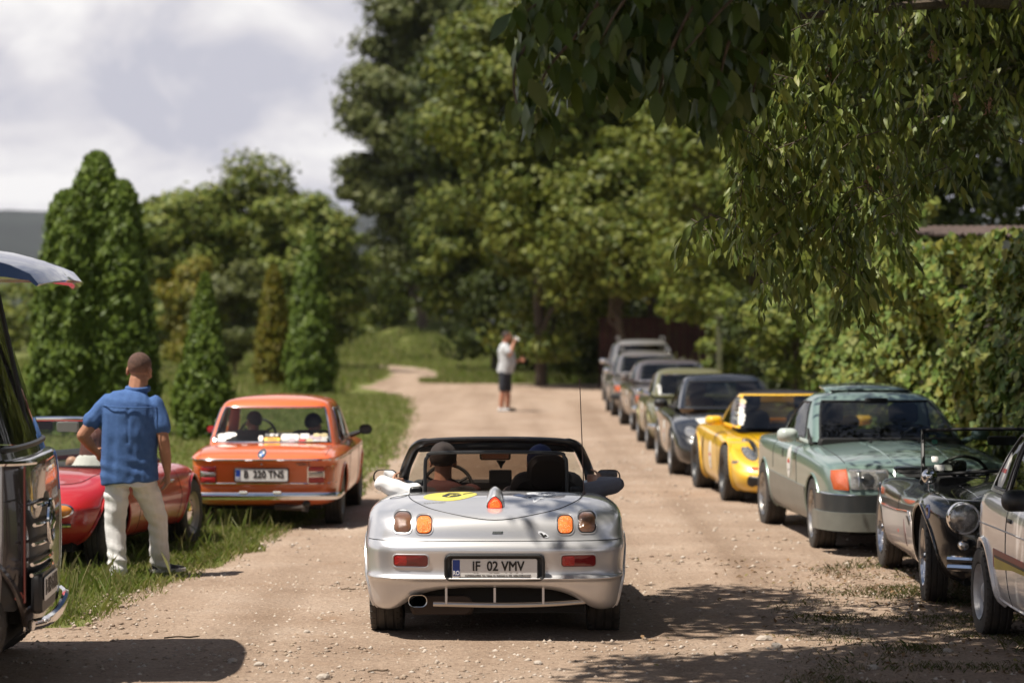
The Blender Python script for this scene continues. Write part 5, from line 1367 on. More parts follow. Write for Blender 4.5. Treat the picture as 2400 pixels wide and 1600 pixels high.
# ------------------------------------------------------------------ teal coupe
TEAL = paint('paint_teal', (.21, .305, .270), .45, .32, .16)
CLAD = M('cladding_teal', (.15, .155, .135), .45, coat=.3, noise=.15)
def build_teal():
    C = Car('coupe', 'pale teal coupe with grey lower cladding and open sunroof, facing the camera', 'car', (3.37, 22.5, 0), math.pi + .067)
    R = C.root; ra, fa = -1.26, 1.26
    bz = [.86, .885, .885, .84, .745]
    lv = std(.83, ra, fa, .95, .84, .20, bz, [.90, .93, .94, .90, .78], bump=.46, wr=.95, wf=.99, br=.1, bf=.05, kr=.2, kf=.10, tuck=.08, topin=(.3, .15), shoulder=.11, nose=.03)
    C.body(lv, (ra, fa), TEAL, [(ra, .31, .345), (fa, .31, .345)], cabin_cut(.60, -.95, .62, .80), armin=.56)
    C.under(.62, -2.0, 1.9, .17, .4); C.tub(.60, -.95, .62, .26, .85)
    hl = hs(.90, .725, -1.25, .72, .56, 1.335, -.72, .02, c=.42, a=.13, bow=.07)
    B = C.house(hl, TEAL, GLASS_T, [('rear_window', -1, 1.8, .15, 1.9), ('side_window', 3.1, 4.88, .12, 1.9), ('windscreen', 6.05, 9, .14, 1.95)], BLACK, .012)
    C.wheels([(.735, ra), (-.735, ra), (.735, fa), (-.735, fa)], .312, .195, 'alloy', front_turn=-.06)
    # raised sunroof panel
    P = [(-.36, -.55), (.36, -.55), (.37, -.15), (-.37, -.15)]
    V = []; zz = {-.55: 1.405, -.15: 1.345}
    for (x, y) in P: V += [(x, y, zz[y] - .012), (x, y, zz[y] + .006)]
    mb = MB(); n = 9
    for j, y in enumerate((-.60, -.15)):
        pass
    V = []; F = []
    for j, (y, z) in enumerate(((-.60, 1.405), (-.38, 1.385), (-.14, 1.340))):
        for i in range(n):
            x = -.40 + .80 * i / (n - 1); V.append((x, y, z - .025 * (x / .4) ** 2))
    F = [[j * n + i, j * n + i + 1, (j + 1) * n + i + 1, (j + 1) * n + i] for j in range(2) for i in range(n - 1)]
    o = mk('sunroof', V, F, TEAL, R); sm = o.modifiers.new('t', 'SOLIDIFY'); sm.thickness = .022
    mb = MB(); mb.box((0, -.36, 1.338), (.74, .44, .012)); mb.build('sunroof_opening', WELL, R)
    # lower cladding along the side, bumpers
    for ax in 'RL':
        C.patch('side_cladding', CLAD, ax, poly([(-.90, .235), (.90, .235), (.91, .52), (-.91, .565)], 14), .008, 0, .004, K=6)
        C.seam([(-.70, .60), (-.66, .80), (-.50, .885)], ax, .0035); C.seam([(.50, .26), (.52, .6), (.50, .85)], ax, .0035)
        C.seam([(-1.85, .80), (-1, .83), (0, .835), (1, .80), (1.8, .735)], ax, .003, M('crease', (.10, .19, .165), .4))
    yb = C.hit('f', (0, .45))[1]
    mb = MB(); P = bez([(-.825, fa + .40, .45), (-.80, fa + .66, .45), (-.66, yb + .03, .45), (-.3, yb + .065, .45), (0, yb + .07, .45), (.3, yb + .065, .45), (.66, yb + .03, .45), (.80, fa + .66, .45), (.825, fa + .40, .45)], 6)
    Q_ = P[::-1]; mb.sweep(Q_, [(-.05, -.072), (.020, -.074), (.038, -.068), (.048, -.052), (.052, -.015), (.050, .025), (.042, .055), (.028, .070), (.005, .076), (-.05, .076)]); bp = mb.build('front_bumper', M('bumper_grey', (.028, .032, .034), .35, coat=.3), R, 30)
    mb = MB(); mb.tube(P + np.array([0, .018, .072]), .010, 6); mb.build('bumper_trim', CHROME, bp)
    mb = MB(); mb.sweep(Q_, [(-.08, -.225), (-.015, -.225), (.012, -.205), (.030, -.082), (.020, -.070), (-.08, -.070)]); mb.build('front_apron', CLAD, bp, 30)
    mb = MB(); mb.box((0, yb + .088, .300), (1.0, .05, .070), bev=.02); mb.build('lower_intake', BLACK, bp)
    for sg in (-1, 1):
        o = C.patch('headlight', M('lamp_seat', (.05, .05, .05), .4), 'f', rrect(sg * .48, .650, .345, .175, .02), .004)
        C.patch('lens', CLEAR_L, 'f', rrect(sg * .48, .650, .335, .165, .02), .012, .012, parent=o)
        C.patch('reflector', M('reflector', (.55, .55, .53), .15, .9), 'f', rrect(sg * .565, .650, .04, .15, .01), .022, .0, parent=o)
        C.patch('bowl', M('bowl', (.12, .12, .12), .2, .7), 'f', ellip(sg * .50, .648, .055, .055, 18), .0235, .008, parent=o)
        C.patch('fog_lens', M('reflector'), 'f', rrect(sg * .38, .65, .10, .13, .02), .022, .006, parent=o)
        out = [(sg * .662, .735), (sg * .78, .722), (sg * .79, .66), (sg * .775, .565), (sg * .662, .56)]
        C.patch('indicator', ORANGE_L, 'f', poly(out, 4), .012, .010, .03)
    o = C.patch('grille', BLACK, 'f', rrect(0, .640, .50, .20, .02), .006)
    for k in range(5):
        z = .565 + k * .036; mb = MB(); q = [C.hit('f', (x, z)) + np.array([0, .014, 0]) for x in np.linspace(-.235, .235, 7)]; mb.tube(q, .005, 5); mb.build('grille_bar', M('bar_dark', (.12, .12, .12), .35, .6), o)
    q = [C.hit('f', p) + np.array([0, .012, 0]) for p in rrect(0, .642, .52, .215, .03)]
    mb = MB(); mb.tube(q, .013, 8, closed=True); mb.build('grille_frame', CHROME, o)
    z0 = C.hit('t', (0, yb - .06))[2]
    mb = MB(); P = [(.030 * math.cos(t), yb - .06, z0 + .055 + .030 * math.sin(t)) for t in np.linspace(0, 2 * math.pi, 20, endpoint=False)]; mb.tube(P, .003, 5, closed=True)
    for a in (90, 210, 330): mb.tube([(0, yb - .06, z0 + .055), (.029 * math.cos(rad(a)), yb - .06, z0 + .055 + .029 * math.sin(rad(a)))], [.005, .0015], 5)
    mb.tube([(0, yb - .06, z0), (0, yb - .06, z0 + .026)], .004, 5); mb.build('bonnet_star', CHROME, R)
    C.seam([(-.64, .70), (-.655, 1.2), (-.65, 1.92)], 't', .004); C.seam([(.64, .70), (.655, 1.2), (.65, 1.92)], 't', .004)
    for sg in (-1, 1): C.seam([(sg * .30, .80), (sg * .27, 1.3), (sg * .25, 1.90)], 't', .006, TEAL, 'bonnet_crease')
    for x in (-.22, .22): mb = MB(); q = C.hit('t', (x, .86)); mb.box(q + np.array([0, 0, .008]), (.03, .03, .016), bev=.006); mb.build('washer_jet', BLACK, R)
    C.mirror(.89, .42, .955, .19, .125, .10, M('mirror_pale', (.45, .50, .47), .3, coat=.6)); C.mirror(-.89, .42, .955, .16, .115, .09, TEAL)
    mb = MB(); mb.prism([(.44, .88), (.62, .88), (.46, 1.02)], 'x', .70, .715); mb.build('mirror_base', BLACK, R)
    seats4(C, .36, -.22, -.85, .46, .56, M('seat_navy', (.022, .025, .035), .8))
    mb = MB(); mb.box((0, .56, .88), (1.3, .3, .10), bev=.03); mb.build('dashboard', DARK, R)
    C.steering(-.34, .36, .86, .19)
    mb = MB(); mb.box((0, .10, 1.25), (.22, .03, .06), bev=.02); mb.build('interior_mirror', BLACK, R)
    mb = MB(); mb.ell((.06, -.82, 1.02), (.10, .06, .07), 14, 8); mb.box((.10, -.84, 1.00), (.18, .10, .05), bev=.02); cap = mb.build('yellow_cap', M('cap_yellow', (.62, .36, .03), .7), None)
    rally_decal(C, 'R', .16, .70, .085, .145)
    text('door_number', '93', .12, BLACK, R, (3, -.16, .76), xdir=(0, 1, 0), bvh=C.bvh, ray=(-1, 0, 0), off=.003, depth=.0003, sx=.8)
    return C, cap
TEAL_CAR, o = build_teal()
o.matrix_world = TEAL_CAR.root.matrix_basis.copy()
tag(o, 'yellow cap lying on the rear shelf inside the teal coupe', 'cap')

# ------------------------------------------------------------------ yellow soft-top sports car
YELLOW = paint('paint_yellow', (.80, .46, .005), 0, .35, .12)
def build_yellow():
    C = Car('sports_car', 'yellow sports car with a closed black soft top, facing the camera', 'car', (3.13, 27.9, 0), math.pi + .066)
    R = C.root; ra, fa = -1.07, 1.07
    lv = std(.86, ra, fa, .92, .88, .14, [.72, .80, .74, .74, .46], [.76, .80, .80, .66, .50], bump=.34, wr=.96, wf=.985, br=.20, bf=.22, kr=.2, kf=.14, tuck=.10, topin=(.35, .35), shoulder=.14, nose=.08, tail=.10)
    C.body(lv, (ra, fa), YELLOW, [(ra, .32, .345), (fa, .32, .345)], cabin_cut(.60, -.62, .50, .70), armin=.56)
    C.under(.62, -1.8, 1.7, .13, .35); C.tub(.60, -.62, .5, .24, .74)
    hl = hs(.79, .66, -1.0, .78, .50, 1.20, -.42, .02, c=.38, a=.10, bow=.10)
    TOP = M('soft_top', (.018, .016, .017), .85, bump=.2, bscale=300)
    C.house(hl, YELLOW, GLASS_T, [('rear_window', -1, 1.4, .3, 1.4), ('side_window', 3.4, 5.45, .12, 2.0), ('windscreen', 5.8, 9, .06, 2.3)], None, .012, roof_from=2.45, roofm=TOP)
    # canvas over the rear half of the cabin
    C.wheels([(.765, ra), (-.765, ra), (.765, fa), (-.765, fa)], .318, .23, 'alloy_dark', front_turn=-.03, rimm=M('rim_dark', (.10, .10, .10), .35, .8))
    for sg in (-1, 1):
        o = C.patch('headlight', M('lamp_seat'), 'f', ellip(sg * .60, .585, .098, .112, 26, sg * .35), .004)
        C.patch('lens', CLEAR_L, 'f', ellip(sg * .60, .585, .09, .105, 24, sg * .35), .006, .028, parent=o)
        for (dx, dz, rr_) in ((.0, .03, .032), (-.02 * sg, -.04, .026)): C.patch('reflector', M('reflector'), 'f', ellip(sg * .60 + dx, .585 + dz, rr_, rr_, 12), .034, .004, parent=o, K=2)
        C.patch('side_intake', BLACK, 'f', rrect(sg * .56, .27, .30, .13, .05), .004)
        C.patch('indicator', ORANGE_L, 'f', rrect(sg * .60, .40, .12, .03, .012), .006)
        C.patch('side_marker', M('marker_smoke', (.15, .12, .1), .3), 'R' if sg > 0 else 'L', rrect(1.52, .46, .09, .035, .012), .004)
        ax = 'R' if sg > 0 else 'L'
        C.patch('air_scoop', BLACK, ax, poly([(-.62, .38), (-.58, .38), (-.50, .62), (-.55, .64)], 3), .004, K=2)
        C.seam([(-.46, .22), (-.50, .5), (-.40, .78)], ax, .004); C.seam([(.56, .2), (.58, .5), (.50, .74)], ax, .004)
    C.patch('centre_intake', BLACK, 'f', rrect(0, .25, .62, .10, .04), .004)
    C.seam([(-.50, .66), (-.44, 1.2), (-.30, 1.62), (0, 1.72), (.30, 1.62), (.44, 1.2), (.50, .66)], 't', .004)
    C.mirror(.86, .36, .865, .20, .115, .12, YELLOW); C.mirror(-.86, .36, .865, .20, .115, .12, YELLOW)
    seats4(C, .34, -.25, None, .40, .56)
    C.steering(-.34, .22, .76, .18)
    # stickers at the windscreen edge and on the door
    gb = C.gbvh
    for i, (x, z, a, b, mt_) in enumerate(((.585, .845, .03, .025, STICK), (.575, .885, .045, .03, STICK), (.56, .93, .05, .035, STICK), (.55, .985, .045, .035, STICK), (.525, 1.03, .045, .03, M('decal_mauve', (.45, .38, .42), .5)), (.49, 1.075, .035, .028, M('decal_straw', (.6, .52, .3), .5)))):
        C.patch('window_sticker', mt_, 'f', ellip(x, z, a, b, 14), .004, 0, .001, K=2, bvh=gb)
    rally_decal(C, 'R', .06, .46, .09, .16)
    return C
YELLOW_CAR = build_yellow()

# ------------------------------------------------------------------ black coupe
BLACKP = paint('paint_black', (.005, .0055, .0065), 0, .25, .035)
def build_black():
    C = Car('coupe', 'glossy black round-roofed coupe between the yellow and the olive car', 'car', (2.86, 32.6, 0), math.pi + .012)
    R = C.root; ra, fa = -1.2, 1.2
    lv = std(.82, ra, fa, .85, .88, .17, [.78, .84, .80, .76, .56], [.84, .87, .86, .78, .62], bump=.36, wr=.96, wf=.98, br=.16, bf=.20, kr=.2, kf=.16, tuck=.10, topin=(.3, .3), nose=.06)
    C.body(lv, (ra, fa), BLACKP, [(ra, .30, .33), (fa, .30, .33)], cabin_cut(.58, -.75, .52, .76), armin=.54)
    C.under(.6, -1.8, 1.7, .15, .35); C.tub(.58, -.75, .52, .25, .80)
    C.house(hs(.84, .68, -1.35, .76, .52, 1.285, -.55, -.05, c=.5, a=.10, bow=.09), BLACKP, GLASS_T, [('rear_window', -1, 1.6, .2, 1.8), ('side_window', 3.2, 4.9, .12, 1.85), ('windscreen', 6.05, 9, .10, 1.9)], BLACK, .010)
    C.wheels([(.73, ra), (-.73, ra), (.73, fa), (-.73, fa)], .31, .2, 'star')
    for sg in (-1, 1):
        o = C.patch('headlight', M('lamp_seat'), 'f', ellip(sg * .585, .575, .095, .07, 20, sg * .2), .004); C.patch('lens', CLEAR_L, 'f', ellip(sg * .585, .575, .085, .062, 18, sg * .2), .006, .02, parent=o)
        o = C.patch('fog_light', CHROME, 'f', ellip(sg * .50, .36, .05, .04, 16), .004); C.patch('lens', CLEAR_L, 'f', ellip(sg * .50, .36, .035, .028, 12), .008, .01, parent=o, K=2)
    C.patch('grille', M('grille_black', (.006, .006, .006), .7), 'f', rrect(0, .34, .62, .12, .04), .004)
    C.patch('bonnet_sticker', STICK, 't', poly([(.50, 1.25), (.22, 1.20), (.20, 1.42), (.44, 1.50)], 4), .004, 0, .002); C.patch('sticker_print', DRED, 't', poly([(.20, 1.21), (.30, 1.21), (.27, 1.30), (.18, 1.30)], 3), .006, 0, .001, K=2)
    C.mirror(.88, .36, .905, .19, .115, .10, BLACK); C.mirror(-.88, .36, .905, .19, .115, .10, BLACK)
    seats4(C, .34, -.25, None, .44, .54, M('seat_tan', (.20, .10, .045), .7))
    C.steering(-.34, .26, .84, .18)
    rally_decal(C, 'R', .10, .52, .09, .15)
    C.seam([(-.58, .7), (-.55, 1.3), (-.42, 1.7), (0, 1.78), (.42, 1.7), (.55, 1.3), (.58, .7)], 't', .004)
    return C
build_black()

# ------------------------------------------------------------------ olive coupe
OLIVE = paint('paint_olive', (.16, .15, .05), .4, .32, .18)
def build_olive():
    C = Car('coupe', 'olive green classic coupe with round headlights behind the black coupe', 'car', (2.86, 38.65, 0), math.pi + .006)
    R = C.root; ra, fa = -1.2, 1.2
    lv = std(.79, ra, fa, .9, .85, .20, [.74, .80, .79, .78, .66], [.80, .84, .84, .76, .60], bump=.38, wr=.95, wf=.97, br=.13, bf=.16, kr=.2, kf=.18, topin=(.3, .3))
    C.body(lv, (ra, fa), OLIVE, [(ra, .31, .335), (fa, .31, .335)], cabin_cut(.56, -.75, .52, .74), armin=.52)
    C.under(.58, -1.8, 1.7, .17, .36); C.tub(.56, -.75, .52, .25, .78)
    C.house(hs(.82, .65, -1.3, .70, .53, 1.25, -.60, .05, c=.42, a=.09), OLIVE, GLASS_T, [('rear_window', -1, 1.6, .2, 1.8), ('side_window', 3.1, 4.92, .12, 1.85), ('windscreen', 6.05, 9, .10, 1.9)], CHROME, .008)
    C.wheels([(.70, ra), (-.70, ra), (.70, fa), (-.70, fa)], .31, .175, 'cap')
    for sg in (-1, 1):
        mb = MB(); mb.lathe([(.001, .05), (.07, .045), (.092, .02), (.10, 0), (.105, -.12)], 22, 'y', (sg * .60, fa + .80, .64)); o = mb.build('headlight', CHROME, R)
        mb = MB(); mb.lathe([(.001, .058), (.06, .052), (.088, .028)], 20, 'y', (sg * .60, fa + .80, .64)); mb.build('lens', CLEAR_L, o)
        C.patch('indicator', ORANGE_L, 'f', rrect(sg * .60, .48, .14, .05, .02), .006)
    mb = MB(); mb.tube(bez([(-.78, fa + .55, .40), (-.66, fa + .82, .40), (0, fa + .92, .40), (.66, fa + .82, .40), (.78, fa + .55, .40)], 8), .03, 8, flat=1.4); mb.build('front_bumper', CHROME, R)
    C.patch('grille', BLACK, 'f', rrect(0, .52, .7, .10, .04), .004)
    C.mirror(.84, .40, .89, .12, .09, .06, CHROME)
    seats4(C, .33, -.25, -.75, .42, .5); C.steering(-.33, .28, .82, .19)
    for ax in 'RL': C.seam([(-.6, .25), (-.62, .6), (-.5, .8)], ax, .004); C.seam([(.52, .25), (.54, .6), (.5, .8)], ax, .004)
    C.patch('window_sticker', STICK, 'f', rrect(.54, .92, .05, .16, .02), .004, 0, .001, K=2, bvh=C.gbvh)
    rally_decal(C, 'R', .10, .56, .09, .15)
    return C
build_olive()

# ------------------------------------------------------------------ brown saloon, grey estate, roof of a van behind
TAUPE = paint('paint_taupe', (.11, .085, .075), .6, .30, .2)
GREYP = paint('paint_grey', (.19, .17, .155), .6, .32, .25)
def build_saloon(name, label, loc, rz, pm, roof=1.29, wheel='cap', rack=False, sc=1.):
    C = Car(name, label, 'car', loc, rz, sc)
    R = C.root; ra, fa = -1.35, 1.35
    lv = std(.83, ra, fa, 1.0, .85, .21, [.82, .86, .86, .82, .70], [.86, .89, .90, .86, .74], bump=.44, wr=.95, wf=.95, br=.1, bf=.1, kr=.18, kf=.2, topin=(.25, .2), nose=.03)
    C.body(lv, (ra, fa), pm, [(ra, .31, .34), (fa, .31, .34)], cabin_cut(.60, -1.0, .58, .80), armin=.56)
    C.under(.6, -2.1, 2.0, .18, .38); C.tub(.60, -1.0, .58, .26, .84)
    yR = -1.45 if not rack else -2.1; yRt = -.85 if not rack else -1.8
    C.house(hs(.88, .72, yR, .78, .57, roof, yRt, .10, c=.45 if not rack else .6, a=.10), pm, GLASS_T, [('rear_window', -1, 1.6, .2, 1.8), ('side_window', 3.05, 3.9, .12, 1.85), ('side_window', 4.05, 4.92, .12, 1.85), ('windscreen', 6.05, 9, .10, 1.9)], CHROME, .009)
    C.wheels([(.745, ra), (-.745, ra), (.745, fa), (-.745, fa)], .31, .18, wheel)
    for sg in (-1, 1):
        o = C.patch('headlight', CLEAR_L, 'f', rrect(sg * .50, .60, .30, .13, .03), .008, .008)
        C.patch('indicator', ORANGE_L, 'f', rrect(sg * .73, .60, .11, .13, .02), .010, .008, .03)
    C.patch('grille', BLACK, 'f', rrect(0, .60, .62, .13, .02), .006)
    yb = C.hit('f', (0, .44))[1]
    mb = MB(); mb.tube(bez([(-.84, fa + .45, .43), (-.78, fa + .74, .43), (-.4, yb + .06, .43), (.4, yb + .06, .43), (.78, fa + .74, .43), (.84, fa + .45, .43)], 8), .045, 8, flat=1.3); mb.build('front_bumper', CHROME if wheel == 'cap' else BLACK, R)
    C.mirror(.88, .50, .95, .17, .11, .08, pm if not rack else CHROME); C.mirror(-.88, .50, .95, .17, .11, .08, pm)
    seats4(C, .35, -.15, -.95, .46, .52)
    C.steering(-.34, .36, .86, .19)
    if rack:
        for sg in (-1, 1):
            mb = MB(); mb.tube(bez([(sg * .50, -1.5, roof - .02), (sg * .50, -1.4, roof + .05), (sg * .50, -.2, roof + .05), (sg * .50, -.1, roof - .02)], 6), .016, 6); mb.build('roof_rail', M('rail_metal', (.4, .4, .4), .3, .9), R)
    for ax in 'RL': C.seam([(-.15, .25), (-.16, .6), (-.14, .86)], ax, .004); C.seam([(.62, .25), (.64, .6), (.58, .86)], ax, .004); C.seam([(-1.9, .62), (0, .64), (1.9, .60)], ax, .008, CHROME if wheel == 'cap' else BLACK, 'side_strip')
    rally_decal(C, 'R', .25, .58, .09, .15)
    return C
build_saloon('saloon', 'dark brown metallic saloon with chrome bumper behind the olive coupe', (2.96, 45.4, 0), math.pi + .03, TAUPE)
build_saloon('estate_car', 'grey-brown estate car with roof rails, second last in the parked row', (2.92, 52.3, 0), math.pi, GREYP, 1.36, 'star', True)
build_saloon('estate_car', 'tall grey estate car last in the parked row, only its roof showing before the gate', (3.2, 59.5, 0), math.pi, paint('paint_pewter', (.24, .23, .22), .6, .35, .2), 1.42, 'star', True, 1.10)

# ------------------------------------------------------------------ two-tone roadster with wire wheels
PINK = paint('paint_cream', (.78, .70, .67), 0, .3, .08)
def build_twotone():
    C = Car('roadster', 'black and cream vintage roadster with wire wheels, between teal coupe and white hatchback', 'car', (3.66, 18.3, 0), math.pi - .03)
    R = C.root; ra, fa = -1.22, 1.22
    W = lambda k, a=.95, b=.93: [.74 * a * k, .765 * k, .71 * k, .755 * k, .74 * b * k]
    b = dict(b=(.25, .20), k=(.2, .15))
    lv = [dict(z=.20, w=W(.84), y=(-1.75, 1.82), **b), dict(z=.23, w=W(.93), y=(-1.83, 1.90), **b), dict(z=.36, w=W(.985), y=(-1.88, 1.96), **b),
          dict(z=[.46, .48, .46, .48, .50], w=W(1.0), y=(-1.89, 1.97), **b), dict(z=[.54, .62, .56, .62, .60], w=W(1.01, .93, .95), y=(-1.87, 1.95), **b), dict(z=[.60, .72, .64, .72, .70], w=W(1.0, .9, 1.0), y=(-1.82, 1.90), **b),
          dict(z=[.64, .765, .70, .785, .76], w=W(.93, .85, 1.0), y=(-1.72, 1.80), **b), dict(z=[.66, .77, .75, .80, .77], w=W(.80, .8, 1.0), y=(-1.6, 1.68), **b), dict(z=[.68, .74, .79, .74, .66], w=W(.62, .8, .8), y=(-1.5, 1.70), **b),
          dict(z=[.70, .76, .83, .78, .66], w=W(.40), y=(-1.45, 1.72), **b), dict(z=[.71, .77, .86, .82, .68], w=W(.2), y=(-1.4, 1.72), **b), dict(z=[.71, .77, .865, .825, .68], w=0, y=(-1.4, 1.72), **b)]
    cut = lambda x, y, z: (z > .60) & (np.abs(x) < .53) & (y > -.75) & (y < .30)
    C.body(lv, (ra, fa), BLACKP, [(ra, .33, .36), (fa, .33, .37)], cut, armin=.45)
    C.under(.5, -1.7, 1.7, .17, .36); C.tub(.53, -.75, .30, .24, .70)
    C.wheels([(.64, ra), (-.64, ra), (.64, fa), (-.64, fa)], .33, .155, 'wire', front_turn=-.05, rimm=M('wire_chrome', (.5, .5, .52), .2, 1.))
    for ax in 'RL':
        out = [(-.83, .255), (-.60, .22), (.3, .22), (.80, .24), (.83, .40), (.80, .53), (.70, .60), (.40, .585), (0, .56), (-.4, .55), (-.86, .545), (-.84, .40)]
        o = C.patch('cream_panel', PINK, ax, poly(out, 5), .006, 0, .004, K=6)
        C.rim(poly([(.80, .53), (.70, .60), (.40, .585), (0, .56), (-.4, .55), (-.86, .545)], 5)[:-5] if False else [(y, np.interp(y, [-.86, -.4, 0, .4, .7, .8], [.545, .55, .56, .585, .60, .53])) for y in np.linspace(-.85, .79, 30)] + [(y, np.interp(y, [-.86, -.4, 0, .4, .7, .8], [.545, .55, .56, .585, .60, .53]) + .003) for y in np.linspace(.79, -.85, 30)], ax, .005, CHROME, 'panel_strip', .008, o)
        C.patch('side_vent', BLACK, ax, poly([(.73, .565), (.52, .56), (.70, .50)], 4), .010, K=2, parent=o)
        d_ = C.patch('diamond_badge', M('badge_mauve', (.16, .10, .10), .4), ax, poly([(.36, .52), (.41, .42), (.36, .32), (.31, .42)], 4), .010, 0, .001, parent=o, K=2)
        C.seam([(-.02, .23), (0, .5), (.02, .76)], ax, .0035)
        C.seam([(1.75, .775), (1.3, .80), (.8, .77), (.3, .74)], 't', .0001) if False else None
    rally_decal(C, 'R', -.06, .40, .075, .14)
    C.patch('blue_roundel', M('decal_blue', (.10, .14, .35), .4), 'R', ellip(1.50, .665, .05, .05, 18), .004, 0, .001, K=2)
    C.patch('roundel_centre', BLACKP, 'R', ellip(1.50, .665, .028, .028, 14), .006, 0, .001, K=2)
    for sg in (-1, 1):
        c = (sg * .545, fa + .74, .655)
        mb = MB(); mb.lathe([(.095, .03), (.108, .028), (.114, .0), (.112, -.05), (.10, -.14)], 26, 'y', c); o = mb.build('headlight', CHROME, R)
        mb = MB(); mb.lathe([(.001, .055), (.05, .050), (.085, .036), (.097, .026)], 24, 'y', c); mb.build('lens', CLEAR_L, o)
        for k in (-2, -1, 0, 1, 2): mb = MB(); mb.box((c[0] + k * .03, c[1] + .049 - abs(k) * .006, c[2]), (.003, .004, .15 - abs(k) * .02)); mb.build('lens_rib', M('rib_glass', (.35, .35, .34), .2), o)
        mb = MB(); mb.lathe([(.001, .04), (.025, .035), (.034, .015), (.036, 0), (.036, -.05)], 16, 'y', (sg * .545, fa + .76, .47)); o = mb.build('side_light', CHROME, R)
        mb = MB(); mb.lathe([(.001, .046), (.026, .038)], 14, 'y', (sg * .545, fa + .76, .47)); mb.build('lens', CLEAR_L, o)
        C.seam([(sg * .60, 1.70), (sg * .615, 1.4), (sg * .60, 1.0), (sg * .575, .55)], 't', .004, CHROME, 'wing_strip')
        C.seam([(sg * .30, 1.55), (sg * .34, 1.1), (sg * .36, .6)], 't', .003, CHROME, 'bonnet_strip')
        mb = MB(); mb.tube([(sg * .62, .48, .80), (sg * .60, .40, .86), (sg * .575, .20, 1.17)], [.017, .017, .013], 6, flat=1.5); mb.build('screen_post', M('post_dark', (.05, .05, .05), .3, .8), R)
        q = C.hit('t', (sg * .63, .92)); mb = MB(); mb.tube([q, q + np.array([0, 0, .06])], [.008, .006], 6); mb.ell(q + np.array([0, .02, .10]), (.058, .045, .055), 14, 9); mb.build('wing_mirror', CHROME, R)
    mb = MB(); mb.tube(bez([(-.575, .20, 1.17), (-.3, .25, 1.182), (0, .27, 1.185), (.3, .25, 1.182), (.575, .20, 1.17)], 6), .013, 8); mb.build('screen_frame', BLACK, R)
    pane('windscreen', glass('screen_glass', (.55, .58, .54)), R, [(-.60, .42, .84), (-.3, .49, .87), (0, .51, .885), (.3, .49, .87), (.60, .42, .84)], [(-.57, .20, 1.165), (-.3, .25, 1.178), (0, .27, 1.18), (.3, .25, 1.178), (.57, .20, 1.165)])
    mb = MB(); mb.tube(bez([(-.60, .43, .845), (-.3, .50, .872), (0, .52, .887), (.3, .50, .872), (.60, .43, .845)], 6), .013, 8); mb.build('screen_seal', BLACK, R)
    mb = MB(); mb.box((.0, .30, 1.10), (.22, .03, .07), bev=.02); mb.build('interior_mirror', BLACK, R)
    mb = MB(); mb.box((.33, .22, .905), (.15, .10, .09), bev=.03); mb.build('dash_camera', BLACK, R); mb = MB(); mb.lathe([(.001, .03), (.02, .025), (.036, .01), (.04, -.03)], 16, 'y', (.33, .29, .91)); mb.build('camera_lens', M('lens_grey', (.05, .05, .05), .15, .5), R)
    for (x, z, w, h, mm) in ((.50, 1.09, .04, .035, M('decal_green', (.03, .14, .09), .5)), (.51, .965, .05, .05, STICK), (.455, .905, .13, .05, STICK)):
        y = .42 - (z - .84) * .68 + .045
        mb = MB(); mb.box((x, y, z), (w, .003, h), rot=Matrix.Rotation(.60, 3, 'X') if True else None, bev=.01); mb.build('screen_sticker', mm, R)
    # scuttle edge, bumper, grille
    for dz in (0, -.055):
        mb = MB(); mb.tube(bez([(-.66, fa + .80, .385 + dz), (-.40, fa + .91, .385 + dz), (0, fa + .93, .385 + dz), (.40, fa + .91, .385 + dz), (.66, fa + .80, .385 + dz)], 8), .022, 8, flat=1.1); mb.build('front_bumper', CHROME, R)
    C.patch('grille', M('grille_black', (.006, .006, .006), .7), 'f', rrect(0, .50, .55, .17, .06), .005)
    C.seam([(-.72, .36), (-.4, .35), (0, .35)], 'f', .004, CHROME) if False else None
    for x in (-.28, .28): C.seat(x, -.40, .36, .44, .44, M('seat_black', (.022, .02, .02), .75), head=False)
    C.steering(.28, .16, .80, .20); mb = MB(); mb.box((0, .33, .76), (1.02, .12, .14), bev=.04); mb.build('dashboard', DARK, R)
    return C
build_twotone()

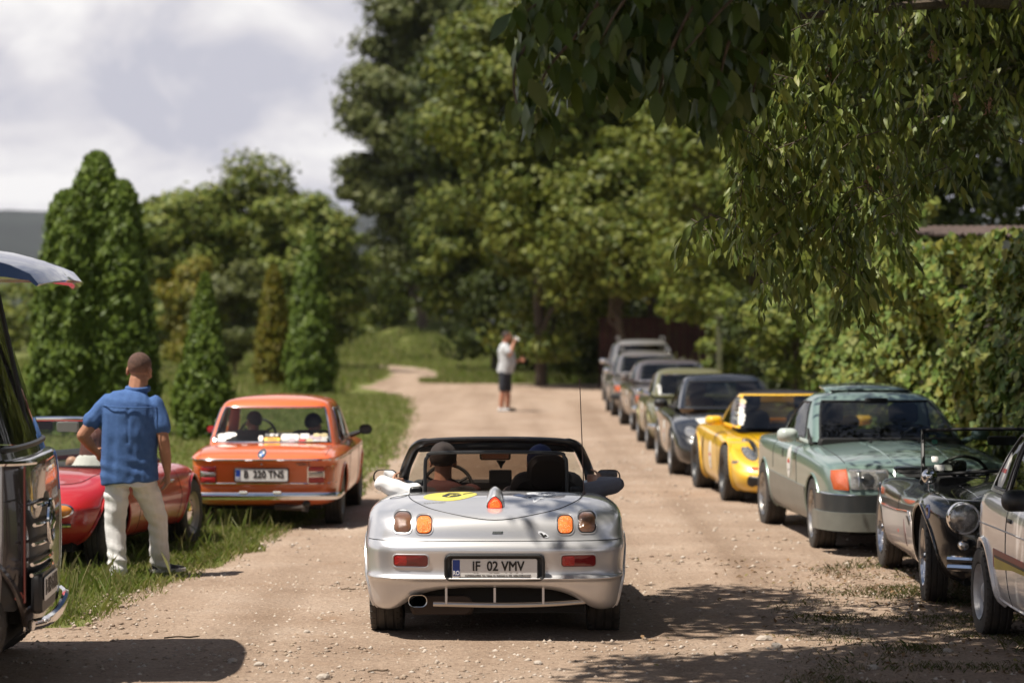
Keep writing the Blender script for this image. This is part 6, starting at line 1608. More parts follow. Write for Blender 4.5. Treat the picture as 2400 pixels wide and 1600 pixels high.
# ------------------------------------------------------------------ white hatchback at the right edge
WHITE = paint('paint_white', (.74, .72, .72), .1, .3, .10)
def build_white():
    C = Car('hatchback', 'pale silver hatchback with a red and yellow side stripe at the right edge', 'car', (3.74, 14.12, 0), math.pi + .0)
    R = C.root; ra, fa = -1.2, 1.2
    bz = [.90, .92, .90, .86, .74]
    lv = std(.765, ra, fa, .62, .68, .22, bz, [.93, .95, .95, .90, .78], bump=.46, wr=.95, wf=.94, br=.10, bf=.12, kr=.2, kf=.2, tuck=.06, topin=(.2, .25), shoulder=.14)
    C.body(lv, (ra, fa), WHITE, [(ra, .285, .325), (fa, .285, .325)], cabin_cut(.58, -1.45, .56, .84), armin=.50, lipr=.022)
    C.under(.58, -1.6, 1.7, .17, .38); C.tub(.58, -1.45, .56, .26, .88)
    C.house(hs(.91, .70, -1.72, .74, .56, 1.385, -1.18, .02, c=.40, a=.12, corner=.16), WHITE, GLASS_T, [('rear_window', -1, 1.6, .2, 1.8), ('side_window', 3.02, 3.62, .14, 1.85), ('side_window', 3.75, 4.9, .12, 1.85), ('windscreen', 6.05, 9, .10, 1.9)], BLACK, .012)
    C.wheels([(.695, ra), (-.695, ra), (.695, fa), (-.695, fa)], .282, .175, 'steel', rimm=M('rim_white', (.50, .49, .50), .4, .2, noise=.25))
    for ax in 'RL':
        st = C.patch('side_stripe', M('stripe_red', (.22, .022, .022), .4), ax, poly([(-.83, .585), (.80, .585), (.80, .54), (-.80, .54), (-.80, .47), (-.84, .47)], 8), .004, 0, .001, K=5)
        C.patch('stripe_black', BLACK, ax, poly([(-.79, .548), (.80, .548), (.80, .535), (-.79, .535)], 8), .0055, 0, .001, K=2, parent=st)
        C.patch('stripe_yellow', M('stripe_yellow', (.42, .33, .03), .4), ax, poly([(-.785, .532), (.80, .532), (.80, .518), (-.772, .518), (-.772, .46), (-.785, .46)], 8), .007, 0, .001, K=5, parent=st)
        C.seam([(-.44, .27), (-.46, .6), (-.42, .9)], ax, .004); C.seam([(.60, .27), (.62, .6), (.58, .88)], ax, .004)
        C.seam([(-.86, .27), (-.4, .26), (.2, .26), (.86, .26)], ax, .010, M('sill_trim', (.45, .42, .42), .3), 'sill_strip')
        C.seam([(-1.7, .70), (-.8, .715), (.2, .715), (1.6, .68)], ax, .005, M('crease_grey', (.35, .33, .33), .35), 'side_crease')
        mb = MB(); q = C.hit(ax, (-.34, .79)); mb.box(q, (.02, .11, .025), bev=.008); mb.build('door_handle', BLACK, R)
    C.mirror(.855, .30, .96, .17, .125, .10, BLACK); C.mirror(-.855, .30, .96, .17, .125, .10, BLACK)
    st = C.patch('oval_sticker', STICK, 'R', ellip(-1.02, 1.05, .13, .12, 24, .9), .004, 0, .001, K=3, bvh=C.gbvh); C.patch('sticker_print', DRED, 'R', poly([(-1.12, 1.04), (-.93, 1.04), (-.93, 1.065), (-1.12, 1.065)], 3), .006, 0, .001, K=2, bvh=C.gbvh, parent=st)
    seats4(C, .34, -.20, -.95, .46, .54); C.steering(-.33, .30, .86, .19)
    for sg in (-1, 1): C.patch('headlight', CLEAR_L, 'f', rrect(sg * .52, .62, .28, .15, .02), .008, .006)
    C.patch('grille', BLACK, 'f', rrect(0, .62, .72, .13, .02), .005)
    C.rim([(y, z) for y, z in rrect(-1.62, .56, .02, .12, .008)], 'R', .004, RED_L, 'side_reflector', .002)
    return C
build_white()

# ------------------------------------------------------------------ red roadster on the verge
RED = paint('paint_red', (.44, .012, .016), 0, .3, .08)
def build_red():
    C = Car('roadster', 'red open roadster parked on the grass behind the man in blue', 'car', (-3.74, 20.5, 0), math.pi - .16)
    R = C.root; ra, fa = -1.1, 1.1
    W = lambda k, a=.93, b=.95: [.78 * a * k, .80 * k, .77 * k, .80 * k, .78 * b * k]
    b = dict(b=(.30, .26), k=(.20, .16))
    lv = [dict(z=.22, w=W(.84), y=(-1.62, 1.55), **b), dict(z=.25, w=W(.93), y=(-1.74, 1.66), **b), dict(z=.36, w=W(.98), y=(-1.84, 1.76), **b), dict(z=[.45, .46, .45, .46, .46], w=W(1.0), y=(-1.87, 1.79), **b), dict(z=[.50, .53, .52, .53, .52], w=W(1.005), y=(-1.87, 1.79), **b),
          dict(z=[.53, .56, .55, .56, .55], w=W(.985), y=(-1.85, 1.77), **b), dict(z=[.58, .66, .66, .66, .60], w=W(.97), y=(-1.80, 1.70), **b), dict(z=[.63, .74, .73, .75, .66], w=W(.90), y=(-1.70, 1.60), **b), dict(z=[.66, .765, .76, .775, .69], w=W(.76), y=(-1.58, 1.5), **b), dict(z=[.67, .765, .775, .77, .70], w=W(.5), y=(-1.5, 1.45), **b), dict(z=[.68, .77, .79, .78, .71], w=0, y=(-1.48, 1.4), **b)]
    cut = lambda x, y, z: (z > .62) & (np.abs(x) < .56) & (y > -.62) & (y < .42)
    C.body(lv, (ra, fa), RED, [(ra, .30, .335), (fa, .30, .335)], cut, armin=.5)
    C.under(.54, -1.5, 1.5, .18, .36); C.tub(.56, -.62, .42, .25, .72)
    C.wheels([(.665, ra), (-.665, ra), (.665, fa), (-.665, fa)], .30, .165, 'cap', rimm=M('rim_beige', (.42, .36, .30), .4, .4))
    for sg in (-1, 1):
        mb = MB(); mb.lathe([(.001, .05), (.06, .042), (.085, .02), (.09, -.1)], 22, 'y', (sg * .34, fa + .44, .60)); o = mb.build('headlight', CLEAR_L, R)
        o = C.patch('indicator', CHROME, 'f', ellip(sg * .50, .515, .10, .055, 20), .004, 0, .02)
        C.patch('lens', M('lens_amber', (.55, .20, .03), .15, coat=.6), 'f', ellip(sg * .50, .515, .088, .045, 20), .008, .022, parent=o)
        mb = MB(); q = [C.hit('f', (sg * x, .405)) for x in (.24, .36, .48, .58)]; mb.tube(np.array(q) + np.array([0, .03, 0]), .020, 8); mb.build('front_bumper', CHROME, R)
        ax = 'R' if sg > 0 else 'L'
        C.seam([(-.60, .25), (-.62, .5), (-.55, .74)], ax, .0035); C.seam([(.50, .25), (.52, .5), (.48, .74)], ax, .0035)
        C.seam([(sg * .60, .55), (sg * .56, .95), (sg * .44, 1.30), (0, 1.42)], 't', .004)
        mb = MB(); q = C.hit(ax, (-.40, .62)); mb.box(q, (.02, .10, .022), bev=.007); mb.build('door_handle', CHROME, R)
        mb = MB(); mb.tube([(sg * .60, .50, .76), (sg * .575, .30, 1.0), (sg * .55, .16, 1.15)], .014, 6); mb.build('screen_post', CHROME, R)
        mb = MB(); mb.tube(bez([(sg * .57, .42, .772), (sg * .575, 0, .775), (sg * .57, -.62, .785)], 5), .022, 6); mb.build('cockpit_edge', BLACK, R)
    rally_decal(C, 'L', .05, .46, .11, .16)
    mb = MB(); mb.tube(bez([(-.55, .16, 1.15), (-.3, .20, 1.165), (0, .21, 1.17), (.3, .20, 1.165), (.55, .16, 1.15)], 6), .017, 8, flat=1.3); mb.build('screen_frame', CHROME, R)
    pane('windscreen', GLASS_C, R, [(-.59, .50, .78), (-.3, .58, .79), (0, .60, .79), (.3, .58, .79), (.59, .50, .78)], [(-.55, .16, 1.14), (-.3, .20, 1.155), (0, .21, 1.16), (.3, .20, 1.155), (.55, .16, 1.14)])
    mb = MB(); mb.box((-.02, .14, 1.10), (.19, .03, .085), bev=.015); im = mb.build('interior_mirror', M('mirror_back', (.35, .35, .33), .3, .7), R)
    mb = MB(); mb.box((.30, .18, 1.115), (.40, .02, .07), bev=.02); mb.build('sun_visor', DARK, R)
    for x in (-.30, .30): C.seat(x, -.28, .36, .46, .42, M('seat_black', (.022, .02, .02), .75), head=False)
    C.steering(.31, .20, .80, .20, M('wood_rim', (.30, .07, .02), .35, coat=.5))
    mb = MB(); mb.box((0, .40, .73), (1.08, .14, .12), bev=.04); mb.build('dashboard', DARK, R)
    mb = MB(); mb.tube(bez([(-.50, -.72, .80), (0, -.85, .83), (.50, -.72, .80)], 8), .06, 8, flat=.8); mb.build('folded_hood', BLACK, R)
    for sg in (-1, 1): C.patch('tail_light', RED_L, 'r', rrect(sg * .46, .52, .16, .07, .02), .006, .008)
    return C
build_red()

# ------------------------------------------------------------------ vintage bus at the left edge (front towards +x)
BUSD = paint('paint_aubergine', (.030, .024, .027), .2, .25, .22)
BUSB = paint('paint_blue', (.012, .035, .10), .2, .25, .05)
def build_bus():
    # local: y forward; local +x is its right-hand side, towards the camera
    C = Car('vintage_bus', 'dark vintage bus with blue roof visor and chrome grille at the left edge', 'bus', (-4.665, 13.55, 0), -math.pi / 2 + .068)
    R = C.root; fa = 1.55; ra = -1.4
    W = lambda k, f=.90: [.95 * k, .96 * k, .96 * k, .955 * k, .96 * f * k]
    b = dict(b=(.06, .05), k=(.12, .06))
    lv = [dict(z=.27, w=W(.90), y=(-2.4, 1.96), **b), dict(z=.30, w=W(.96), y=(-2.45, 2.02), **b), dict(z=.46, w=W(.99), y=(-2.5, 2.06), **b), dict(z=.62, w=W(1), y=(-2.5, 2.07), **b), dict(z=.90, w=W(1), y=(-2.5, 2.07), **b), dict(z=1.12, w=W(1), y=(-2.5, 2.05), **b), dict(z=1.22, w=W(.995), y=(-2.5, 2.04), **b), dict(z=1.25, w=W(.97), y=(-2.5, 2.02), **b), dict(z=1.255, w=W(.6), y=(-2.3, 1.8), **b), dict(z=1.255, w=0, y=(-2.3, 1.8), **b)]
    C.body(lv, (ra, fa), BUSD, [(ra, .40, .45), (fa, .385, .45)], lambda x, y, z: (z > 1.235) & (np.abs(x) < .86) & (y < 1.90) & (y > -2.3), armin=.60, ms=[4, 4, 5, 14, 40, 40, 40, 26, 6, 5], lipr=.02)
    C.tub(.85, -2.3, 1.88, .45, 1.2)
    hl = [(1.245, [-2.5, -2.42, -1.6, -.2, 1.70, 1.93, 1.99], [.90, .94, .945, .935, .86]), (1.65, [-2.48, -2.40, -1.6, -.2, 1.54, 1.79, 1.86], [.89, .93, .935, .925, .85]), (2.14, [-2.44, -2.36, -1.6, -.2, 1.40, 1.65, 1.72], [.86, .90, .905, .895, .83]),
          (2.26, [-2.38, -2.3, -1.6, -.2, 1.37, 1.61, 1.68], [.82, .86, .87, .86, .79]), (2.38, [-2.2, -2.1, -1.5, -.2, 1.25, 1.45, 1.5], [.55, .58, .6, .58, .52]), (2.41, [-2.1, -2.0, -1.5, -.2, 1.3, 1.45, 1.5], [0] * 5)]
    C.house(hl, BUSD, GLASS_C, [('rear_window', -1, 1.8, .15, 1.9), ('side_window', 3.0, 3.45, .1, 1.85), ('side_window', 3.52, 3.96, .1, 1.85), ('side_window', 4.04, 4.5, .1, 1.85), ('side_window', 4.56, 4.92, .1, 1.85), ('windscreen', 6.0, 9, .12, 1.95)], BLACK, .018, roof_from=2.5, roofm=BUSB)
    C.wheels([(.86, fa), (-.86, fa), (.86, ra), (-.86, ra)], .37, .19, 'cap', rimm=M('rim_beige', (.52, .36, .30), .4, .4))
    C.under(.8, -2.4, 1.9, .25, .5)
    # roof visor over the windscreen, curved down at its front edge
    V = []; n = 17
    prof = [(1.30, 2.415), (1.60, 2.405), (1.86, 2.37), (2.05, 2.32), (2.16, 2.27), (2.205, 2.215), (2.192, 2.205), (2.155, 2.235), (2.02, 2.255), (1.80, 2.255), (1.40, 2.25)]
    for (y, z) in prof:
        for i in range(n):
            u = i / (n - 1) * 2 - 1
            V.append((.90 * u, y - .10 * abs(u) ** 3 * (1 if y > 1.5 else 0), z - .035 * abs(u) ** 3))
    m = len(prof); F = [[j * n + i, j * n + i + 1, (j + 1) * n + i + 1, (j + 1) * n + i] for j in range(m - 1) for i in range(n - 1)]
    F += [[j * n for j in range(m)], [j * n + n - 1 for j in range(m)][::-1]]
    mk('roof_visor', V, F, BUSB, R, 45)
    mb = MB(); mb.tube([(.0, 1.955, 1.24), (0, 1.74, 2.24)], .015, 6); mb.build('windscreen_divider', BLACK, R)
    mb = MB(); mb.tube(bez([(.952, -2.4, 1.235), (.965, 0, 1.235), (.96, 1.6, 1.235), (.90, 1.95, 1.232), (.70, 2.06, 1.23)], 8), .014, 6); mb.build('belt_strip', CHROME, R)
    # chrome grille bars, emblem, plate, bumper
    yb = 2.07
    mb = MB(); mb.tube([(.945, yb - .035, z) for z in (.5, .7, .9, 1.22)], .006, 6); mb.build('front_edge_strip', M('edge_red', (.10, .014, .010), .35, coat=.5), R)
    g = C.patch('grille', BLACK, 'f', rrect(.50, .74, .78, .60, .08), .006)
    for k, (z, wd, dep) in enumerate(((1.00, .26, .03), (.90, .30, .035), (.80, .34, .035), (.70, .40, .03), (.645, .42, .035))):
        mb = MB(); mb.tube(bez([(.52 - wd, yb + .0, z), (.52 - wd * .6, yb + dep * .75, z), (.52, yb + dep, z), (.52 + wd * .6, yb + dep * .75, z), (.52 + wd, yb, z)], 6), .011, 6); mb.build('grille_bar', CHROME, g)
    mb = MB(); P = [(.52 + .115 * math.cos(t), yb + .05, .90 + .115 * math.sin(t)) for t in np.linspace(0, 2 * math.pi, 28, endpoint=False)]; mb.tube(P, .012, 6, closed=True)
    for a in (90, 210, 330): mb.tube([(.52, yb + .055, .90), (.52 + .11 * math.cos(rad(a)), yb + .05, .90 + .11 * math.sin(rad(a)))], [.022, .004], 6)
    mb.build('star_emblem', CHROME, R)
    mb = MB(); mb.box((.52, yb + .01, .535), (.62, .06, .22), bev=.04); mb.build('plate_carrier', BLACK, R)
    C.plate('f', (.52, yb + .05, .555), 'B-113 GWA', .54, .125, eu=False, tsx=.86, ts=.115, frame=False)
    for (z, wd) in ((.365, .66),):
        mb = MB(); mb.tube(bez([(-.9, yb - .06, z), (-.6, yb + .0, z), (.1, yb + .045, z), (wd * .9, yb + .04, z), (wd + .14, yb - .02, z)], 6), .026, 8, flat=1.2); mb.build('front_bumper', CHROME, R)
    for sg in (-1,):
        mb = MB(); mb.lathe([(.001, .05), (.08, .04), (.105, .015), (.11, -.06)], 22, 'y', (sg * .62, yb - .08, .72)); o = mb.build('headlight', CHROME, R)
        mb = MB(); mb.lathe([(.001, .056), (.08, .046), (.095, .03)], 20, 'y', (sg * .62, yb - .08, .72)); mb.build('lens', CLEAR_L, o)
    C.patch('side_marker', M('marker_pink', (.6, .20, .16), .3), 'R', rrect(1.985, .52, .04, .04, .01), .004)
    C.seam([(1.06, .30), (1.05, .8), (1.08, 1.23)], 'R', .005); C.seam([(1.88, .46), (1.90, .8), (1.90, 1.22)], 'R', .012, M('edge_grey', (.3, .28, .28), .3, .6), 'corner_strip')
    for y in (.6, -.6): C.seat(.52, y, .75, .5, .6); C.seat(-.42, y, .75, .5, .6)
    C.steering(-.42, 1.35, 1.35, .21)
    return C
build_bus()
# ================================================================== people
def skinm(name, c): return M(name, c, .5, c2=tuple(v * .8 for v in c), nscale=12, spec=.4)
SKIN = skinm('skin', (.50, .27, .18)); SKIN_T = skinm('skin_tan', (.42, .20, .12))
def blob(name, mb, mat, parent, vox=.008, sm=5, disp=None):
    """fuses overlapping pieces into one continuous surface"""
    o = mb.build('tmp', mat, None, None)
    m = o.modifiers.new('r', 'REMESH'); m.mode = 'VOXEL'; m.voxel_size = vox
    m = o.modifiers.new('s', 'SMOOTH'); m.factor = .5; m.iterations = sm
    dg = bpy.context.evaluated_depsgraph_get(); dg.update()
    me = bpy.data.meshes.new_from_object(o.evaluated_get(dg))
    bpy.data.objects.remove(o)
    n = len(me.vertices)
    if disp is not None:
        V = np.zeros(n * 3, np.float32); me.vertices.foreach_get('co', V); V = V.reshape(-1, 3)
        N = np.zeros(n * 3, np.float32); me.vertices.foreach_get('normal', N); N = N.reshape(-1, 3)
        V += N * disp(V)[:, None]; me.vertices.foreach_set('co', V.ravel())
    me.polygons.foreach_set('use_smooth', np.ones(len(me.polygons), dtype=bool)); me.update()
    me.materials.clear(); me.materials.append(mat); me.name = name
    o = bpy.data.objects.new(name, me); col.objects.link(o); o.parent = parent
    return o
v3 = lambda *a: np.array(a, float)
def limb(mb, a, b, ra, rb, n=10, k=5, bulge=0., up=(0, 1, 0), flat=1.):
    t = np.linspace(0, 1, k)[:, None]; P = np.array(a) * (1 - t) + np.array(b) * t
    r = ra + (rb - ra) * t[:, 0] + bulge * np.sin(t[:, 0] * math.pi)
    mb.tube(P, r, n, up=up, flat=flat); mb.ell(a, (ra,) * 3, 10, 6); mb.ell(b, (rb,) * 3, 10, 6)
def hand(mb, w, d, side, pal, s=1., curl=.6):
    """w wrist, d pointing direction, pal palm normal, side thumb direction"""
    d = nrm(np.array(d, float)); pal = nrm(np.array(pal, float)); t = nrm(np.array(side, float))
    w = np.array(w, float)
    for k in range(5):
        f = k / 4; mb.ell(w + d * (.012 + .062 * f) * s, (.026 * s * (.8 + .2 * f), .024 * s, .026 * s), 8, 6)
        for o_ in (-.016, .016): mb.ell(w + d * (.02 + .06 * f) * s + t * o_ * s * (.6 + .5 * f), (.016 * s,) * 3, 8, 5)
    for i, (o_, L) in enumerate(((.031, .066), (.011, .074), (-.010, .070), (-.030, .055))):
        b = w + d * .078 * s + t * o_ * s; P = [b]
        a = 0
        for seg in (.45, .32, .23):
            a += curl * .55; P.append(P[-1] + (d * math.cos(a) + pal * math.sin(a)) * L * seg * s)
        mb.tube(P, np.array([.0105, .0098, .0090, .0078]) * s, 7)
        mb.ell(P[-1], (.0078 * s,) * 3, 6, 4)
    b = w + d * .025 * s + t * .026 * s
    P = [b, b + (d * .6 + t * .7) * .032 * s, b + (d * .95 + t * .75 + pal * .25) * .055 * s, b + (d * 1.1 + t * .7 + pal * .45) * .072 * s]
    mb.tube(P, np.array([.015, .012, .0105, .008]) * s, 7)
def head_shape(mb, c, R, s=1.):
    """R columns: right, forward, up"""
    R = np.array(R, float); at = lambda x, y, z: np.array(c) + R @ np.array([x, y, z]) * s
    mb.ell(at(0, -.008, .025), (.077 * s, .096 * s, .088 * s), 18, 12, R)
    mb.ell(at(0, .020, -.045), (.060 * s, .072 * s, .068 * s), 14, 9, R)
    mb.ell(at(0, .048, -.088), (.036 * s, .036 * s, .026 * s), 10, 7, R)
    mb.tube([at(0, .088, .012), at(0, .106, -.022), at(0, .094, -.032)], [.009 * s, .014 * s, .010 * s], 8)
    mb.ell(at(0, .084, .030), (.052 * s, .014 * s, .010 * s), 10, 5, R)
    for x in (-1, 1):
        mb.ell(at(x * .084, -.008, -.014), (.012 * s, .022 * s, .036 * s), 8, 6, R); mb.ell(at(x * .05, .06, -.03), (.02 * s, .02 * s, .02 * s), 8, 5, R)
    mb.ell(at(0, .088, -.060), (.026 * s, .012 * s, .009 * s), 8, 5, R)
def rotm(yaw=0., pitch=0., roll=0.):
    return np.array(Matrix.Rotation(yaw, 3, 'Z') @ Matrix.Rotation(pitch, 3, 'X') @ Matrix.Rotation(roll, 3, 'Y'))
def eyes(parent, c, R, s=1.):
    for x in (-1, 1):
        mb = MB(); p = np.array(c) + np.array(R) @ np.array([x * .032, .0845, .008]) * s
        mb.ell(p, (.012 * s, .008 * s, .007 * s), 8, 5, R); mb.build('eye', M('eye_white', (.6, .58, .55), .3), parent)
        mb = MB(); mb.ell(p + np.array(R) @ np.array([0, .006, 0]) * s, (.006 * s, .004 * s, .006 * s), 8, 5, R); mb.build('iris', M('iris', (.05, .03, .02), .3), parent)
def hair_cap(c, R, s, mat, parent, low=-.04, thick=.008, back=-.05, name='hair', front=.035):
    mb = MB(); at = lambda x, y, z: np.array(c) + np.array(R) @ np.array([x, y, z]) * s
    mb.ell(at(0, -.012, .030), ((.077 + thick) * s, (.094 + thick) * s, (.086 + thick) * s), 44, 30, R)
    o = mb.build('t', mat, None)
    V = np.array([v.co for v in o.data.vertices]); L = (V - np.array(c)) @ np.array(R) / s
    lim = np.where(L[:, 1] > front, .075, np.where(L[:, 1] > -.01, .015, back))
    keep = L[:, 2] > lim + .016 * (vnoise(V[:, 0] * 60, V[:, 1] * 60 + V[:, 2] * 40, 1., 3) - .5)
    F = [list(p.vertices) for p in o.data.polygons if keep[list(p.vertices)].all()]
    bpy.data.objects.remove(o)
    h = mk(name, V, F, mat, parent); sm = h.modifiers.new('t', 'SOLIDIFY'); sm.thickness = .010 * s; sm.offset = -1
    return h
HAIR_D = M('hair_dark', (.035, .022, .017), .7, bump=.5, bscale=220); HAIR_B = M('hair_brown', (.060, .030, .020), .75, c2=(.12, .060, .042), nscale=60, bump=.5, bscale=250)

def folds(a, seed, fx=9., fz=5.):
    return lambda V: a * (vnoise(V[:, 0] * fx + V[:, 1] * 4, V[:, 2] * fz, 1., seed) - .5) * 2 + a * .6 * (vnoise(V[:, 0] * 22 + V[:, 1] * 9, V[:, 2] * 13, 1., seed + 3) - .5) * 2

def blue_man():
    root = empty('person', (-2.94, 18.62, 0), 0, 'man in a blue short-sleeved shirt and white trousers standing with his back to the camera', 'person')
    Rh = rotm(-.30, -.22, .04); hc = v3(.062, .07, 1.615)
    mb = MB(); head_shape(mb, hc, Rh, 1.12)
    limb(mb, (.045, .02, 1.40), (.058, .05, 1.54), .076, .073)
    shL, elL, wrL = v3(-.20, .02, 1.375), v3(-.365, -.02, 1.11), v3(-.305, .17, .985)
    shR, elR, wrR = v3(.225, .0, 1.36), v3(.262, -.05, 1.075), v3(.285, .0, .835)
    limb(mb, shL + v3(.02, 0, -.02), elL, .052, .046, bulge=.004); limb(mb, elL, wrL, .046, .030, bulge=.006)
    limb(mb, shR + v3(-.02, 0, -.02), elR, .052, .045, bulge=.004); limb(mb, elR, wrR, .046, .029, bulge=.007)
    hand(mb, wrL, (.35, .75, -.45), (.6, 0, .6), (.5, -.2, -.7), 1.05, .5)
    hand(mb, wrR, (-.05, .12, -1), (-.35, .9, 0), (-1, .1, 0), 1.08, .55)
    mb.tube([(0, .0, .80), (.0, .0, 1.0), (.01, .0, 1.2), (.02, .01, 1.36), (.04, .02, 1.46)], [.15, .15, .17, .15, .06], 16, up=(0, 1, 0), flat=.68)
    hipL, knL, anL = v3(-.105, .0, .79), v3(-.118, .02, .42), v3(-.095, -.03, .07)
    hipR, knR, anR = v3(.095, .02, .79), v3(.175, .22, .435), v3(.178, .36, .10)
    for h_, k_, a_ in ((hipL, knL, anL), (hipR, knR, anR)): limb(mb, h_, k_, .085, .055); limb(mb, k_, a_, .055, .036, bulge=.01)
    blob('body', mb, SKIN_T, root, .0062, 4)
    # clipped hair: short and thin at the neck and sides, where the scalp shows through
    nt = HAIR_B.node_tree; pb = nt.nodes['Principled BSDF']; src = pb.inputs['Base Color'].links[0].from_socket
    tcn = nt.nodes.new('ShaderNodeTexCoord'); sp = nt.nodes.new('ShaderNodeSeparateXYZ'); nt.links.new(tcn.outputs['Object'], sp.inputs[0])
    nz = nt.nodes.new('ShaderNodeTexNoise'); nz.inputs['Scale'].default_value = 55; nt.links.new(tcn.outputs['Object'], nz.inputs['Vector'])
    ma = nt.nodes.new('ShaderNodeMath'); ma.operation = 'MULTIPLY_ADD'; ma.inputs[1].default_value = .05; nt.links.new(nz.outputs['Fac'], ma.inputs[0]); nt.links.new(sp.outputs['Z'], ma.inputs[2])
    mr = nt.nodes.new('ShaderNodeMapRange'); mr.inputs['From Min'].default_value = hc[2] - .035; mr.inputs['From Max'].default_value = hc[2] + .085; nt.links.new(ma.outputs[0], mr.inputs[0])
    mx = nt.nodes.new('ShaderNodeMix'); mx.data_type = 'RGBA'; mx.inputs[6].default_value = (.36, .175, .11, 1); nt.links.new(src, mx.inputs[7]); nt.links.new(mr.outputs[0], mx.inputs[0]); nt.links.new(mx.outputs[2], pb.inputs['Base Color'])
    hair_cap(hc, Rh, 1.12, HAIR_B, root, back=-.050, thick=.002)
    # shirt: back yoke, boxy body hanging over the trousers, sleeves
    LIN = M('linen_blue', (.075, .150, .345), .85, c2=(.058, .118, .285), nscale=26, bump=.35, bscale=160, spec=.2)
    mb = MB()
    mb.tube([(-.002, .0, .745), (-.006, .0, .80), (-.008, -.005, .95), (.0, -.01, 1.12), (.012, .0, 1.27), (.018, .01, 1.36), (.03, .015, 1.405), (.042, .025, 1.44), (.05, .035, 1.475)], [.222, .222, .214, .218, .232, .222, .178, .098, .080], 26, up=(0, 1, 0), flat=.66)
    limb(mb, shL * .85 + v3(0, 0, 1.31) * .15, shL * .40 + elL * .60, .069, .072, up=(0, 1, 0)); limb(mb, shR * .85 + v3(0, 0, 1.31) * .15, shR * .36 + elR * .64, .069, .072)
    f1 = folds(.007, 3, 20, 2.4)
    def sd(V):
        d = f1(V); d -= .006 * np.exp(-((V[:, 0] - .005) / .010) ** 2) * ((V[:, 2] > 1.05) & (V[:, 2] < 1.32)) * (V[:, 1] < 0)
        d += .010 * np.sin(V[:, 2] * 62 + V[:, 0] * 18) * np.exp(-((V[:, 2] - .86) / .09) ** 2) * (vnoise(V[:, 0] * 9, V[:, 2] * 9, 1, 8)) * (V[:, 1] < 0)
        return d
    sh = blob('shirt', mb, LIN, root, .0085, 8, sd)
    mb = MB(); mb.tube([(.052 + .086 * math.cos(t), .036 + .080 * math.sin(t), 1.468 + .012 * math.sin(t)) for t in np.linspace(0, 2 * math.pi, 24, endpoint=False)], .014, 8, closed=True, flat=1.6); mb.build('collar', LIN, sh)
    mb = MB(); mb.tube(bez([(-.215, -.04, 1.345), (-.12, -.135, 1.335), (.02, -.158, 1.33), (.15, -.135, 1.33), (.24, -.045, 1.33)], 6), .0045, 5); mb.build('yoke_seam', LIN, sh)
    # trousers
    TRO = M('trousers_white', (.80, .785, .775), .85, c2=(.70, .68, .665), nscale=10, bump=.25, bscale=140, spec=.2)
    mb = MB()
    mb.tube([(-.004, .005, .88), (-.004, .0, .80), (-.005, .0, .72)], [.185, .192, .185], 22, up=(0, 1, 0), flat=.72)
    for h_, k_, a_ in ((hipL, knL, anL), (hipR, knR, anR)):
        limb(mb, h_ + v3(0, 0, -.02), k_, .103, .083, 14, 6); limb(mb, k_, a_ + v3(0, -.01, -.015), .083, .078, 14, 6, bulge=-.004)
    def pd(V):
        low = np.clip((.30 - V[:, 2]) / .25, 0, 1); kn = np.exp(-((V[:, 2] - .42) / .12) ** 2); hp = np.exp(-((V[:, 2] - .68) / .08) ** 2)
        w = np.sin(V[:, 2] * 75 + V[:, 0] * 30 + 5 * vnoise(V[:, 0] * 6, V[:, 2] * 5, 1, 2))
        return folds(.010, 12, 8, 6)(V) + .014 * w * (low + .55 * kn + .5 * hp) * vnoise(V[:, 0] * 8 + V[:, 1] * 8, V[:, 2] * 10, 1, 5)
    tr = blob('trousers', mb, TRO, root, .0085, 4, pd)
    # shoes
    SHOE = M('shoe_dark', (.02, .02, .025), .6); SOLE = M('sole_white', (.6, .58, .55), .7)
    for a_, d in ((anL, v3(.12, 1, 0)), (anR, v3(1, .55, 0))):
        d = nrm(d); q = v3(a_[0], a_[1], 0); side = v3(-d[1], d[0], 0); lift = .0 if a_ is anL else .018
        mb = MB(); V = []
        for (t, w, h) in ((-.075, .030, .06), (-.05, .040, .085), (.0, .042, .088), (.07, .046, .066), (.13, .047, .052), (.18, .036, .044), (.20, .016, .036)):
            V += [q + d * t - side * w + v3(0, 0, .022 + lift), q + d * t - side * w * .8 + v3(0, 0, h + lift), q + d * t + side * w * .8 + v3(0, 0, h + lift), q + d * t + side * w + v3(0, 0, .022 + lift)]
        F = [[j * 4 + i, j * 4 + (i + 1) % 4, (j + 1) * 4 + (i + 1) % 4, (j + 1) * 4 + i] for j in range(6) for i in range(4)] + [[0, 1, 2, 3], [27, 26, 25, 24]]
        mb.add(V, F); s_ = mb.build('shoe', SHOE, root, 60)
        mb = MB(); pts = [(-.08, .034), (-.06, .044), (0, .046), (.07, .050), (.13, .051), (.185, .040), (.208, .018)]
        ring_ = [q + d * t + side * w for t, w in pts] + [q + d * t - side * w for t, w in pts[::-1]]; n = len(ring_)
        mb.add([p + v3(0, 0, .002 + lift) for p in ring_] + [p + v3(0, 0, .028 + lift) for p in ring_], [[i, (i + 1) % n, n + (i + 1) % n, n + i] for i in range(n)] + [list(range(n))[::-1], list(range(n, 2 * n))])
        mb.build('sole', SOLE, s_)
    return root
blue_man()

